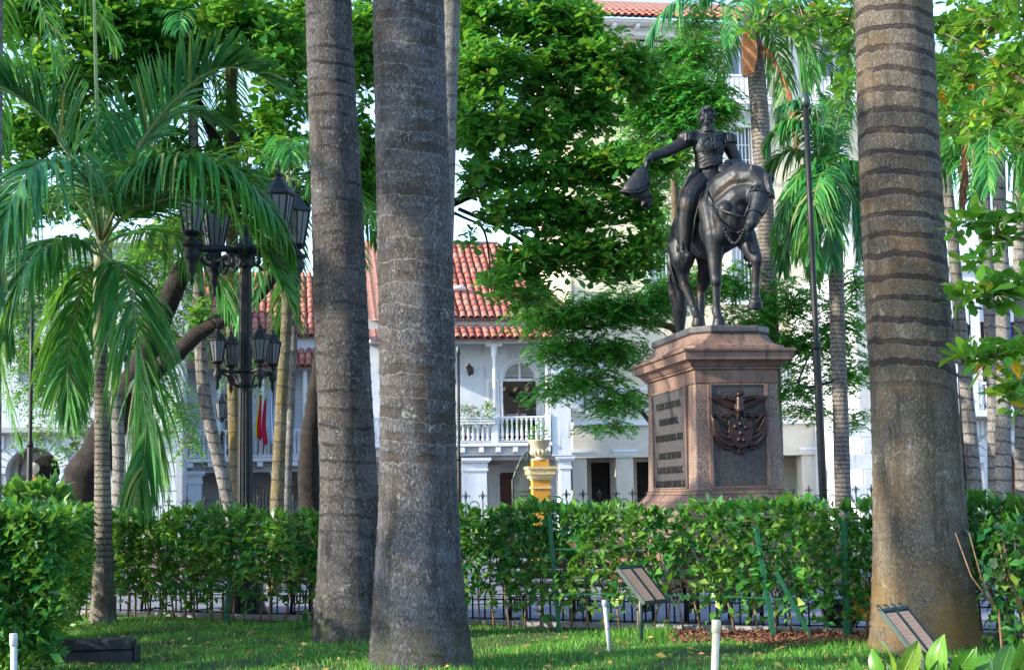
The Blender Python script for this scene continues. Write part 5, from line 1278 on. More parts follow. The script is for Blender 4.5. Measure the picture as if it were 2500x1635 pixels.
def pillar(label, px, Y, top, urn):
    o = P(px, 1200, Y); t = thing('gate_pillar', label, 'pillar', (o.x, o.y, 0), R(9)); w_ = .5
    z = lambda py: P(px, py, Y).z
    if urn:
        zt_ = z(1134); bxp('shaft', 'paint_yellow', t, -.2, .2, -.2, .2, 0, zt_ - .34, .01); m_ = MB()
        for e, za, zb in ((.02, -.338, -.3), (.05, -.298, -.22), (.09, -.218, -.1), (.12, -.098, -.04)): m_.bx(-.2 - e, .2 + e, -.2 - e, .2 + e, zt_ + za, zt_ + zb)
        m_.build('cornice', M['stone_yellow'], t); bxp('block', 'paint_yellow', t, -.185, .185, -.185, .185, zt_ - .038, zt_ + .1, .01)
        zb_ = z(1190); m_ = MB(); m_.bx(-.225, .225, -.225, .225, zb_ - .02, zb_ + .03); m_.build('band', M['stone_yellow'], t)
        bxp('inset_panel', 'paint_yellow', t, -.13, .13, -.213, -.202, .4, zb_ - .15, .008); z0 = zt_ + .102; s = (z(1074) - z0)
        u_ = MB().lathe([(.2, 0), (.2, .05 * s), (.1, .1 * s), (.08, .2 * s), (.16, .26 * s), (.2, .36 * s), (.19, .46 * s), (.15, .5 * s), (.14, .54 * s), (.19, .62 * s), (.24, .92 * s), (.27, .96 * s), (.27, s), (.22, s), (.18, .8 * s)], (0, 0, z0), 20).build('urn', M['stone_urn'], t, True)
        for k in range(14):
            a = 2 * math.pi * k / 14; MB().tube([(.1 * math.cos(a), .1 * math.sin(a), z0 + .22 * s), (.185 * math.cos(a), .185 * math.sin(a), z0 + .3 * s), (.21 * math.cos(a), .21 * math.sin(a), z0 + .4 * s), (.17 * math.cos(a), .17 * math.sin(a), z0 + .49 * s)], .022, 6).build('gadroon', M['stone_urn'], u_, True)
        leafy('foliage', t, (0, 0, z0 + s + .12), .2, .2, .2, 70, .16, 'leaf_vine', LEAF_LANCE, 77)
    else:
        zt_ = z(1192); bxp('shaft', 'paint_yellow', t, -.24, .24, -.24, .24, 0, zt_ - .3, .01); m_ = MB()
        for e, za, zb in ((.04, -.298, -.2), (.1, -.198, -.1), (.16, -.098, 0)): m_.bx(-.24 - e, .24 + e, -.24 - e, .24 + e, zt_ + za, zt_ + zb)
        m_.build('cornice', M['stone_yellow'], t); m_ = MB()
        for e, za, zb in ((.22, .002, .09), (.16, .092, .17), (.1, .172, .24)): m_.bx(-e, e, -e, e, zt_ + za, zt_ + zb)
        m_.build('stepped_top', M['paint_yellow'], t); MB().lathe([(.09, .242), (.06, .28), (.05, .32)], (0, 0, zt_), 12).build('neck', M['stone_urn'], t, True); MB().sphere((0, 0, zt_ + .45), .14, 18, 12).build('ball', M['stone_urn'], t, True)
    return t
pillar('yellow gate pillar topped by a fluted stone urn', 1319, 33, 0, True); pillar('yellow gate pillar with stone ball on stepped top at the left', 80, 33.5, 0, False)
gu0, gu1 = fp.U(1250), fp.U(1292)
gate = thing('iron_gate', 'dark green iron gate leaf with arched top standing by the urn pillar', 'gate', fp.o + fp.u * gu0, fp.a)
gw = gu1 - gu0; gz0, gz1 = fp.Z(1172, 1260), fp.Z(1102, 1290)
m_ = MB(); m_.tube([(0, 0, .1), (0, 0, gz0)] + [(gw * f, 0, gz0 + (gz1 - gz0) * math.sin(f * 1.57)) for f in (.15, .3, .5, .7, .85, 1.0)] + [(gw, 0, .1)], .024, 6); m_.tube([(gw, 0, gz1), (gw, 0, gz1 + .3), (gw - .06, 0, gz1 + .36)], .02, 6)
for z in (.2, gz0 - .35, gz0 - .25): m_.tube([(0, 0, z), (gw, 0, z)], .016, 6)
m_.build('frame', M['iron_green'], gate, True)
for k in range(7):
    f = (k + .5) / 7; MB().tube([(gw * f, 0, .15), (gw * f, 0, gz0 + (gz1 - gz0) * math.sin(f * 1.57) - .03)], .012, 6).build('bar', M['iron_green'], gate)
for k in range(5):
    f = (k + .6) / 5.2; c_ = (gw * f, 0, gz0 + (gz1 - gz0) * math.sin(f * 1.57) - .1); MB().tube([(c_[0] + .05 * math.cos(t), -.015, c_[2] + .07 * math.sin(t)) for t in [j * .6 for j in range(11)]], .01, 5).build('scroll', M['iron_green'], gate)

# ------------------------------------------------------------------ benches behind the hedge
def bench(label, x, yoff, L, rev=False):
    y = HY(x) + yoff; t = thing('park_bench', label, 'bench', (x, y, .006), math.atan(-.48) + (math.pi if rev else 0), 'slatted benches along the hedge')
    for k in range(5): bxp('seat_slat', 'wood_slat', t, -L / 2, L / 2, -.22 + k * .1, -.14 + k * .1, .42, .45, .006)
    for k in range(4):
        o = MB().box((0, 0, 0), (L, .03, .085)).build('back_slat', M['wood_slat'], t, loc=(0, -.27 - k * .035, .55 + k * .12)); o.rotation_euler = (R(16), 0, 0); bevel(o, .006, 1)
    for sx in (-L / 2 + .12, 0, L / 2 - .12):
        m_ = MB(); m_.tube([(0, .26, 0), (0, .24, .2), (0, .28, .4)], .022, 6); m_.tube([(0, -.2, 0), (0, -.17, .22), (0, -.22, .42), (0, -.38, 1.0)], .022, 6); m_.tube([(0, -.22, .41), (0, .28, .41)], .02, 6); m_.tube([(0, .26, .02), (0, -.2, .02)], .014, 5)
        for k in range(5): m_.tube([(0, -.1 + k * .075 + .05 * math.cos(a_), .2 + .08 * math.sin(a_)) for a_ in [j * .7 for j in range(10)]], .011, 4)
        m_.tube([(0, -.28, .62), (0, -.05, .66), (0, .2, .64), (0, .27, .52), (0, .27, .41)], .018, 6)
        m_.build('cast_end', M['iron_black'], t, True, loc=(sx, 0, 0))
bench('slatted bench behind the hedge left of the street lamp', -4.3, 1.5, 1.9); bench('slatted bench behind the hedge between street lamp and paired palms', -2.2, 1.6, 1.7); bench('slatted bench behind the hedge right of the middle palm', .75, 1.4, 1.9); bench('slatted bench behind the hedge below the monument', 2.35, 1.5, 1.0)
bench('slatted bench glimpsed right of the big right-hand palm', 6.1, 2.3, 1.9)

# low hoop edging between hedge and path
he = thing('hoop_edging', 'low black iron hoop edging between the hedge and the path', 'edging', (0, HY(0) + .6, 0), math.atan(-.48))
hm = MB(); hm.tube([(-.17, 0, 0), (-.17, 0, .3)] + [(-.17 * math.cos(math.pi * j / 10), 0, .3 + .17 * math.sin(math.pi * j / 10)) for j in range(1, 10)] + [(.17, 0, .3), (.17, 0, 0)], .011, 5); HM2 = hm.mesh('hoop', True)
for k in range(-26, 24): link('hoop', HM2, M['iron_black'], he, (k * .25, .012 * (k % 2), 0))
for z in (.08, .3): MB().tube([(-6.6, -.014, z), (6.0, -.014, z)], .009, 5).build('rail', M['iron_black'], he)

# green stakes that hold the hedge, and the wires between them
def stake(label, x0, y0, x1, y1, dy=-.0, w_=.075):
    Yh = 16.7
    for _ in range(6): Yh = HY(P(x1, y1, Yh).x) - .3
    b = P(x1, y1, Yh); a = P(x0, y0, Yh); b = b + (a - b) * (-b.z / (a.z - b.z))
    t = tag(MB().box((0, 0, 0), (w_, w_ * .6, 1)).build('hedge_stake', M['post_green']), label, 'stake', 'green stakes along the hedge')
    d = a - Vector((b.x, b.y, -.05)); t.location = Vector((b.x, b.y, -.05)) + d / 2; t.rotation_euler = d.to_track_quat('Z', 'Y').to_euler(); t.scale = (1, 1, d.length); return t
stake('green wooden stake in the hedge left of the paired palms', 570, 1275, 551, 1526); stake('green wooden stake in the hedge right of the middle palm', 1341, 1254, 1366, 1540)
stake('green stake leaning right, left leg of the crossed pair in the hedge', 1822, 1345, 1731, 1543, 0, .06); stake('green upright stake in the middle of the crossed stakes below the monument', 1845, 1286, 1890, 1547); stake('green stake leaning left, right leg of the crossed pair in the hedge', 1895, 1395, 1986, 1558, 0, .06)
stake('green wooden stake just left of the right-hand palm', 2059, 1270, 2069, 1576, 0, .085); stake('green wooden stake at the right edge of the photo', 2475, 1296, 2463, 1598)
for nm, z in (('lower green wire strung along the hedge', .42), ('upper green wire strung along the hedge', .9)):
    tag(MB().tube([(x, HY(x) - .33 - .02 * math.sin(x * 3), z + .015 * math.sin(x * 1.3)) for x in np.linspace(-5, 4.4, 24)], .007, 5).build('hedge_wire', M['post_green']), nm, 'wire')

# ------------------------------------------------------------------ sign stands, pipes, dark box, yellow bin
def sign(label, px, py, Y, w_, ln, slope, yaw, curls):
    c = P(px, py, Y); t = thing('plant_sign', label, 'sign', (c.x, Y, 0), R(yaw))
    fr = MB().bx(-w_ / 2, w_ / 2, -.015, .015, -ln / 2, ln / 2).build('board', M['sign_metal'], t, loc=(0, 0, c.z)); fr.rotation_euler = (R(-slope), 0, 0); bevel(fr, .004, 1)
    for sx in (-1, 1):
        p = MB().bx(-w_ * .19, w_ * .19, -.022, -.0155, -ln * .44, ln * .43).build('paper', M['sign_paper'], fr, loc=(sx * w_ * .235, 0, 0))
        g_ = np.random.default_rng(px + sx); tm = MB()
        for k in range(13):
            z = ln * .38 - k * ln * .062; a = -w_ * .16; b = a + w_ * .32 * g_.uniform(.55, 1)
            tm.bx(a, b, -.0235, -.0225, z, z + ln * .006)
        tm.build('printed_lines', M['sign_ink'], p)
    m_ = MB()
    for a, b in ((-w_ / 2, -w_ / 2 + .016), (-.014, .014), (w_ / 2 - .016, w_ / 2)): m_.bx(a, b, -.03, -.0155, -ln / 2, ln / 2)
    m_.bx(-w_ / 2, w_ / 2, -.03, -.0155, ln / 2 - .025, ln / 2 + .004); m_.build('trim', M['sign_metal'], fr)
    MB().tube([(0, .03, -.05), (0, .02, c.z - .02)], .022, 8).build('post', M['sign_metal'], t, True)
    if curls:
        for k in range(4):
            x = -w_ / 2 + .04 + k * (w_ - .08) / 3; s_ = 1 if k % 2 else -1; MB().tube([(x - s_ * .03, 0, ln / 2)] + [(x + s_ * .028 * math.cos(a_), 0, ln / 2 + .03 + .03 * math.sin(a_)) for a_ in [math.pi - j * .5 for j in range(9)]], .007, 5).build('curl', M['sign_metal'], fr, True)
sign('slanted two-page information sign on a post in front of the hedge', 1567, 1428, 15.1, .4, .48, 44, 48, False)
sign('near two-page information sign with curled ironwork before the right palm', 2236, 1560, 12.6, .42, .64, 42, 44, True)
def pipe(label, x0, y0, x1, y1, Y, r_, mat):
    a, b = P(x0, y0, Y), P(x1, y1, Y); d = (a - b); b = b + d * (-(b.z + .03) / d.z) if abs(d.z) > 1e-6 else b
    t = thing('standpipe', label, 'pipe', (b.x, b.y, 0), 0); o = Vector((b.x, b.y, 0)); L = a - o
    MB().tube([Vector((0, 0, -.03)), L * .93], r_, 14).build('pipe', M[mat], t, True); MB().tube([L * .88, L * .885, L * .995, L], [r_ * 1.02, r_ * 1.22, r_ * 1.22, r_ * 1.1], 14).build('cap', M[mat], t, True); MB().tube([L * .45, L * .455, L * .52, L * .525], [r_ * 1.01, r_ * 1.14, r_ * 1.14, r_ * 1.01], 14).build('coupling', M[mat], t, True)
pipe('grey-white plastic standpipe leaning on the lawn below the small sign', 1475, 1464, 1489, 1592, G(1489, 1594).y, .02, 'pvc'); pipe('cream plastic standpipe upright at the bottom of the lawn', 1749, 1512, 1745, 1634, 9.6, .024, 'pvc_cream'); pipe('grey plastic standpipe at the lower left corner before the bush', 33, 1545, 34, 1634, 9.6, .021, 'pvc')
bp = G(232, 1620)
bt = thing('cable_box', 'dark rectangular metal box lying on the grass at lower left', 'box', (bp.x, bp.y, .0), R(4))
o = bxp('body', 'box_dark', bt, -.37, .37, -.14, .14, 0, .12, .012); o = bxp('lid', 'box_dark', bt, -.345, .36, -.13, .13, .126, .235, .02); bxp('end_cap', 'box_dark', bt, .372, .4, -.1, .1, .02, .17, .006); bxp('seam', 'iron_black', bt, -.355, .365, -.125, .125, .119, .127)
yb = Vector((3.75, HY(3.75) + .75, 0)); yt = thing('wheelbarrow', 'orange-yellow wheelbarrow tray glimpsed through the hedge near the right palm', 'wheelbarrow', (yb.x, yb.y, .006), R(-20))
MB().frus((0, 0, .16), (.42, .34), (0, 0, .46), (.62, .46)).build('tray', M['paint_orange'], yt); bxp('rim', 'paint_orange', yt, -.33, .33, -.25, .25, .462, .485, .008)
MB().lathe([(.02, -.04), (.15, -.04), (.17, -.02), (.17, .02), (.15, .04), (.02, .04)], n=18).xf(Matrix.Rotation(R(90), 4, 'X')).build('wheel', M['iron_black'], yt, True, loc=(-.36, 0, .17))
for s_ in (-1, 1): MB().tube([(-.36, s_ * .06, .17), (0, s_ * .2, .14), (.5, s_ * .22, .42)], .018, 6).build('handle', M['wood_slat'], yt); MB().tube([(.16, s_ * .16, .18), (.2, s_ * .18, 0)], .016, 6).build('leg', M['iron_black'], yt)
# ------------------------------------------------------------------ vegetation helpers
def catmull(pts, n):
    pts = np.array(pts, float); m = len(pts)
    ext = np.vstack([2 * pts[0] - pts[1], pts, 2 * pts[-1] - pts[-2]])
    t = np.linspace(0, m - 1 - 1e-6, n); i = t.astype(int); f = (t - i)[:, None]
    p0, p1, p2, p3 = ext[i], ext[i + 1], ext[i + 2], ext[i + 3]
    return .5 * (2 * p1 + (p2 - p0) * f + (2 * p0 - 5 * p1 + 4 * p2 - p3) * f ** 2 + (3 * p1 - p0 - 3 * p2 + p3) * f ** 3)

def trunk_mesh(name, pts, rad, n=36, step=.06, wob=.02, band=0.0, bandamp=0.0, seed=0, flare=0.0):
    """round trunk along a path; slight lumps, raised rings; pts relative to the base"""
    g = np.random.default_rng(seed); ph = g.random(8) * 6.28
    L = sum((Vector(b) - Vector(a)).length for a, b in zip(pts, pts[1:])); rows = max(4, int(L / step))
    q = catmull([(p[0], p[1], p[2], r) for p, r in zip(pts, rad)], rows)
    a = np.linspace(0, 2 * np.pi, n, endpoint=False)
    A, Zz = np.meshgrid(a, q[:, 2]); Rr = np.repeat(q[:, 3:4], n, 1)
    lum = np.sin(A * 2 + ph[0] + Zz * .7) * .5 + np.sin(A * 3 + ph[1] - Zz * 1.9) * .3 + np.sin(A * 5 + ph[2] + Zz * 3.1) * .2 + np.sin(A * 9 + ph[3] + Zz * 7) * .12
    Rr = Rr * (1 + wob * lum)
    if band: Rr = Rr + bandamp * np.maximum(0, np.cos(2 * np.pi * (Zz + .1 * np.cos(A) * .5) / band)) ** 6
    if flare: Rr = Rr + flare * np.exp(-Zz / .14) * (1 + .35 * np.sin(A * 7 + ph[4]))
    X = q[:, 0:1] + Rr * np.cos(A); Y = q[:, 1:2] + Rr * np.sin(A)
    V = np.stack([X, Y, Zz], -1).reshape(-1, 3)
    i, k = np.meshgrid(np.arange(rows - 1), np.arange(n), indexing='ij')
    F = np.stack([i * n + k, i * n + (k + 1) % n, (i + 1) * n + (k + 1) % n, (i + 1) * n + k], -1).reshape(-1, 4)
    return np_mesh(name, V, F, True)

def pxpath(path, Y):
    """[(px, py, width px)] from top to base -> points from base up, relative to a base on the ground, and radii"""
    ps = [P(x, y, Y) for x, y, w_ in path][::-1]; rs = [w_ * Y / FPX / 2 for x, y, w_ in path][::-1]
    d = ps[1] - ps[0]; b = ps[0].copy()
    if b.z > .05: b = ps[0] - d * (ps[0].z / d.z); ps = [b] + ps; rs = [rs[0] * 1.04] + rs
    base = Vector((ps[0].x, ps[0].y, 0)); ps[0].z = -.03
    return base, [p - base for p in ps], rs

def frond(parent, pts, L, mat='frond_green', N=56, droop=.5, vee=.35, seed=0, w_=.035, rw=.018, t0=.12, jit=.12, lay=0.0):
    g = np.random.default_rng(seed); q = catmull(pts, 90); 
    MB().tube([tuple(v) for v in q[::6]] + [tuple(q[-1])], [rw * (1 - .85 * k / 15) for k in range(len(q[::6]) + 1)], 6).build  # shape only
    fr_t = np.linspace(t0, .995, N); idx = (fr_t * 89).astype(int); p = q[idx]; tg = norm(q[np.minimum(idx + 1, 89)] - q[np.maximum(idx - 1, 0)])
    up = np.array([0, 0, 1.0]); sd_ = norm(np.cross(tg, np.tile(up, (N, 1)) + np.array([.02, .13, 0]))); nm = np.cross(sd_, tg)
    VV, FF = [], []; off = 0
    for s_ in (-1, 1):
        ln = L * (.5 + .5 * np.sin(np.pi * np.clip(fr_t, 0, 1) ** .75)) * (1 - .45 * fr_t ** 3) * g.uniform(.85, 1.1, N)
        al = np.radians(62 - 34 * fr_t) + g.normal(size=N) * jit; be = vee + g.normal(size=N) * jit * 1.6
        d = tg * np.cos(al)[:, None] + (sd_ * s_ * np.cos(be)[:, None] + nm * np.sin(be)[:, None]) * np.sin(al)[:, None]
        wd = norm(np.cross(d, nm + g.normal(size=(N, 3)) * .3)); dr = droop * g.uniform(.7, 1.3, N)
        rows = []
        for k, (s2, wk) in enumerate(((0, .5), (.25, 1.0), (.55, .9), (.8, .55), (1.0, .04))):
            c = p + d * (ln * s2)[:, None]; c = c + np.array([0, 0, -1.0]) * (dr * ln * s2 ** 2)[:, None] - d * (dr * ln * .25 * s2 ** 3)[:, None]
            rows.append(np.stack([c - wd * w_ * wk / 2, c + wd * w_ * wk / 2], 1))
        Vv = np.concatenate(rows, 1).reshape(-1, 3)
        b = (np.arange(N) * 10)[:, None, None]; tf = np.array([(2 * k, 2 * k + 1, 2 * k + 3, 2 * k + 2) for k in range(4)])[None]
        VV.append(Vv); FF.append((b + tf).reshape(-1, 4) + off); off += len(Vv)
    o = link('frond', np_mesh('frond', np.vstack(VV), np.vstack(FF)), M[mat], parent)
    rp = [tuple(v) for v in q[::6]] + [tuple(q[-1])]
    MB().tube(rp, [rw * (1 - .85 * k / (len(rp) - 1)) for k in range(len(rp))], 6).build('rachis', M['rachis' if 'dead' not in mat else 'boot_orange'], o, True)
    return o

def crown_fronds(parent, top, n, L, R0, mat, seed, droop=.55, low=-.9, high=1.2, leaf=.75, az0=None):
    """n fronds springing from `top` all round; R0 = frond length"""
    g = np.random.default_rng(seed); top = Vector(top)
    for k in range(n):
        a = 2.39996 * k + (az0 or 0) + g.normal() * .15; e = high + (low - high) * (k / max(1, n - 1)) + g.normal() * .08
        d = Vector((math.cos(a) * math.cos(e), math.sin(a) * math.cos(e), math.sin(e))); h = Vector((math.cos(a), math.sin(a), 0)); Ls = R0 * g.uniform(.85, 1.1)
        pts = [top]
        for s_ in (.2, .45, .7, .9, 1.0): pts.append(top + d * Ls * s_ * (1 - .15 * s_) + h * Ls * .1 * s_ + Vector((0, 0, -.55 * Ls * s_ ** 2.4)))
        frond(parent, [tuple(p) for p in pts], leaf, mat, N=44, droop=droop, seed=seed * 31 + k, w_=.04)

class Blob:
    def __init__(s, px, py, rx, ry, Y, n, dY=None):
        s.c = P(px, py, Y); s.r = Vector((rx * Y / FPX, dY if dY else max(.8, .8 * rx * Y / FPX), ry * Y / FPX)); s.n = n
    def pts(s, g, n=None, pw=.45):
        n = n or s.n; v = norm(g.normal(size=(n, 3))) * (g.random((n, 1)) ** pw)
        return v * np.array(s.r) + np.array(s.c)

def twigs(name, parent, blobs_pts, mat, base, frac=.5, r0=.012, seed=1, sag=.12):
    """thin twigs reaching from inside each leaf mass out to its clusters"""
    g = np.random.default_rng(seed); mb = MB(); b = Vector(base)
    for bl, ps in blobs_pts:
        c = bl.c
        for p in ps[:max(1, int(len(ps) * frac))]:
            p = Vector(p); a = c + (p - c) * g.uniform(.0, .35); m_ = (a + p) / 2 + Vector((0, 0, sag * g.uniform(-.5, 1) * (p - a).length))
            mb.tube([a - b, m_ - b, p - b], [r0 * 1.6, r0, r0 * .5], 4, False)
    o = mb.build(name, M[mat], parent, True, fix=False); o['kind'] = 'stuff'; return o

def limb(parent, name, px_pts, Y, mat, base, n=12, seed=0):
    """limb through photo points [(px, py, width px, dY)]"""
    ps = [P(x, y, Y + dy) - Vector(base) for x, y, w_, dy in px_pts]; rs = [w_ * Y / FPX / 2 for x, y, w_, dy in px_pts]
    q = catmull([(p.x, p.y, p.z, r_) for p, r_ in zip(ps, rs)], max(8, 5 * len(ps)))
    g = np.random.default_rng(seed); q[:, :3] += g.normal(size=(len(q), 3)) * (q[:, 3:4] * .06)
    return MB().tube([tuple(v[:3]) for v in q], [v[3] for v in q], n).build(name, M[mat], parent, True)

def rosette_crown(parent, blobs, size, mat, base, seed, per=9, up=.35, tw='bark_branch', frac=.5, mult=1.0):
    g = np.random.default_rng(seed); PP, DD, SS, bp = [], [], [], []
    for bl in blobs:
        ps = bl.pts(g, int(bl.n * mult)); bp.append((bl, ps))
        for p in ps:
            ax = norm((g.normal(size=3) * .45 + np.array([0, -.15, .9]))[None])[0]; t1 = norm(np.cross(ax, [1, .2, .1])[None])[0]; t2 = np.cross(ax, t1); m_ = per + g.integers(-2, 3); a0 = g.random() * 6.28
            for k in range(m_):
                a = a0 + k * 2.39996; e = up + (k / m_ - .5) * .9 + g.normal() * .12
                d = (t1 * math.cos(a) + t2 * math.sin(a)) * math.cos(e) + ax * math.sin(e); PP.append(p + d * .03); DD.append(d); SS.append(size * g.uniform(.5, 1.2) * (1 - .35 * max(0, e)))
    PP, DD, SS = np.array(PP), np.array(DD), np.array(SS); SS3 = np.stack([SS * 1.02, SS, SS], 1)
    V, F = scatter(*LEAF_OBO, PP - np.array(base), frames(DD, g.normal(size=len(PP)) * .4), SS3 * np.stack([g.uniform(.75, 1.15, len(PP)), np.ones(len(PP)), g.uniform(-.5, 2.2, len(PP))], 1))
    o = link('crown', np_mesh('crown', V, F, True), M[mat], parent)
    twigs('twigs', parent, bp, tw, base, frac, .012, seed)
    return o

def spray_crown(parent, blobs, size, mat, base, seed, tmpl=LEAF_LANCE, per=14, spray=.4, sag=.5, tw='bark_branch', frac=.3, flat=0.0, wid=1.0, mult=1.0):
    """feathery sprays: leaflets in two ranks along short drooping twigs"""
    g = np.random.default_rng(seed); PP, DD, SS, bp = [], [], [], []
    for bl in blobs:
        ps = bl.pts(g, int(bl.n * mult), pw=.5); bp.append((bl, ps)); n = len(ps)
        az = g.random(n) * 6.28; out = norm(ps - np.array(bl.c)); h = norm(np.stack([np.cos(az), np.sin(az), np.zeros(n)], 1) + out * [.6, .6, 0.0]); L = spray * g.uniform(.6, 1.2, n)
        side = np.stack([-h[:, 1], h[:, 0], np.zeros(n)], 1)
        for k in range(per):
            f = (k // 2 + .5) / (per / 2); s_ = 1 if k % 2 else -1
            p = ps + h * (L * f)[:, None] + np.array([0, 0, -1.0]) * (sag * L * f * f)[:, None]
            d = norm(h * (.55 + .3 * f) + side * s_ * (.95 - .3 * f) + np.stack([np.zeros(n), np.zeros(n), -.25 * sag - .5 * f * sag + g.normal(size=n) * .25], 1))
            PP.append(p); DD.append(d); SS.append(size * g.uniform(.75, 1.2, n))
    PP, DD, SS = np.vstack(PP), np.vstack(DD), np.hstack(SS)
    V, F = scatter(*tmpl, PP - np.array(base), frames(DD, g.normal(size=len(PP)) * .4), np.stack([SS * wid, SS, SS], 1))
    o = link('crown', np_mesh('crown', V, F), M[mat], parent)
    twigs('twigs', parent, bp, tw, base, frac, .009, seed)
    return o

# ------------------------------------------------------------------ the four great foreground palms
def royal(label, path, Y, mat, band, amp, seed, fl, extra=9.0, crown=True, n=48, wob=.014):
    x0, y0, w0 = path[0]; x1, y1, w1 = path[1]
    # the trunk carries on above the frame to its crown
    ex = [(x0 + (x0 - x1) / max(1, (y1 - y0)) * k * 400, y0 - k * 400, w0 * (1 - .03 * k)) for k in (3, 2, 1)]
    base, ps, rs = pxpath(ex + path, Y)
    t = thing('royal_palm', label, 'palm tree', base)
    link('trunk', trunk_mesh('trunk', [tuple(p) for p in ps], rs, n, .028, wob, band, amp, seed, fl), M[mat], t)
    if crown:
        top = ps[-1]; MB().tube([top, top + Vector((0, 0, .6)), top + Vector((0, 0, 1.3)), top + Vector((0, 0, 1.6))], [rs[-1], rs[-1] * 1.1, rs[-1] * .6, .08], 16).build('crownshaft', M['crownshaft'], t, True)
        crown_fronds(t, top + Vector((0, 0, 1.5)), 13, 0, 3.4, 'frond_green', seed, leaf=.8, low=-.5)
    return t
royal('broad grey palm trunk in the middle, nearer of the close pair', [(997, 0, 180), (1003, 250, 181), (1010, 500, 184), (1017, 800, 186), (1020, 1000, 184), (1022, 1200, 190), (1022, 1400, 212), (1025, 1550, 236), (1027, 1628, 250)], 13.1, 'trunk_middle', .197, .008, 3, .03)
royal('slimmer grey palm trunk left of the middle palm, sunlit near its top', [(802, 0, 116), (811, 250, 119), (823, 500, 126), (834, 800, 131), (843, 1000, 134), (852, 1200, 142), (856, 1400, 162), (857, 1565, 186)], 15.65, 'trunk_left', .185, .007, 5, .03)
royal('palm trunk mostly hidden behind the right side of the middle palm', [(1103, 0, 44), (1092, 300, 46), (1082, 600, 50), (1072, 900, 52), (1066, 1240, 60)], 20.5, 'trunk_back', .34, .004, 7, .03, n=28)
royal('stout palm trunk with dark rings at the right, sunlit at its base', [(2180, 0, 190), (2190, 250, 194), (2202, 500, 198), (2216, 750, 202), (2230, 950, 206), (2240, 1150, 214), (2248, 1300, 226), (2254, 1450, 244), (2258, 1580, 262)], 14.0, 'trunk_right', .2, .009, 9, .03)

# ------------------------------------------------------------------ young palm at the left
Y0 = 18.5
base, ps, rs = pxpath([(246, 838, 31), (248, 1000, 34), (250, 1150, 38), (252, 1300, 43), (252, 1420, 51), (252, 1500, 57)], Y0)
yp = thing('young_palm', 'young palm with pale green crownshaft and long arching fronds at the left', 'palm tree', base)
link('trunk', trunk_mesh('trunk', [tuple(p) for p in ps], rs, 28, .02, .01, .075, .004, 21, .03), M['trunk_young'], yp)
B = lambda x, y, dy=0.0: tuple(P(x, y, Y0 + dy) - base)
MB().tube([B(246, 842), B(246, 836), B(245, 800), B(245, 720), B(245, 660), B(246, 615), B(247, 575)], [r_ * Y0 / FPX / 2 for r_ in (31, 36, 37, 36, 33, 32, 22)], 18).build('crownshaft', M['crownshaft'], yp, True)
MB().tube([B(246, 600), B(241, 350), B(234, 180), B(230, 0), B(229, -60)], [.035, .028, .024, .018, .008], 8).build('spear_leaf', M['spear_leaf'], yp, True)
FR = [  # rachis points in the photo with depth offsets (m), leaflet length, droop, vee, material
    ([(248, 600, 0), (285, 462, -.2), (320, 393, -.3), (358, 328, -.4), (424, 247, -.5), (501, 181, -.6), (560, 164, -.7), (625, 180, -.8), (690, 225, -.9)], .95, .18, .75, 'frond_teal', 70),
    ([(243, 590, 0), (205, 450, -.3), (139, 331, -.5), (96, 277, -.6), (50, 239, -.7), (0, 208, -.8), (-60, 190, -.9)], .9, .15, .7, 'frond_teal', 64),
    ([(250, 600, 0), (293, 536, -.4), (358, 500, -.8), (443, 478, -1.2), (520, 490, -1.5), (578, 525, -1.8), (630, 585, -2.0), (685, 680, -2.2), (725, 780, -2.3)], .8, .32, .5, 'frond_green', 84),
    ([(250, 590, 0), (290, 500, -.5), (360, 440, -1.0), (450, 425, -1.4), (540, 450, -1.7), (610, 500, -1.9), (670, 580, -2.1)], .85, .3, .45, 'frond_teal', 80),
    ([(250, 590, 0), (310, 460, -.9), (400, 395, -1.4), (500, 395, -1.8), (590, 435, -2.0), (660, 510, -2.2), (705, 600, -2.2)], .85, .75, .2, 'frond_green', 84),
    ([(250, 590, 0), (300, 480, .4), (380, 420, .8), (480, 400, 1.1), (580, 420, 1.3), (660, 480, 1.5), (710, 560, 1.6)], .8, .4, .35, 'frond_teal', 60),
    ([(250, 620, 0), (280, 640, -.3), (304, 669, -.5), (324, 743, -.7), (335, 839, -.8), (347, 935, -.8), (358, 1040, -.8), (350, 1130, -.8), (338, 1190, -.8)], .95, .85, .2, 'frond_green', 66),
    ([(240, 622, 0), (193, 596, -.5), (150, 590, -.8), (100, 610, -1.1), (60, 660, -1.3), (30, 740, -1.4), (12, 830, -1.4)], .8, .7, .3, 'frond_green', 60),
    ([(240, 625, 0), (215, 660, .5), (190, 740, .8), (172, 840, 1.0), (165, 930, 1.0), (170, 1010, 1.0)], .75, .8, .2, 'frond_green', 54),
    ([(244, 590, 0), (230, 480, -.8), (190, 415, -1.5), (127, 393, -2.0), (70, 420, -2.4), (25, 500, -2.7), (0, 600, -2.8), (-15, 700, -2.8)], .85, .75, .3, 'frond_teal', 60),
    ([(246, 590, 0), (262, 470, 1.0), (300, 360, 1.8), (370, 290, 2.4), (460, 270, 2.8), (550, 300, 3.0)], .85, .35, .4, 'frond_teal', 54),
    ([(246, 590, 0), (190, 500, 1.0), (120, 470, 1.7), (50, 490, 2.1), (0, 560, 2.3), (-30, 650, 2.4)], .85, .5, .3, 'frond_green', 54),
    ([(248, 600, 0), (310, 570, 1.0), (390, 560, 1.7), (470, 600, 2.2), (530, 670, 2.5), (560, 760, 2.6)], .8, .6, .3, 'frond_green', 54)]
for k, (pp, L, dr, ve, mt, N) in enumerate(FR): frond(yp, [B(*q) for q in pp], L * 1.12, mt, int(N * 1.9), dr, ve, seed=100 + k, w_=.042, rw=.024)

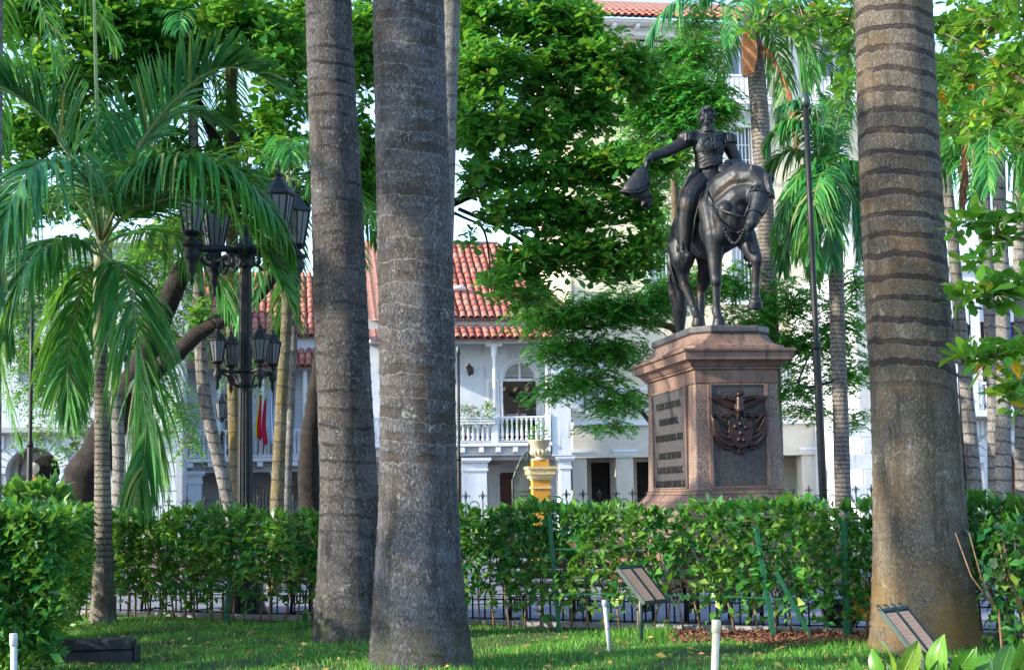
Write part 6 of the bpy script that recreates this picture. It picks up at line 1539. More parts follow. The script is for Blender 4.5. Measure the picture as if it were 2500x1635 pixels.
# ------------------------------------------------------------------ slender palms further back
def slim(label, path, Y, mat, seed, band=.2, amp=.004, top=None, n=22):
    base, ps, rs = pxpath(path, Y); t = thing('slender_palm', label, 'palm tree', base)
    link('trunk', trunk_mesh('trunk', [tuple(p) for p in ps], rs, n, .05, .015, band, amp, seed, .02), M[mat], t)
    return t, base, ps, rs
def add_crown(t, base, ps, rs, n, R0, seed, mat='frond_green', leaf=.7, shaft=.9, low=-.9, high=1.2):
    top = ps[-1]; MB().tube([top, top + Vector((0, 0, shaft * .4)), top + Vector((0, 0, shaft))], [rs[-1] * 1.15, rs[-1] * 1.2, rs[-1] * .5], 12).build('crownshaft', M['crownshaft'], t, True)
    crown_fronds(t, top + Vector((0, 0, shaft * .95)), n, 0, R0, mat, seed, leaf=leaf, low=low, high=high)
q = slim('slender ringed palm trunk leaning right in front of the left balcony', [(470, 240, 24), (474, 420, 26), (478, 560, 27), (482, 680, 29), (486, 780, 30), (500, 973, 32), (529, 1101, 32), (562, 1244, 32)], 26, 'trunk_ringed', 31); add_crown(*q, 9, 2.6, 41)
q = slim('palm trunk directly behind the street lamp shaft', [(565, 200, 28), (566, 420, 30), (567, 640, 30), (568, 780, 31), (572, 1000, 32), (580, 1240, 36)], 27, 'trunk_mossy', 33); add_crown(*q, 9, 2.8, 43)
q = slim('mossy palm trunk just right of the street lamp', [(706, 560, 26), (700, 780, 27), (692, 900, 28), (684, 1050, 30), (676, 1245, 34)], 24, 'trunk_mossy', 35, .3); add_crown(*q, 8, 2.4, 45)
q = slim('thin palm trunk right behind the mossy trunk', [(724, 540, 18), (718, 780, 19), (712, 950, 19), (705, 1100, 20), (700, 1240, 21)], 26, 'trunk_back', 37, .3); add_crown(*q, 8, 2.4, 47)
q = slim('ringed palm trunk close behind the young palm', [(262, 600, 20), (270, 760, 22), (278, 880, 24), (282, 960, 26), (288, 1050, 30), (291, 1150, 32), (290, 1245, 34)], 24, 'trunk_ringed', 39, .17)
add_crown(*q, 5, 1.7, 49, leaf=.5, low=.2)
q = slim('tall palm trunk behind the horse, with dead orange leaf sheath', [(1838, 95, 44), (1848, 200, 45), (1858, 330, 46), (1866, 500, 46), (1874, 700, 46), (1882, 900, 47), (1890, 1240, 52)], 31, 'trunk_speck', 51, .085, .003, n=28)
t, base, ps, rs = q; C = lambda x, y, dy=0.0: tuple(P(x, y, 31 + dy) - base)
crown_fronds(t, Vector(C(1838, 20)), 9, 0, 2.6, 'frond_green', 53, leaf=.6, low=-.2, high=1.3)
MB().tube([C(1838, 100), C(1836, 40), C(1834, -30)], [.2, .2, .12], 14).build('crownshaft', M['crownshaft'], t, True)
MB().prism([(-.16, -.55), (-.1, -.6), (.08, -.5), (.17, -.1), (.14, .35), (-.02, .45), (-.14, .3)], -.06, .06).build('dead_sheath', M['boot_orange'], t, loc=tuple(Vector(C(1829, 122, -.4))))
for k, (pp, L, mt, N) in enumerate([([(1845, 60, 0), (1890, 40, -.5), (1935, 80, -.8), (1960, 160, -.9), (1968, 230, -1.0)], .75, 'frond_green', 44), ([(1845, 100, 0), (1880, 130, -.4), (1915, 200, -.6), (1940, 290, -.6), (1945, 380, -.6)], .28, 'frond_dead', 40), ([(1835, 40, 0), (1700, -10, -.5), (1640, 10, -.8), (1600, 60, -1.0), (1590, 100, -1.0)], .75, 'frond_teal', 44), ([(1840, 90, 0), (1800, 70, -.3), (1765, 60, -.3), (1760, 95, -.3)], .08, 'frond_dead', 12), ([(1840, 60, 0), (1920, 0, .3), (2000, 20, .4), (2050, 90, .5), (2070, 180, .5)], .85, 'frond_green', 60), ([(1842, 60, 0), (1880, 80, .5), (1905, 160, .7), (1915, 260, .7), (1918, 340, .7)], .7, 'frond_green', 60), ([(1842, 40, 0), (1880, 10, -.8), (1930, 30, -1.2), (1975, 110, -1.4), (1990, 200, -1.4)], .8, 'frond_green', 60)]):
    frond(t, [C(*v) for v in pp], L, mt, N, .9, .2, seed=150 + k, w_=.05)
q = slim('palm with drooping crown between the black pole and the right palm', [(2040, 600, 36), (2042, 700, 37), (2046, 850, 37), (2052, 1000, 38), (2058, 1220, 40)], 28, 'trunk_speck', 55, .1, .003)
t, base, ps, rs = q; C = lambda x, y, dy=0.0: tuple(P(x, y, 28 + dy) - base)
MB().tube([C(2040, 610), C(2036, 520), C(2028, 450)], [.15, .16, .08], 14).build('crownshaft', M['crownshaft'], t, True)
for k, pp in enumerate([[(2028, 450, 0), (2040, 330, -.3), (2060, 230, -.4), (2095, 170, -.5), (2130, 170, -.5)], [(2028, 450, 0), (1990, 340, -.2), (1950, 300, -.3), (1900, 310, -.4), (1870, 360, -.4)], [(2028, 450, 0), (1975, 420, .2), (1930, 480, .3), (1915, 580, .4), (1912, 660, .4)], [(2028, 450, 0), (2045, 400, .6), (2090, 430, .9), (2110, 520, 1.0), (2115, 620, 1.0)], [(2028, 450, 0), (2010, 420, -.9), (1990, 480, -1.4), (1985, 580, -1.5), (1990, 680, -1.5)], [(2028, 450, 0), (2000, 400, -.3), (1960, 420, -.6), (1925, 480, -.8), (1910, 560, -.9)], [(2028, 450, 0), (2020, 400, -.6), (2020, 460, -1.1), (2025, 560, -1.3), (2030, 640, -1.3)], [(2028, 450, 0), (2060, 400, -.2), (2100, 410, -.4), (2130, 470, -.5), (2140, 560, -.5)], [(2028, 450, 0), (1980, 380, .4), (1920, 370, .7), (1870, 420, .8), (1850, 500, .8)], [(2028, 450, 0), (2005, 350, .0), (1985, 290, .0), (1950, 250, -.1), (1905, 260, -.2)], [(2028, 450, 0), (2055, 340, .2), (2080, 270, .3), (2115, 240, .4), (2160, 260, .4)], [(2028, 450, 0), (2030, 350, .8), (2020, 260, 1.2), (2000, 220, 1.4)], [(2028, 450, 0), (2070, 450, -.6), (2100, 520, -.9), (2105, 620, -1.0)], [(2028, 450, 0), (1985, 460, -.5), (1960, 530, -.8), (1955, 620, -.8)]]):
    frond(t, [C(*v) for v in pp], .78, 'frond_green' if k % 3 else 'frond_teal', 80, .75, .25, seed=170 + k, w_=.045)
q1 = slim('leaning palm trunk just right of the stout palm', [(2300, 250, 26), (2307, 400, 27), (2327, 593, 28), (2350, 850, 30), (2383, 1218, 36)], 26, 'trunk_ringed', 57, .2); add_crown(*q1, 9, 2.2, 59, leaf=.6)
q2 = slim('middle one of the ringed palm trunks at the right edge', [(2398, 430, 34), (2404, 560, 34), (2414, 721, 31), (2424, 950, 29), (2428, 1218, 32)], 25, 'trunk_ringed', 61, .16); add_crown(*q2, 10, 2.0, 63, leaf=.7)
q3 = slim('right one of the ringed palm trunks, with dead brown fronds above', [(2436, 330, 33), (2440, 500, 34), (2447, 700, 35), (2450, 950, 34), (2448, 1218, 40)], 23, 'trunk_ringed', 65, .22); add_crown(*q3, 9, 2.0, 67, leaf=.6)
t, base, ps, rs = q3; C = lambda x, y, dy=0.0: tuple(P(x, y, 23 + dy) - base)
for k, (pp, mt) in enumerate([([(2436, 290, 0), (2460, 260, -.3), (2485, 290, -.4), (2495, 350, -.4)], 'frond_dead'), ([(2436, 290, 0), (2400, 270, -.4), (2370, 330, -.6), (2355, 420, -.6), (2350, 520, -.6)], 'frond_dead'), ([(2436, 290, 0), (2440, 220, -.4), (2470, 180, -.6), (2500, 220, -.7)], 'frond_dead'), ([(2436, 290, 0), (2420, 240, -.5), (2400, 300, -.8), (2395, 400, -.8), (2392, 470, -.8)], 'frond_green')]):
    frond(t, [C(*v) for v in pp], .45, mt, 44, .9, .2, seed=190 + k, w_=.035)
q4 = slim('pale palm trunk cut by the right edge', [(2488, 300, 30), (2490, 600, 32), (2494, 900, 34), (2498, 1215, 38)], 28, 'trunk_ringed', 69, .22); add_crown(*q4, 8, 2.0, 71, leaf=.6)
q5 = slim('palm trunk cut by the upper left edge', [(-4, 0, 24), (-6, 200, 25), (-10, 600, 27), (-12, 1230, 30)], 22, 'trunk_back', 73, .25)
t, base, ps, rs = q5; C = lambda x, y, dy=0.0: tuple(P(x, y, 22 + dy) - base)
add_crown(*q5, 7, 2.2, 75, leaf=.6)
for k, pp in enumerate([[(-10, 700, 0), (-30, 640, -.5), (-20, 760, -.9), (5, 900, -1.0), (28, 1010, -1.0), (50, 1080, -1.0)]]): frond(t, [C(*v) for v in pp], .55, 'frond_green', 44, .8, .2, seed=210 + k, w_=.035)

# ------------------------------------------------------------------ broad-leaved trees
def tree(name, label, base_px, Y):
    b = P(base_px, 1235, Y); b.z = 0; return thing(name, label, 'tree', b), b
t1, b1 = tree('almond_tree', 'large-leaved tree with dark forked leaning trunk over the young palm', 200, 26)
limb(t1, 'trunk', [(188, 1440, 130, 0), (196, 1230, 108, 0), (240, 1100, 92, 0), (296, 990, 78, 0), (345, 890, 64, 0), (375, 820, 58, 0), (430, 690, 52, 0), (478, 610, 48, 0), (520, 520, 42, .3), (545, 420, 34, .5), (500, 280, 26, .6), (440, 200, 20, .6), (420, 60, 16, .6)], 26, 'bark_dark', b1, 16, 1)
limb(t1, 'limb', [(330, 960, 50, -.3), (385, 900, 42, -.5), (425, 870, 40, -.6), (485, 815, 38, -.7), (560, 770, 36, -.8), (620, 730, 32, -.8), (690, 640, 28, -.8), (740, 520, 24, -.6), (780, 350, 18, -.5)], 26, 'bark_dark', b1, 14, 2)
limb(t1, 'limb', [(540, 430, 28, .4), (600, 330, 22, .3), (690, 350, 18, .2), (760, 330, 14, 0)], 26, 'bark_dark', b1, 10, 3)
limb(t1, 'limb', [(470, 300, 24, .6), (480, 180, 20, .4), (360, 60, 16, .2), (362, -40, 14, .2)], 26, 'bark_dark', b1, 10, 4)
limb(t1, 'limb', [(440, 220, 18, .6), (300, 210, 13, .3), (180, 250, 10, .1), (60, 300, 7, 0)], 26, 'bark_dark', b1, 8, 5)
rosette_crown(t1, [Blob(*a) for a in ((70, 40, 130, 90, 25, 70), (260, 60, 150, 100, 25, 95), (430, 60, 140, 100, 25.5, 85), (590, 60, 120, 90, 25, 70), (690, 150, 80, 130, 25, 60), (150, 190, 150, 80, 25, 80), (380, 200, 130, 90, 26, 70), (40, 330, 90, 100, 26, 45), (180, 340, 120, 80, 26.5, 55), (330, 360, 130, 90, 26, 55), (480, 420, 120, 70, 26.5, 45), (660, 330, 70, 90, 25.5, 42), (690, 470, 50, 70, 25.5, 25), (300, 490, 90, 60, 27, 24), (460, 560, 80, 50, 27, 14), (890, 120, 60, 150, 27, 90), (885, 420, 45, 150, 27, 70), (720, 60, 60, 90, 26, 40), (1125, 250, 40, 150, 27.5, 30), (60, 460, 60, 60, 27, 12), (490, 770, 25, 40, 25.5, 5), (390, 600, 60, 50, 26, 12), (60, 520, 80, 60, 27, 22), (180, 520, 80, 60, 27.5, 18), (640, 560, 60, 60, 26.5, 12), (560, 300, 50, 60, 27, 14))], .26, 'leaf_almond', b1, 301, mult=2.1, frac=.45)
t2, b2 = tree('almond_tree', 'large-leaved tree with dark trunk spreading its branches right, behind the horseman', 757, 28)
limb(t2, 'trunk', [(752, 1440, 92, 0), (757, 1240, 60, 0), (757, 1100, 52, 0), (766, 1000, 46, 0), (782, 900, 42, 0), (800, 780, 40, 0), (820, 640, 38, 0), (860, 540, 34, 0), (905, 480, 32, 0), (980, 440, 28, -.2), (1060, 500, 26, -.4), (1120, 490, 20, -.5), (1165, 460, 14, -.6), (1190, 410, 10, -.6)], 28, 'bark_dark', b2, 16, 6)
limb(t2, 'limb', [(980, 440, 24, -.2), (1080, 320, 20, -.4), (1180, 220, 16, -.5), (1290, 150, 12, -.6), (1400, 60, 9, -.6)], 28, 'bark_dark', b2, 10, 7)
limb(t2, 'limb', [(1060, 500, 12, -.4), (1130, 530, 7, -.8), (1180, 560, 6, -1.0), (1195, 640, 4, -1.2), (1200, 720, 3, -1.2)], 28, 'bark_dark', b2, 8, 8)
limb(t2, 'limb', [(1120, 490, 14, -.5), (1250, 450, 12, -.6), (1370, 440, 10, -.7), (1500, 400, 8, -.8), (1600, 390, 5, -.8)], 28, 'bark_dark', b2, 8, 9)
limb(t2, 'limb', [(1120, 510, 10, -.5), (1250, 570, 9, -.7), (1350, 640, 10, -.8), (1480, 620, 8, -.8), (1600, 600, 5, -.8)], 28, 'bark_dark', b2, 8, 10)
limb(t2, 'limb', [(1155, 70, 8, -.9), (1170, 30, 9, -.9), (1185, -40, 11, -.9)], 28, 'bark_branch', b2, 8, 16)
rosette_crown(t2, [Blob(*a) for a in ((1180, 40, 80, 60, 27, 42), (1300, 50, 100, 70, 27, 58), (1410, 60, 70, 60, 27, 38), (1190, 170, 90, 80, 26.5, 52), (1330, 170, 110, 80, 27, 60), (1470, 150, 100, 80, 27, 60), (1560, 190, 70, 60, 27.5, 34), (1190, 310, 90, 80, 26.5, 50), (1320, 320, 100, 60, 27, 46), (1440, 290, 90, 60, 27.5, 40), (1230, 430, 90, 60, 27, 36), (1380, 420, 120, 60, 27, 48), (1520, 400, 120, 45, 26.8, 46), (1290, 520, 90, 55, 26.8, 36), (1420, 520, 110, 60, 27, 48), (1560, 490, 70, 60, 27.3, 30), (1640, 390, 50, 40, 26.8, 18), (1380, 620, 110, 60, 27, 50), (1500, 640, 110, 60, 27, 48), (1590, 600, 50, 70, 27.2, 22), (1270, 640, 70, 45, 26.5, 26), (1220, 700, 50, 45, 26, 14), (1300, 720, 60, 40, 26.5, 14), (1150, 590, 30, 30, 27, 3), (1165, 440, 50, 50, 26.5, 16), (1215, 520, 50, 40, 26.5, 12), (1140, 120, 40, 120, 27.5, 24), (1460, 230, 60, 40, 27, 16), (1420, 100, 70, 50, 28, 20), (1330, 250, 80, 40, 28, 18))], .26, 'leaf_almond', b2, 302, mult=2.3, frac=.5)
t3, b3 = tree('neem_tree', 'feathery tree with thin grey trunk rising beside the rider', 1655, 32)
limb(t3, 'trunk', [(1660, 1440, 34, 0), (1655, 1235, 28, 0), (1652, 900, 25, 0), (1650, 640, 23, 0), (1648, 500, 20, 0), (1644, 400, 17, 0), (1645, 330, 14, 0), (1660, 250, 11, 0), (1690, 160, 8, 0), (1700, 60, 6, 0)], 32, 'bark_branch', b3, 10, 11)
limb(t3, 'limb', [(1644, 345, 10, 0), (1625, 310, 9, -.2), (1590, 290, 8, -.3), (1540, 290, 6, -.4)], 32, 'bark_branch', b3, 8, 12); limb(t3, 'limb', [(1640, 360, 9, 0), (1610, 335, 7, -.2), (1550, 335, 5, -.3)], 32, 'bark_branch', b3, 8, 13); limb(t3, 'limb', [(1655, 270, 8, 0), (1700, 240, 6, -.3), (1740, 225, 4, -.4)], 32, 'bark_branch', b3, 8, 14)
spray_crown(t3, [Blob(*a) for a in ((1620, 210, 90, 60, 31.5, 150), (1700, 230, 80, 55, 31.5, 150), (1750, 270, 50, 35, 31.3, 70), (1580, 270, 70, 50, 32, 90), (1680, 300, 70, 40, 31.5, 85), (1700, 130, 60, 60, 32, 80), (1620, 130, 60, 50, 32.5, 70), (1560, 350, 80, 40, 32.5, 70), (1700, 60, 50, 50, 32.5, 50), (1700, 420, 60, 60, 33, 40), (1630, 560, 80, 80, 33, 70), (1600, 450, 60, 60, 33, 50))], .15, 'leaf_neem', b3, 303, LEAF_LANCE, 16, .42, .6, mult=1.6, wid=1.25)
t4, b4 = tree('fine_leaved_tree', 'bright fine-leaved tree spreading low behind the pedestal', 1735, 30.5)
limb(t4, 'trunk', [(1738, 1440, 40, 0), (1735, 1235, 34, 0), (1735, 1050, 30, 0), (1720, 940, 26, 0), (1690, 860, 22, 0), (1640, 800, 18, 0), (1540, 780, 12, -.2), (1420, 750, 8, -.3)], 30.5, 'bark_branch', b4, 10, 15)
limb(t4, 'limb', [(1720, 940, 20, 0), (1610, 1030, 14, -.3), (1560, 1000, 10, -.5), (1490, 950, 7, -.6), (1400, 930, 4, -.6)], 30.5, 'bark_branch', b4, 8, 17); limb(t4, 'limb', [(1735, 1000, 20, 0), (1840, 880, 16, -.2), (1950, 830, 12, -.3), (2060, 790, 8, -.4)], 30.5, 'bark_branch', b4, 8, 18); limb(t4, 'limb', [(1560, 770, 8, -.2), (1430, 800, 7, -.5), (1350, 740, 6, -.6), (1320, 710, 4, -.6)], 30.5, 'bark_branch', b4, 8, 19)
spray_crown(t4, [Blob(*a) for a in ((1330, 770, 80, 45, 30, 130), (1430, 760, 100, 55, 30, 190), (1530, 750, 100, 60, 30, 200), (1620, 720, 80, 60, 30.5, 150), (1380, 850, 90, 45, 30, 140), (1490, 860, 100, 50, 30, 180), (1420, 930, 110, 35, 29.8, 130), (1510, 980, 80, 40, 29.8, 110), (1480, 1040, 60, 20, 29.5, 30), (1340, 960, 60, 25, 29.6, 40), (1700, 690, 80, 60, 31, 130), (1790, 700, 70, 70, 31, 120), (1830, 790, 60, 60, 30.5, 80), (1930, 740, 80, 70, 30.5, 150), (1960, 850, 80, 70, 30.2, 160), (2050, 800, 60, 80, 30.2, 140), (2070, 910, 50, 60, 30, 90), (2090, 700, 40, 60, 30.5, 60), (1940, 950, 70, 35, 30, 80), (1990, 1000, 80, 25, 29.8, 40), (2090, 1020, 40, 30, 29.8, 24))], .085, 'leaf_fine', b4, 304, LEAF_TINY, 22, .42, .45, wid=.85, mult=1.5)
t5, b5 = tree('vine_hung_tree', 'loose small-leaved tree in front of the left arcade', 330, 38)
limb(t5, 'trunk', [(330, 1440, 36, 0), (330, 1235, 30, 0), (335, 1000, 26, 0), (330, 850, 22, 0), (380, 720, 16, 0), (430, 620, 10, 0)], 38, 'bark_branch', b5, 10, 20); limb(t5, 'limb', [(330, 880, 16, 0), (220, 860, 12, -.3), (100, 850, 8, -.5), (20, 830, 5, -.5)], 38, 'bark_branch', b5, 8, 21)
spray_crown(t5, [Blob(*a) for a in ((340, 640, 80, 60, 37, 110), (430, 700, 70, 70, 37, 110), (420, 820, 70, 80, 37, 110), (100, 860, 100, 60, 37, 150), (40, 770, 60, 70, 37.5, 90), (200, 920, 80, 55, 37, 100), (120, 950, 90, 40, 37, 80), (370, 930, 60, 70, 37, 80), (440, 1000, 35, 80, 36.5, 60), (150, 1020, 90, 30, 36.5, 45), (460, 1080, 20, 40, 36.5, 16), (80, 1060, 60, 20, 36.5, 16), (190, 1080, 50, 30, 36.5, 20), (600, 900, 40, 60, 37, 40), (520, 830, 40, 60, 38, 40), (150, 650, 100, 60, 37.5, 110), (40, 640, 60, 60, 37.5, 60), (260, 700, 80, 60, 37.5, 70), (200, 790, 90, 60, 37.5, 70), (310, 790, 70, 60, 37.5, 50), (110, 720, 80, 50, 37.5, 60))], .12, 'leaf_vine', b5, 305, LEAF_LANCE, 14, .45, .9, wid=1.5, mult=1.5)
t6 = thing('almond_tree', 'large-leaved tree outside the frame whose branches hang in at the right edge', 'tree', (P(2760, 1240, 14).x, 14, 0)); b6 = t6.location.copy()
limb(t6, 'trunk', [(2760, 1620, 110, 0), (2755, 1300, 90, 0), (2740, 800, 80, 0), (2720, 400, 66, 0), (2690, 0, 50, 0), (2650, -300, 30, 0)], 14, 'bark_dark', b6, 16, 22)
for k, pp in enumerate([[(2735, 760, 30, 0), (2600, 640, 14, -.5), (2500, 585, 9, -.8), (2440, 580, 7, -1.0), (2380, 560, 5, -1.0)], [(2735, 860, 30, 0), (2600, 760, 14, -.6), (2500, 720, 8, -.9), (2420, 720, 6, -1.0), (2350, 730, 4, -1.0)], [(2740, 950, 26, 0), (2600, 880, 12, -.6), (2500, 850, 7, -1.0), (2430, 870, 5, -1.1), (2345, 885, 4, -1.1)], [(2745, 1000, 24, 0), (2600, 980, 12, -.6), (2510, 950, 7, -.9), (2470, 960, 5, -1.0)], [(2720, 420, 34, 0), (2600, 300, 18, 1), (2500, 200, 12, 2), (2400, 130, 9, 3), (2300, 80, 6, 4)], [(2725, 500, 30, 0), (2600, 400, 15, 1), (2500, 300, 9, 2), (2420, 260, 7, 3), (2340, 300, 4, 4)], [(2700, 60, 34, 0), (2400, -60, 16, 2), (2200, -20, 10, 4), (2050, 30, 7, 5), (1950, 50, 5, 5)]]): limb(t6, 'limb', pp, 14, 'bark_branch', b6, 8, 30 + k)
rosette_crown(t6, [Blob(*a) for a in ((2370, 545, 45, 28, 13, 6, .3), (2440, 570, 40, 30, 13, 6, .3), (2490, 540, 30, 40, 13, 5, .3), (2400, 640, 60, 20, 13, 4, .3), (2360, 725, 40, 22, 13, 6, .3), (2430, 715, 45, 28, 13, 8, .3), (2490, 690, 25, 40, 13, 5, .3), (2350, 880, 35, 15, 12.9, 4, .3), (2415, 870, 45, 25, 12.9, 7, .3), (2480, 860, 30, 30, 12.9, 5, .3), (2470, 950, 30, 35, 12.9, 6, .3), (2495, 1000, 20, 20, 12.9, 3, .2))], .22, 'leaf_almond_right', b6, 306, per=8, frac=.7)
rosette_crown(t6, [Blob(*a) for a in ((2330, 60, 60, 60, 18, 34), (2420, 60, 80, 70, 17, 44), (2480, 170, 50, 90, 16.5, 34), (2350, 190, 60, 70, 18, 34), (2430, 280, 60, 60, 17, 26), (2330, 290, 35, 50, 18, 14), (2480, 330, 30, 50, 16.5, 10), (2000, 40, 70, 30, 19, 22), (2070, 60, 40, 40, 19, 13), (1880, 40, 60, 30, 19, 12), (2065, 220, 25, 60, 19, 10), (2070, 130, 25, 40, 19, 5), (2550, 100, 120, 180, 16, 30), (2620, 500, 100, 200, 15, 26))], .22, 'leaf_almond_right', b6, 307, per=8, frac=.6)

# ------------------------------------------------------------------ hedges
def hedge(name, label, samples, size, mat, stems, seed, base, smat='bark_stem', shoots=()):
    t = thing(name, label, 'hedge', base); g = np.random.default_rng(seed); p, out = samples(g); n = len(p); b = np.array(base)
    d = norm(out * .8 + g.normal(size=(n, 3)) * .6 + np.array([0, 0, .12])); S3 = size * g.uniform(.5, 1.3, n)
    V, F = scatter(*LEAF_OVAL, p - b, frames(d, g.normal(size=n) * .6), np.stack([S3 * g.uniform(.75, 1.2, n), S3, S3], 1))
    o = link('foliage', np_mesh('foliage', V, F, True), M[mat], t); o['kind'] = 'stuff'
    for (x, y, hh) in stems:
        m_ = MB(); k = g.integers(2, 4); dx = g.normal() * .05; z1 = hh * .4
        m_.tube([(0, 0, -.02), (dx * .5, 0, z1 * .5), (dx, 0, z1)], [.016, .013, .011], 6)
        for q_ in range(k): e = g.normal(size=2) * .14; m_.tube([(dx, 0, z1 * .9), (dx + e[0], e[1], hh * .65), (dx + e[0] * 1.6, e[1] * 1.2, hh)], [.01, .008, .004], 5)
        m_.build('stem', M[smat], t, True, loc=(x - base[0], y - base[1], 0))
    return t
def main_hedge(g):
    n = 19000; x = g.uniform(-6.3, 5.4, n); dv = g.uniform(-.34, .34, n); top = 1.34 + .03 * np.sin(x * 3) + .025 * np.sin(x * 7.3)
    z = .12 + (top - .12) * g.random(n) ** .72
    # thin foot: fewer leaves low down, gaps wander along the hedge
    keep = g.random(n) < np.clip((z - .06) / .55 + .2 * np.sin(x * 2.7) + .14 * np.sin(x * 6.1 + 1), .12, 1)
    # a leggier stretch between the palms and the crossed stakes
    leg = np.clip(1 - np.abs(x - 1.3) / 1.6, 0, 1); keep &= g.random(n) > leg * .35 * (z < 1.1)
    x, dv, z = x[keep], dv[keep], z[keep]
    face = np.where(g.random(len(x)) < .5, -.34 + np.abs(g.normal(size=len(x)) * .07), dv); face = np.where(z > 1.3, dv, face)
    bul = .05 * np.sin(x * 4.1 + z * 3) + .03 * np.sin(x * 9 + z * 7)
    y = HY(x) + face - bul * (face < 0); out = np.stack([np.zeros(len(x)) - .35, np.where(face < -.15, -1.0, 0.0), np.where(z > 1.25, 1.2, .1)], 1)
    sh = g.random(len(x)) < .012; z = np.where(sh & (z > 1.3), z + g.random(len(x)) * .1, z)
    return np.stack([x, y, z], 1), out
g0 = np.random.default_rng(5)
hb_ = (-.5, HY(-.5), 0)
hedge('clipped_hedge', 'long clipped green hedge crossing the lawn behind the palms', main_hedge, .138, 'leaf_hedge', [(x, HY(x) + g0.uniform(-.22, .22), g0.uniform(.9, 1.2)) for x in np.arange(-6.2, 5.3, .17)], 401, hb_)
def left_hedge(g):
    n = 15000; x = g.uniform(-7.2, -4.1, n); y = g.uniform(12.7, 18.2, n); z = .05 + 1.36 * g.random(n) ** .8
    m_ = g.random(n); xr = -3.98 - .26 * (y - 13.0); x = np.minimum(x, xr - .02); x = np.where(m_ < .45, xr + np.abs(g.normal(size=n)) * -.1 + .1 * np.sin(y * 3 + z * 4) + .08 * np.sin(y * 7.1 - z * 9), x); x = np.where((m_ >= .45) & (m_ < .75), g.uniform(-5.0, -4.0, n), x); y2 = np.where((m_ >= .45) & (m_ < .75), 12.75 + np.abs(g.normal(size=n)) * .16 + .1 * np.sin(x * 8 + z * 5) + .25 * np.clip(z - .9, 0, 1), y); z = np.where(m_ >= .75, 1.3 + .06 * np.sin(x * 3.1 + y * 2.3) + .04 * np.sin(y * 6 - x * 4) + g.normal(size=n) * .06, z)
    x = x - .16 * (z < .5) * (m_ < .45); out = np.stack([np.where(m_ < .45, 1.0, 0), np.where((m_ >= .45) & (m_ < .75), -1.0, -.1), np.where(m_ >= .75, 1.0, .15)], 1)
    return np.stack([x, y2, z], 1), out
hedge('clipped_hedge', 'near clipped hedge filling the lower left corner', left_hedge, .12, 'leaf_hedge', [(-4.3 - .26 * k * .35 - .3 * (k % 2), 12.95 + k * .35, 1.1) for k in range(15)], 402, (-5.6, 15.5, 0))
def far_hedge(g):
    n = 6000; x = g.uniform(6.2, 11.5, n); z = .1 + 1.2 * g.random(n) ** .7; y = 24.5 + .1 * (x - 6) + np.where(g.random(n) < .7, -.3 + g.normal(size=n) * .04, g.uniform(-.3, .3, n)); y = np.where(z > 1.2, 24.5 + .1 * (x - 6) + g.uniform(-.3, .3, n), y)
    return np.stack([x, y, z], 1), np.stack([np.zeros(n), np.where(z > 1.2, 0, -1.0), np.where(z > 1.2, 1.0, .1)], 1)
hedge('clipped_hedge', 'far dark green hedge seen right of the stout palm', far_hedge, .1, 'leaf_hedge', [(x, 24.5 + .1 * (x - 6), 1.0) for x in np.arange(6.4, 11.4, .5)], 403, (8.5, 24.7, 0))
def right_bush(g):
    n = 2400; x = g.uniform(4.15, 5.2, n); y = 13.1 + g.normal(size=n) * .28 - .1 * (x - 4.4); z = .1 + 1.1 * g.random(n) ** .8; keep = g.random(n) < np.clip(.25 + .5 * np.sin(x * 9) * np.sin(z * 7) + .35 * (x > 4.6), .25, 1)
    return np.stack([x, y, z], 1)[keep], np.stack([-.5 + 0 * x, -1 + 0 * x, .3 + 0 * x], 1)[keep]
hedge('leggy_shrub', 'loose leggy shrub with bright leaves by the stake at the right edge', right_bush, .13, 'leaf_hedge', [(x, 13.15, 1.1) for x in (4.25, 4.45, 4.62, 4.8, 4.98)], 404, (4.6, 13.1, 0))
t_ = thing('leafy_shrub', 'dark broad-leaved shrub behind the left hedge by the yellow pillar', 'shrub', tuple(G(95, 1420)[:2]) + (0,)); bb = Vector((P(100, 1235, 24).x, 24, 0)); t_.location = bb
for k, (px, py, rx, ry) in enumerate(((25, 1215, 45, 25), (115, 1215, 50, 28))):
    c = P(px, py, 24) - bb; leafy('foliage', t_, tuple(c), rx * 24 / FPX, .5, ry * 24 / FPX, 150, .26, 'leaf_hedge', LEAF_OVAL, 80 + k, .2)
    MB().tube([(c.x, 0, -.02), (c.x * .95, 0, c.z * .5), tuple(c)], [.03, .024, .01], 6).build('stem', M['bark_stem'], t_, True)

# ------------------------------------------------------------------ lawn
g = np.random.default_rng(9)
n = 150000; Yg = 9.5 + (20.0 - 9.5) * g.random(n) ** 1.15; Xg = g.uniform(-.37, .37, n) * Yg
ok = (Yg < HY(Xg) + .1); patch = np.sin(Xg * 1.7 + 2) * np.sin(Yg * 1.3) + .6 * np.sin(Xg * 3.9 - Yg * 2.3); mul = (np.abs(Xg - 2.65) < 1.0) & (Yg > HY(Xg) - .6)
ok &= ~(mul & (g.random(n) < .93)); ok &= ~((patch > .55) & (g.random(n) < .6)); ok &= ~((np.sin(Xg * 5.3 + Yg * 2) * np.sin(Yg * 4.1 - Xg) > .7) & (g.random(n) < .6)); ok &= ~((Xg < -4.1 - .26 * (Yg - 13)) & (Yg > 12.9))
Xg, Yg = Xg[ok], Yg[ok]; m_ = len(Xg); hgt = g.uniform(.025, .06, m_) * (1 + .45 * np.sin(Xg * 2.3 + 1) * np.sin(Yg * 1.9))
for tx, ty in ((-1.02, 13.1), (-1.72, 15.65), (3.9, 14.0), (-5.15, 18.5), (1.35, 15.9)): hgt = hgt * (1 + 1.1 * np.exp(-(((Xg - tx) ** 2 + (Yg - ty) ** 2) / .35)))
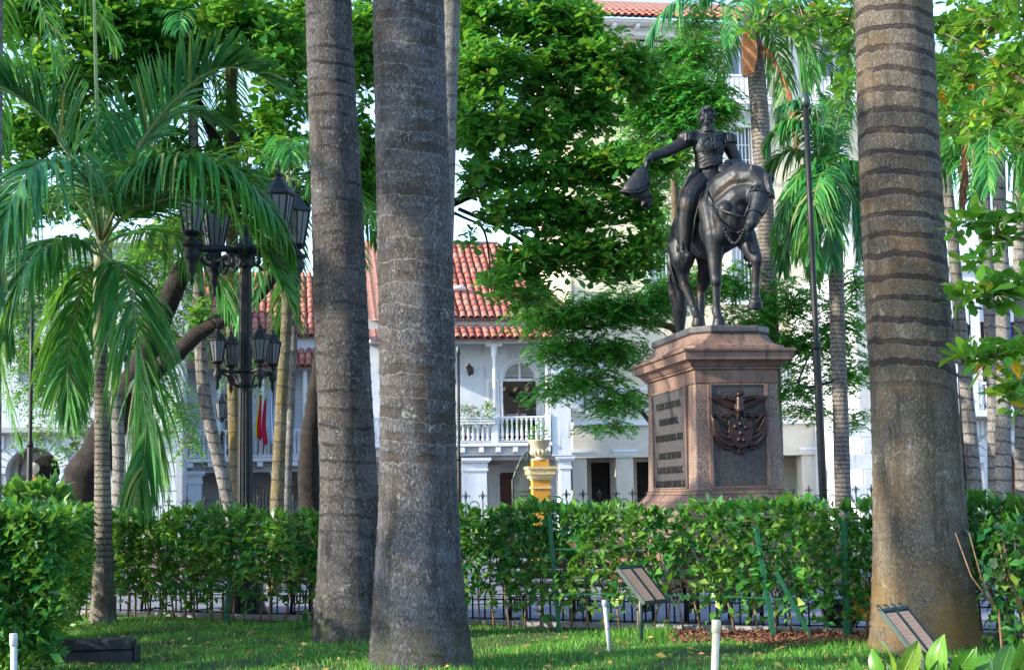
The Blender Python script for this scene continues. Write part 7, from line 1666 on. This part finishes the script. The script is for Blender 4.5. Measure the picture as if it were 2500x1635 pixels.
az_ = g.random(m_) * 6.28; ln = g.uniform(.1, .8, m_); d = np.stack([np.cos(az_) * ln, np.sin(az_) * ln, np.ones(m_)], 1)
V, F = scatter(*BLADE, np.stack([Xg, Yg, LZ(Xg, Yg) - .004], 1), frames(d, g.random(m_) * 6.28), np.stack([g.uniform(.005, .009, m_), hgt, hgt], 1))
tag(link('grass', np_mesh('grass', V, F), M['grass_blades']), 'short green grass covering the lawn', 'grass', kind='stuff')
n = 620; Yf = g.uniform(10, 17.5, n); Xf = g.uniform(-.36, .36, n) * Yf; ok = Yf < HY(Xf); Xf, Yf = Xf[ok], Yf[ok]; n = len(Xf); d = np.stack([g.normal(size=n), g.normal(size=n), g.normal(size=n) * .15], 1)
V, F = scatter(*LEAF_OVAL, np.stack([Xf, Yf, LZ(Xf, Yf) + g.uniform(.02, .05, n)], 1), frames(d, g.normal(size=n) * .5), g.uniform(.04, .11, n)[:, None])
tag(link('fallen_leaves', np_mesh('fallen_leaves', V, F), M['fallen_leaves']), 'scattered dry yellow leaves on the grass', 'leaves', kind='stuff')
n = 3600; Xm = g.uniform(1.6, 3.7, n); Ym = HY(Xm) - .75 + 1.05 * g.random(n) - .25 * np.abs(np.sin(Xm * 3)); d = np.stack([g.normal(size=n), g.normal(size=n), g.normal(size=n) * .2], 1)
chip = ([(-.5, 0, -.1), (.5, 0, -.1), (.5, 1, -.1), (-.5, 1, -.1), (-.4, 0, .25), (.4, 0, .25), (.4, 1, .25), (-.4, 1, .25)], [(0, 1, 5), (0, 5, 4), (1, 2, 6), (1, 6, 5), (2, 3, 7), (2, 7, 6), (3, 0, 4), (3, 4, 7), (4, 5, 6), (4, 6, 7)])
V, F = scatter(*chip, np.stack([Xm, Ym, LZ(Xm, Ym) + g.uniform(.0, .03, n)], 1), frames(d, g.random(n) * 6), np.stack([g.uniform(.012, .025, n), g.uniform(.03, .09, n), g.uniform(.012, .03, n)], 1))
tag(link('bark_mulch', np_mesh('bark_mulch', V, F), M['mulch']), 'reddish bark mulch under the hedge', 'mulch', kind='stuff')

# ------------------------------------------------------------------ big-leaved plant at the lower right corner
fg = thing('broad_leaf_plant', 'bright green broad-leaved plant in the lower right corner', 'plant', (P(2300, 1640, 9.2).x, 9.2, 0)); fb = fg.location.copy()
LV = []; nr = 7
for i in range(nr):
    f = i / (nr - 1); w_ = .27 * math.sin(math.pi * min(1, f ** .8 * .96 + .03)) ** .8 + .004
    for s_, zz_ in ((-1, .05), (-.5, .012), (0, -.012), (.5, .012), (1, .05)): LV.append((s_ * w_, f, zz_ * (1 - f * .3) + .22 * math.sin(f * 1.8) - .3 * f * f + .008 * math.sin(f * 25) * abs(s_)))
LMe = np_mesh('leaf', np.array(LV), np.array([(i * 5 + k, i * 5 + k + 1, (i + 1) * 5 + k + 1, (i + 1) * 5 + k) for i in range(nr - 1) for k in range(4)]), True)
g = np.random.default_rng(77)
specs = [(2178, 1640, 2150, 1562, .27), (2200, 1650, 2240, 1568, .26), (2160, 1655, 2130, 1590, .22), (2245, 1660, 2258, 1585, .27), (2290, 1660, 2300, 1562, .3), (2330, 1650, 2385, 1575, .28), (2360, 1665, 2440, 1582, .28), (2100, 1660, 2088, 1610, .17), (2130, 1665, 2128, 1618, .14), (2400, 1670, 2420, 1600, .24), (2440, 1660, 2470, 1568, .28), (2480, 1650, 2500, 1545, .3), (2460, 1680, 2492, 1600, .26), (2225, 1675, 2210, 1612, .2), (2270, 1680, 2290, 1615, .2), (2420, 1690, 2380, 1622, .2), (2500, 1680, 2530, 1560, .3), (2330, 1690, 2345, 1625, .2), (2180, 1685, 2165, 1622, .18)]
for k, (x0, y0, x1, y1, L) in enumerate(specs):
    a = P(x0, y0, 9.2 + g.uniform(-.25, .25)); b_ = P(x1, y1, a.y - g.uniform(-.1, .25)); d = (b_ - a).normalized(); s_ = Vector((d.z, 0.1, -d.x)).normalized(); nn_ = s_.cross(d)
    if nn_.y > 0 and k % 3: s_ = -s_; nn_ = s_.cross(d)
    s_ = d.cross(nn_).normalized(); o = link('leaf', LMe, M['leaf_broad'], fg); Mx = Matrix((s_, d, nn_)).transposed().to_4x4(); o.matrix_local = Matrix.Translation(a - fb) @ Mx @ Matrix.Rotation(g.normal() * .5, 4, 'Y') @ Matrix.Diagonal((L * .92, L * .92, L * .92, 1))
    MB().tube([(0, 0, -.02), tuple((a - fb) * .5 + Vector((0, 0, .05))), tuple(a - fb)], [.012, .009, .005], 5).build('stem', M['rachis'], fg, True)
# ------------------------------------------------------------------ unseen crowns and shade trees added to block the sun
class WBlob:
    def __init__(s, c, r, n): s.c = Vector(c); s.r = Vector(r); s.n = n
    pts = Blob.pts
# sun gaps: holes shaped in the added crowns to aim sunlight at these spots
tsn = np.array(to_sun)
GAPS = [(np.array(P(775, 40, 15.6)), 1.5), (np.array(P(1430, 1420, 16.0)), 1.6), (np.array(P(1560, 1480, 15.8)), 1.2), (np.array(P(2215, 1430, 13.7)), 1.4), (np.array(P(1800, 1545, 15.2)), 1.0), (np.array(P(1300, 1380, 16.2)), 1.1), (np.array(P(2236, 1560, 12.6)), .9)]
def shade_crown(parent, blobs, size, mat, base, seed):
    keep = []
    for bl in blobs:
        o_pts = bl.pts
        def f(g, n=None, pw=.45, bl=bl, o_pts=o_pts):
            p = o_pts(g, n, pw); ok = np.ones(len(p), bool)
            for c, r_ in GAPS:
                d = p - c; al = d @ tsn; off = np.linalg.norm(d - al[:, None] * tsn, axis=1); ok &= ~((al > 3) & (off < r_))
            return p[ok]
        bl.pts = f
    return rosette_crown(parent, blobs, size, mat, base, seed, per=8, frac=.2)
shade_crown(t1, [WBlob(c, r_, n) for c, r_, n in (((-14.5, 31, 14.5), (3.0, 3.0, 2.5), 120),)], .42, 'leaf_almond', b1, 501)  # leaf masses added above the view to cut off sun
shade_crown(t2, [WBlob(c, r_, n) for c, r_, n in (((-5.5, 29, 18), (4.5, 3.5, 2.8), 280),)], .42, 'leaf_almond', b2, 502)
def added_shade_tree(label, x, y, h, blobs, seed):  # tree added out of view to shade the foreground
    t = thing('added_shade_tree', label, 'tree', (x, y, 0))
    link('trunk', trunk_mesh('trunk', [(0, 0, -.05), (.1, 0, h * .3), (.2, .1, h * .6), (.3, .1, h * .8)], [.34, .27, .22, .12], 18, .2, .04, 0, 0, seed, .1), M['bark_dark'], t)
    for k, b in enumerate(blobs):
        c = Vector(b[0]); s = Vector((.2, .1, h * .55)); MB().tube([s, (s + c) / 2 + Vector((0, 0, .5)), c], [.14, .09, .04], 8).build('limb', M['bark_dark'], t, True)
    bl = [WBlob(Vector(c) + Vector((x, y, 0)), r_, n) for c, r_, n in blobs]
    shade_crown(t, bl, .42, 'leaf_almond', (x, y, 0), seed)
    return t
added_shade_tree('broad shade tree on the lawn beyond the left edge, nearest the viewer', -9.6, 8.6, 11, [((-.8, -.8, 6.6), (2.4, 2.6, 2.2), 190), ((.6, 1.2, 8.6), (2.4, 2.8, 2.2), 200), ((-.4, -2.2, 9.4), (2.6, 2.6, 2.0), 170)], 511)
added_shade_tree('broad shade tree beyond the left edge, level with the hedge', -11.6, 14.2, 12, [((-.8, -.8, 6.8), (2.6, 2.6, 2.4), 200), ((.8, .8, 9.2), (2.8, 2.8, 2.4), 220), ((-.5, -.5, 12.2), (2.8, 2.8, 2.0), 190)], 512)
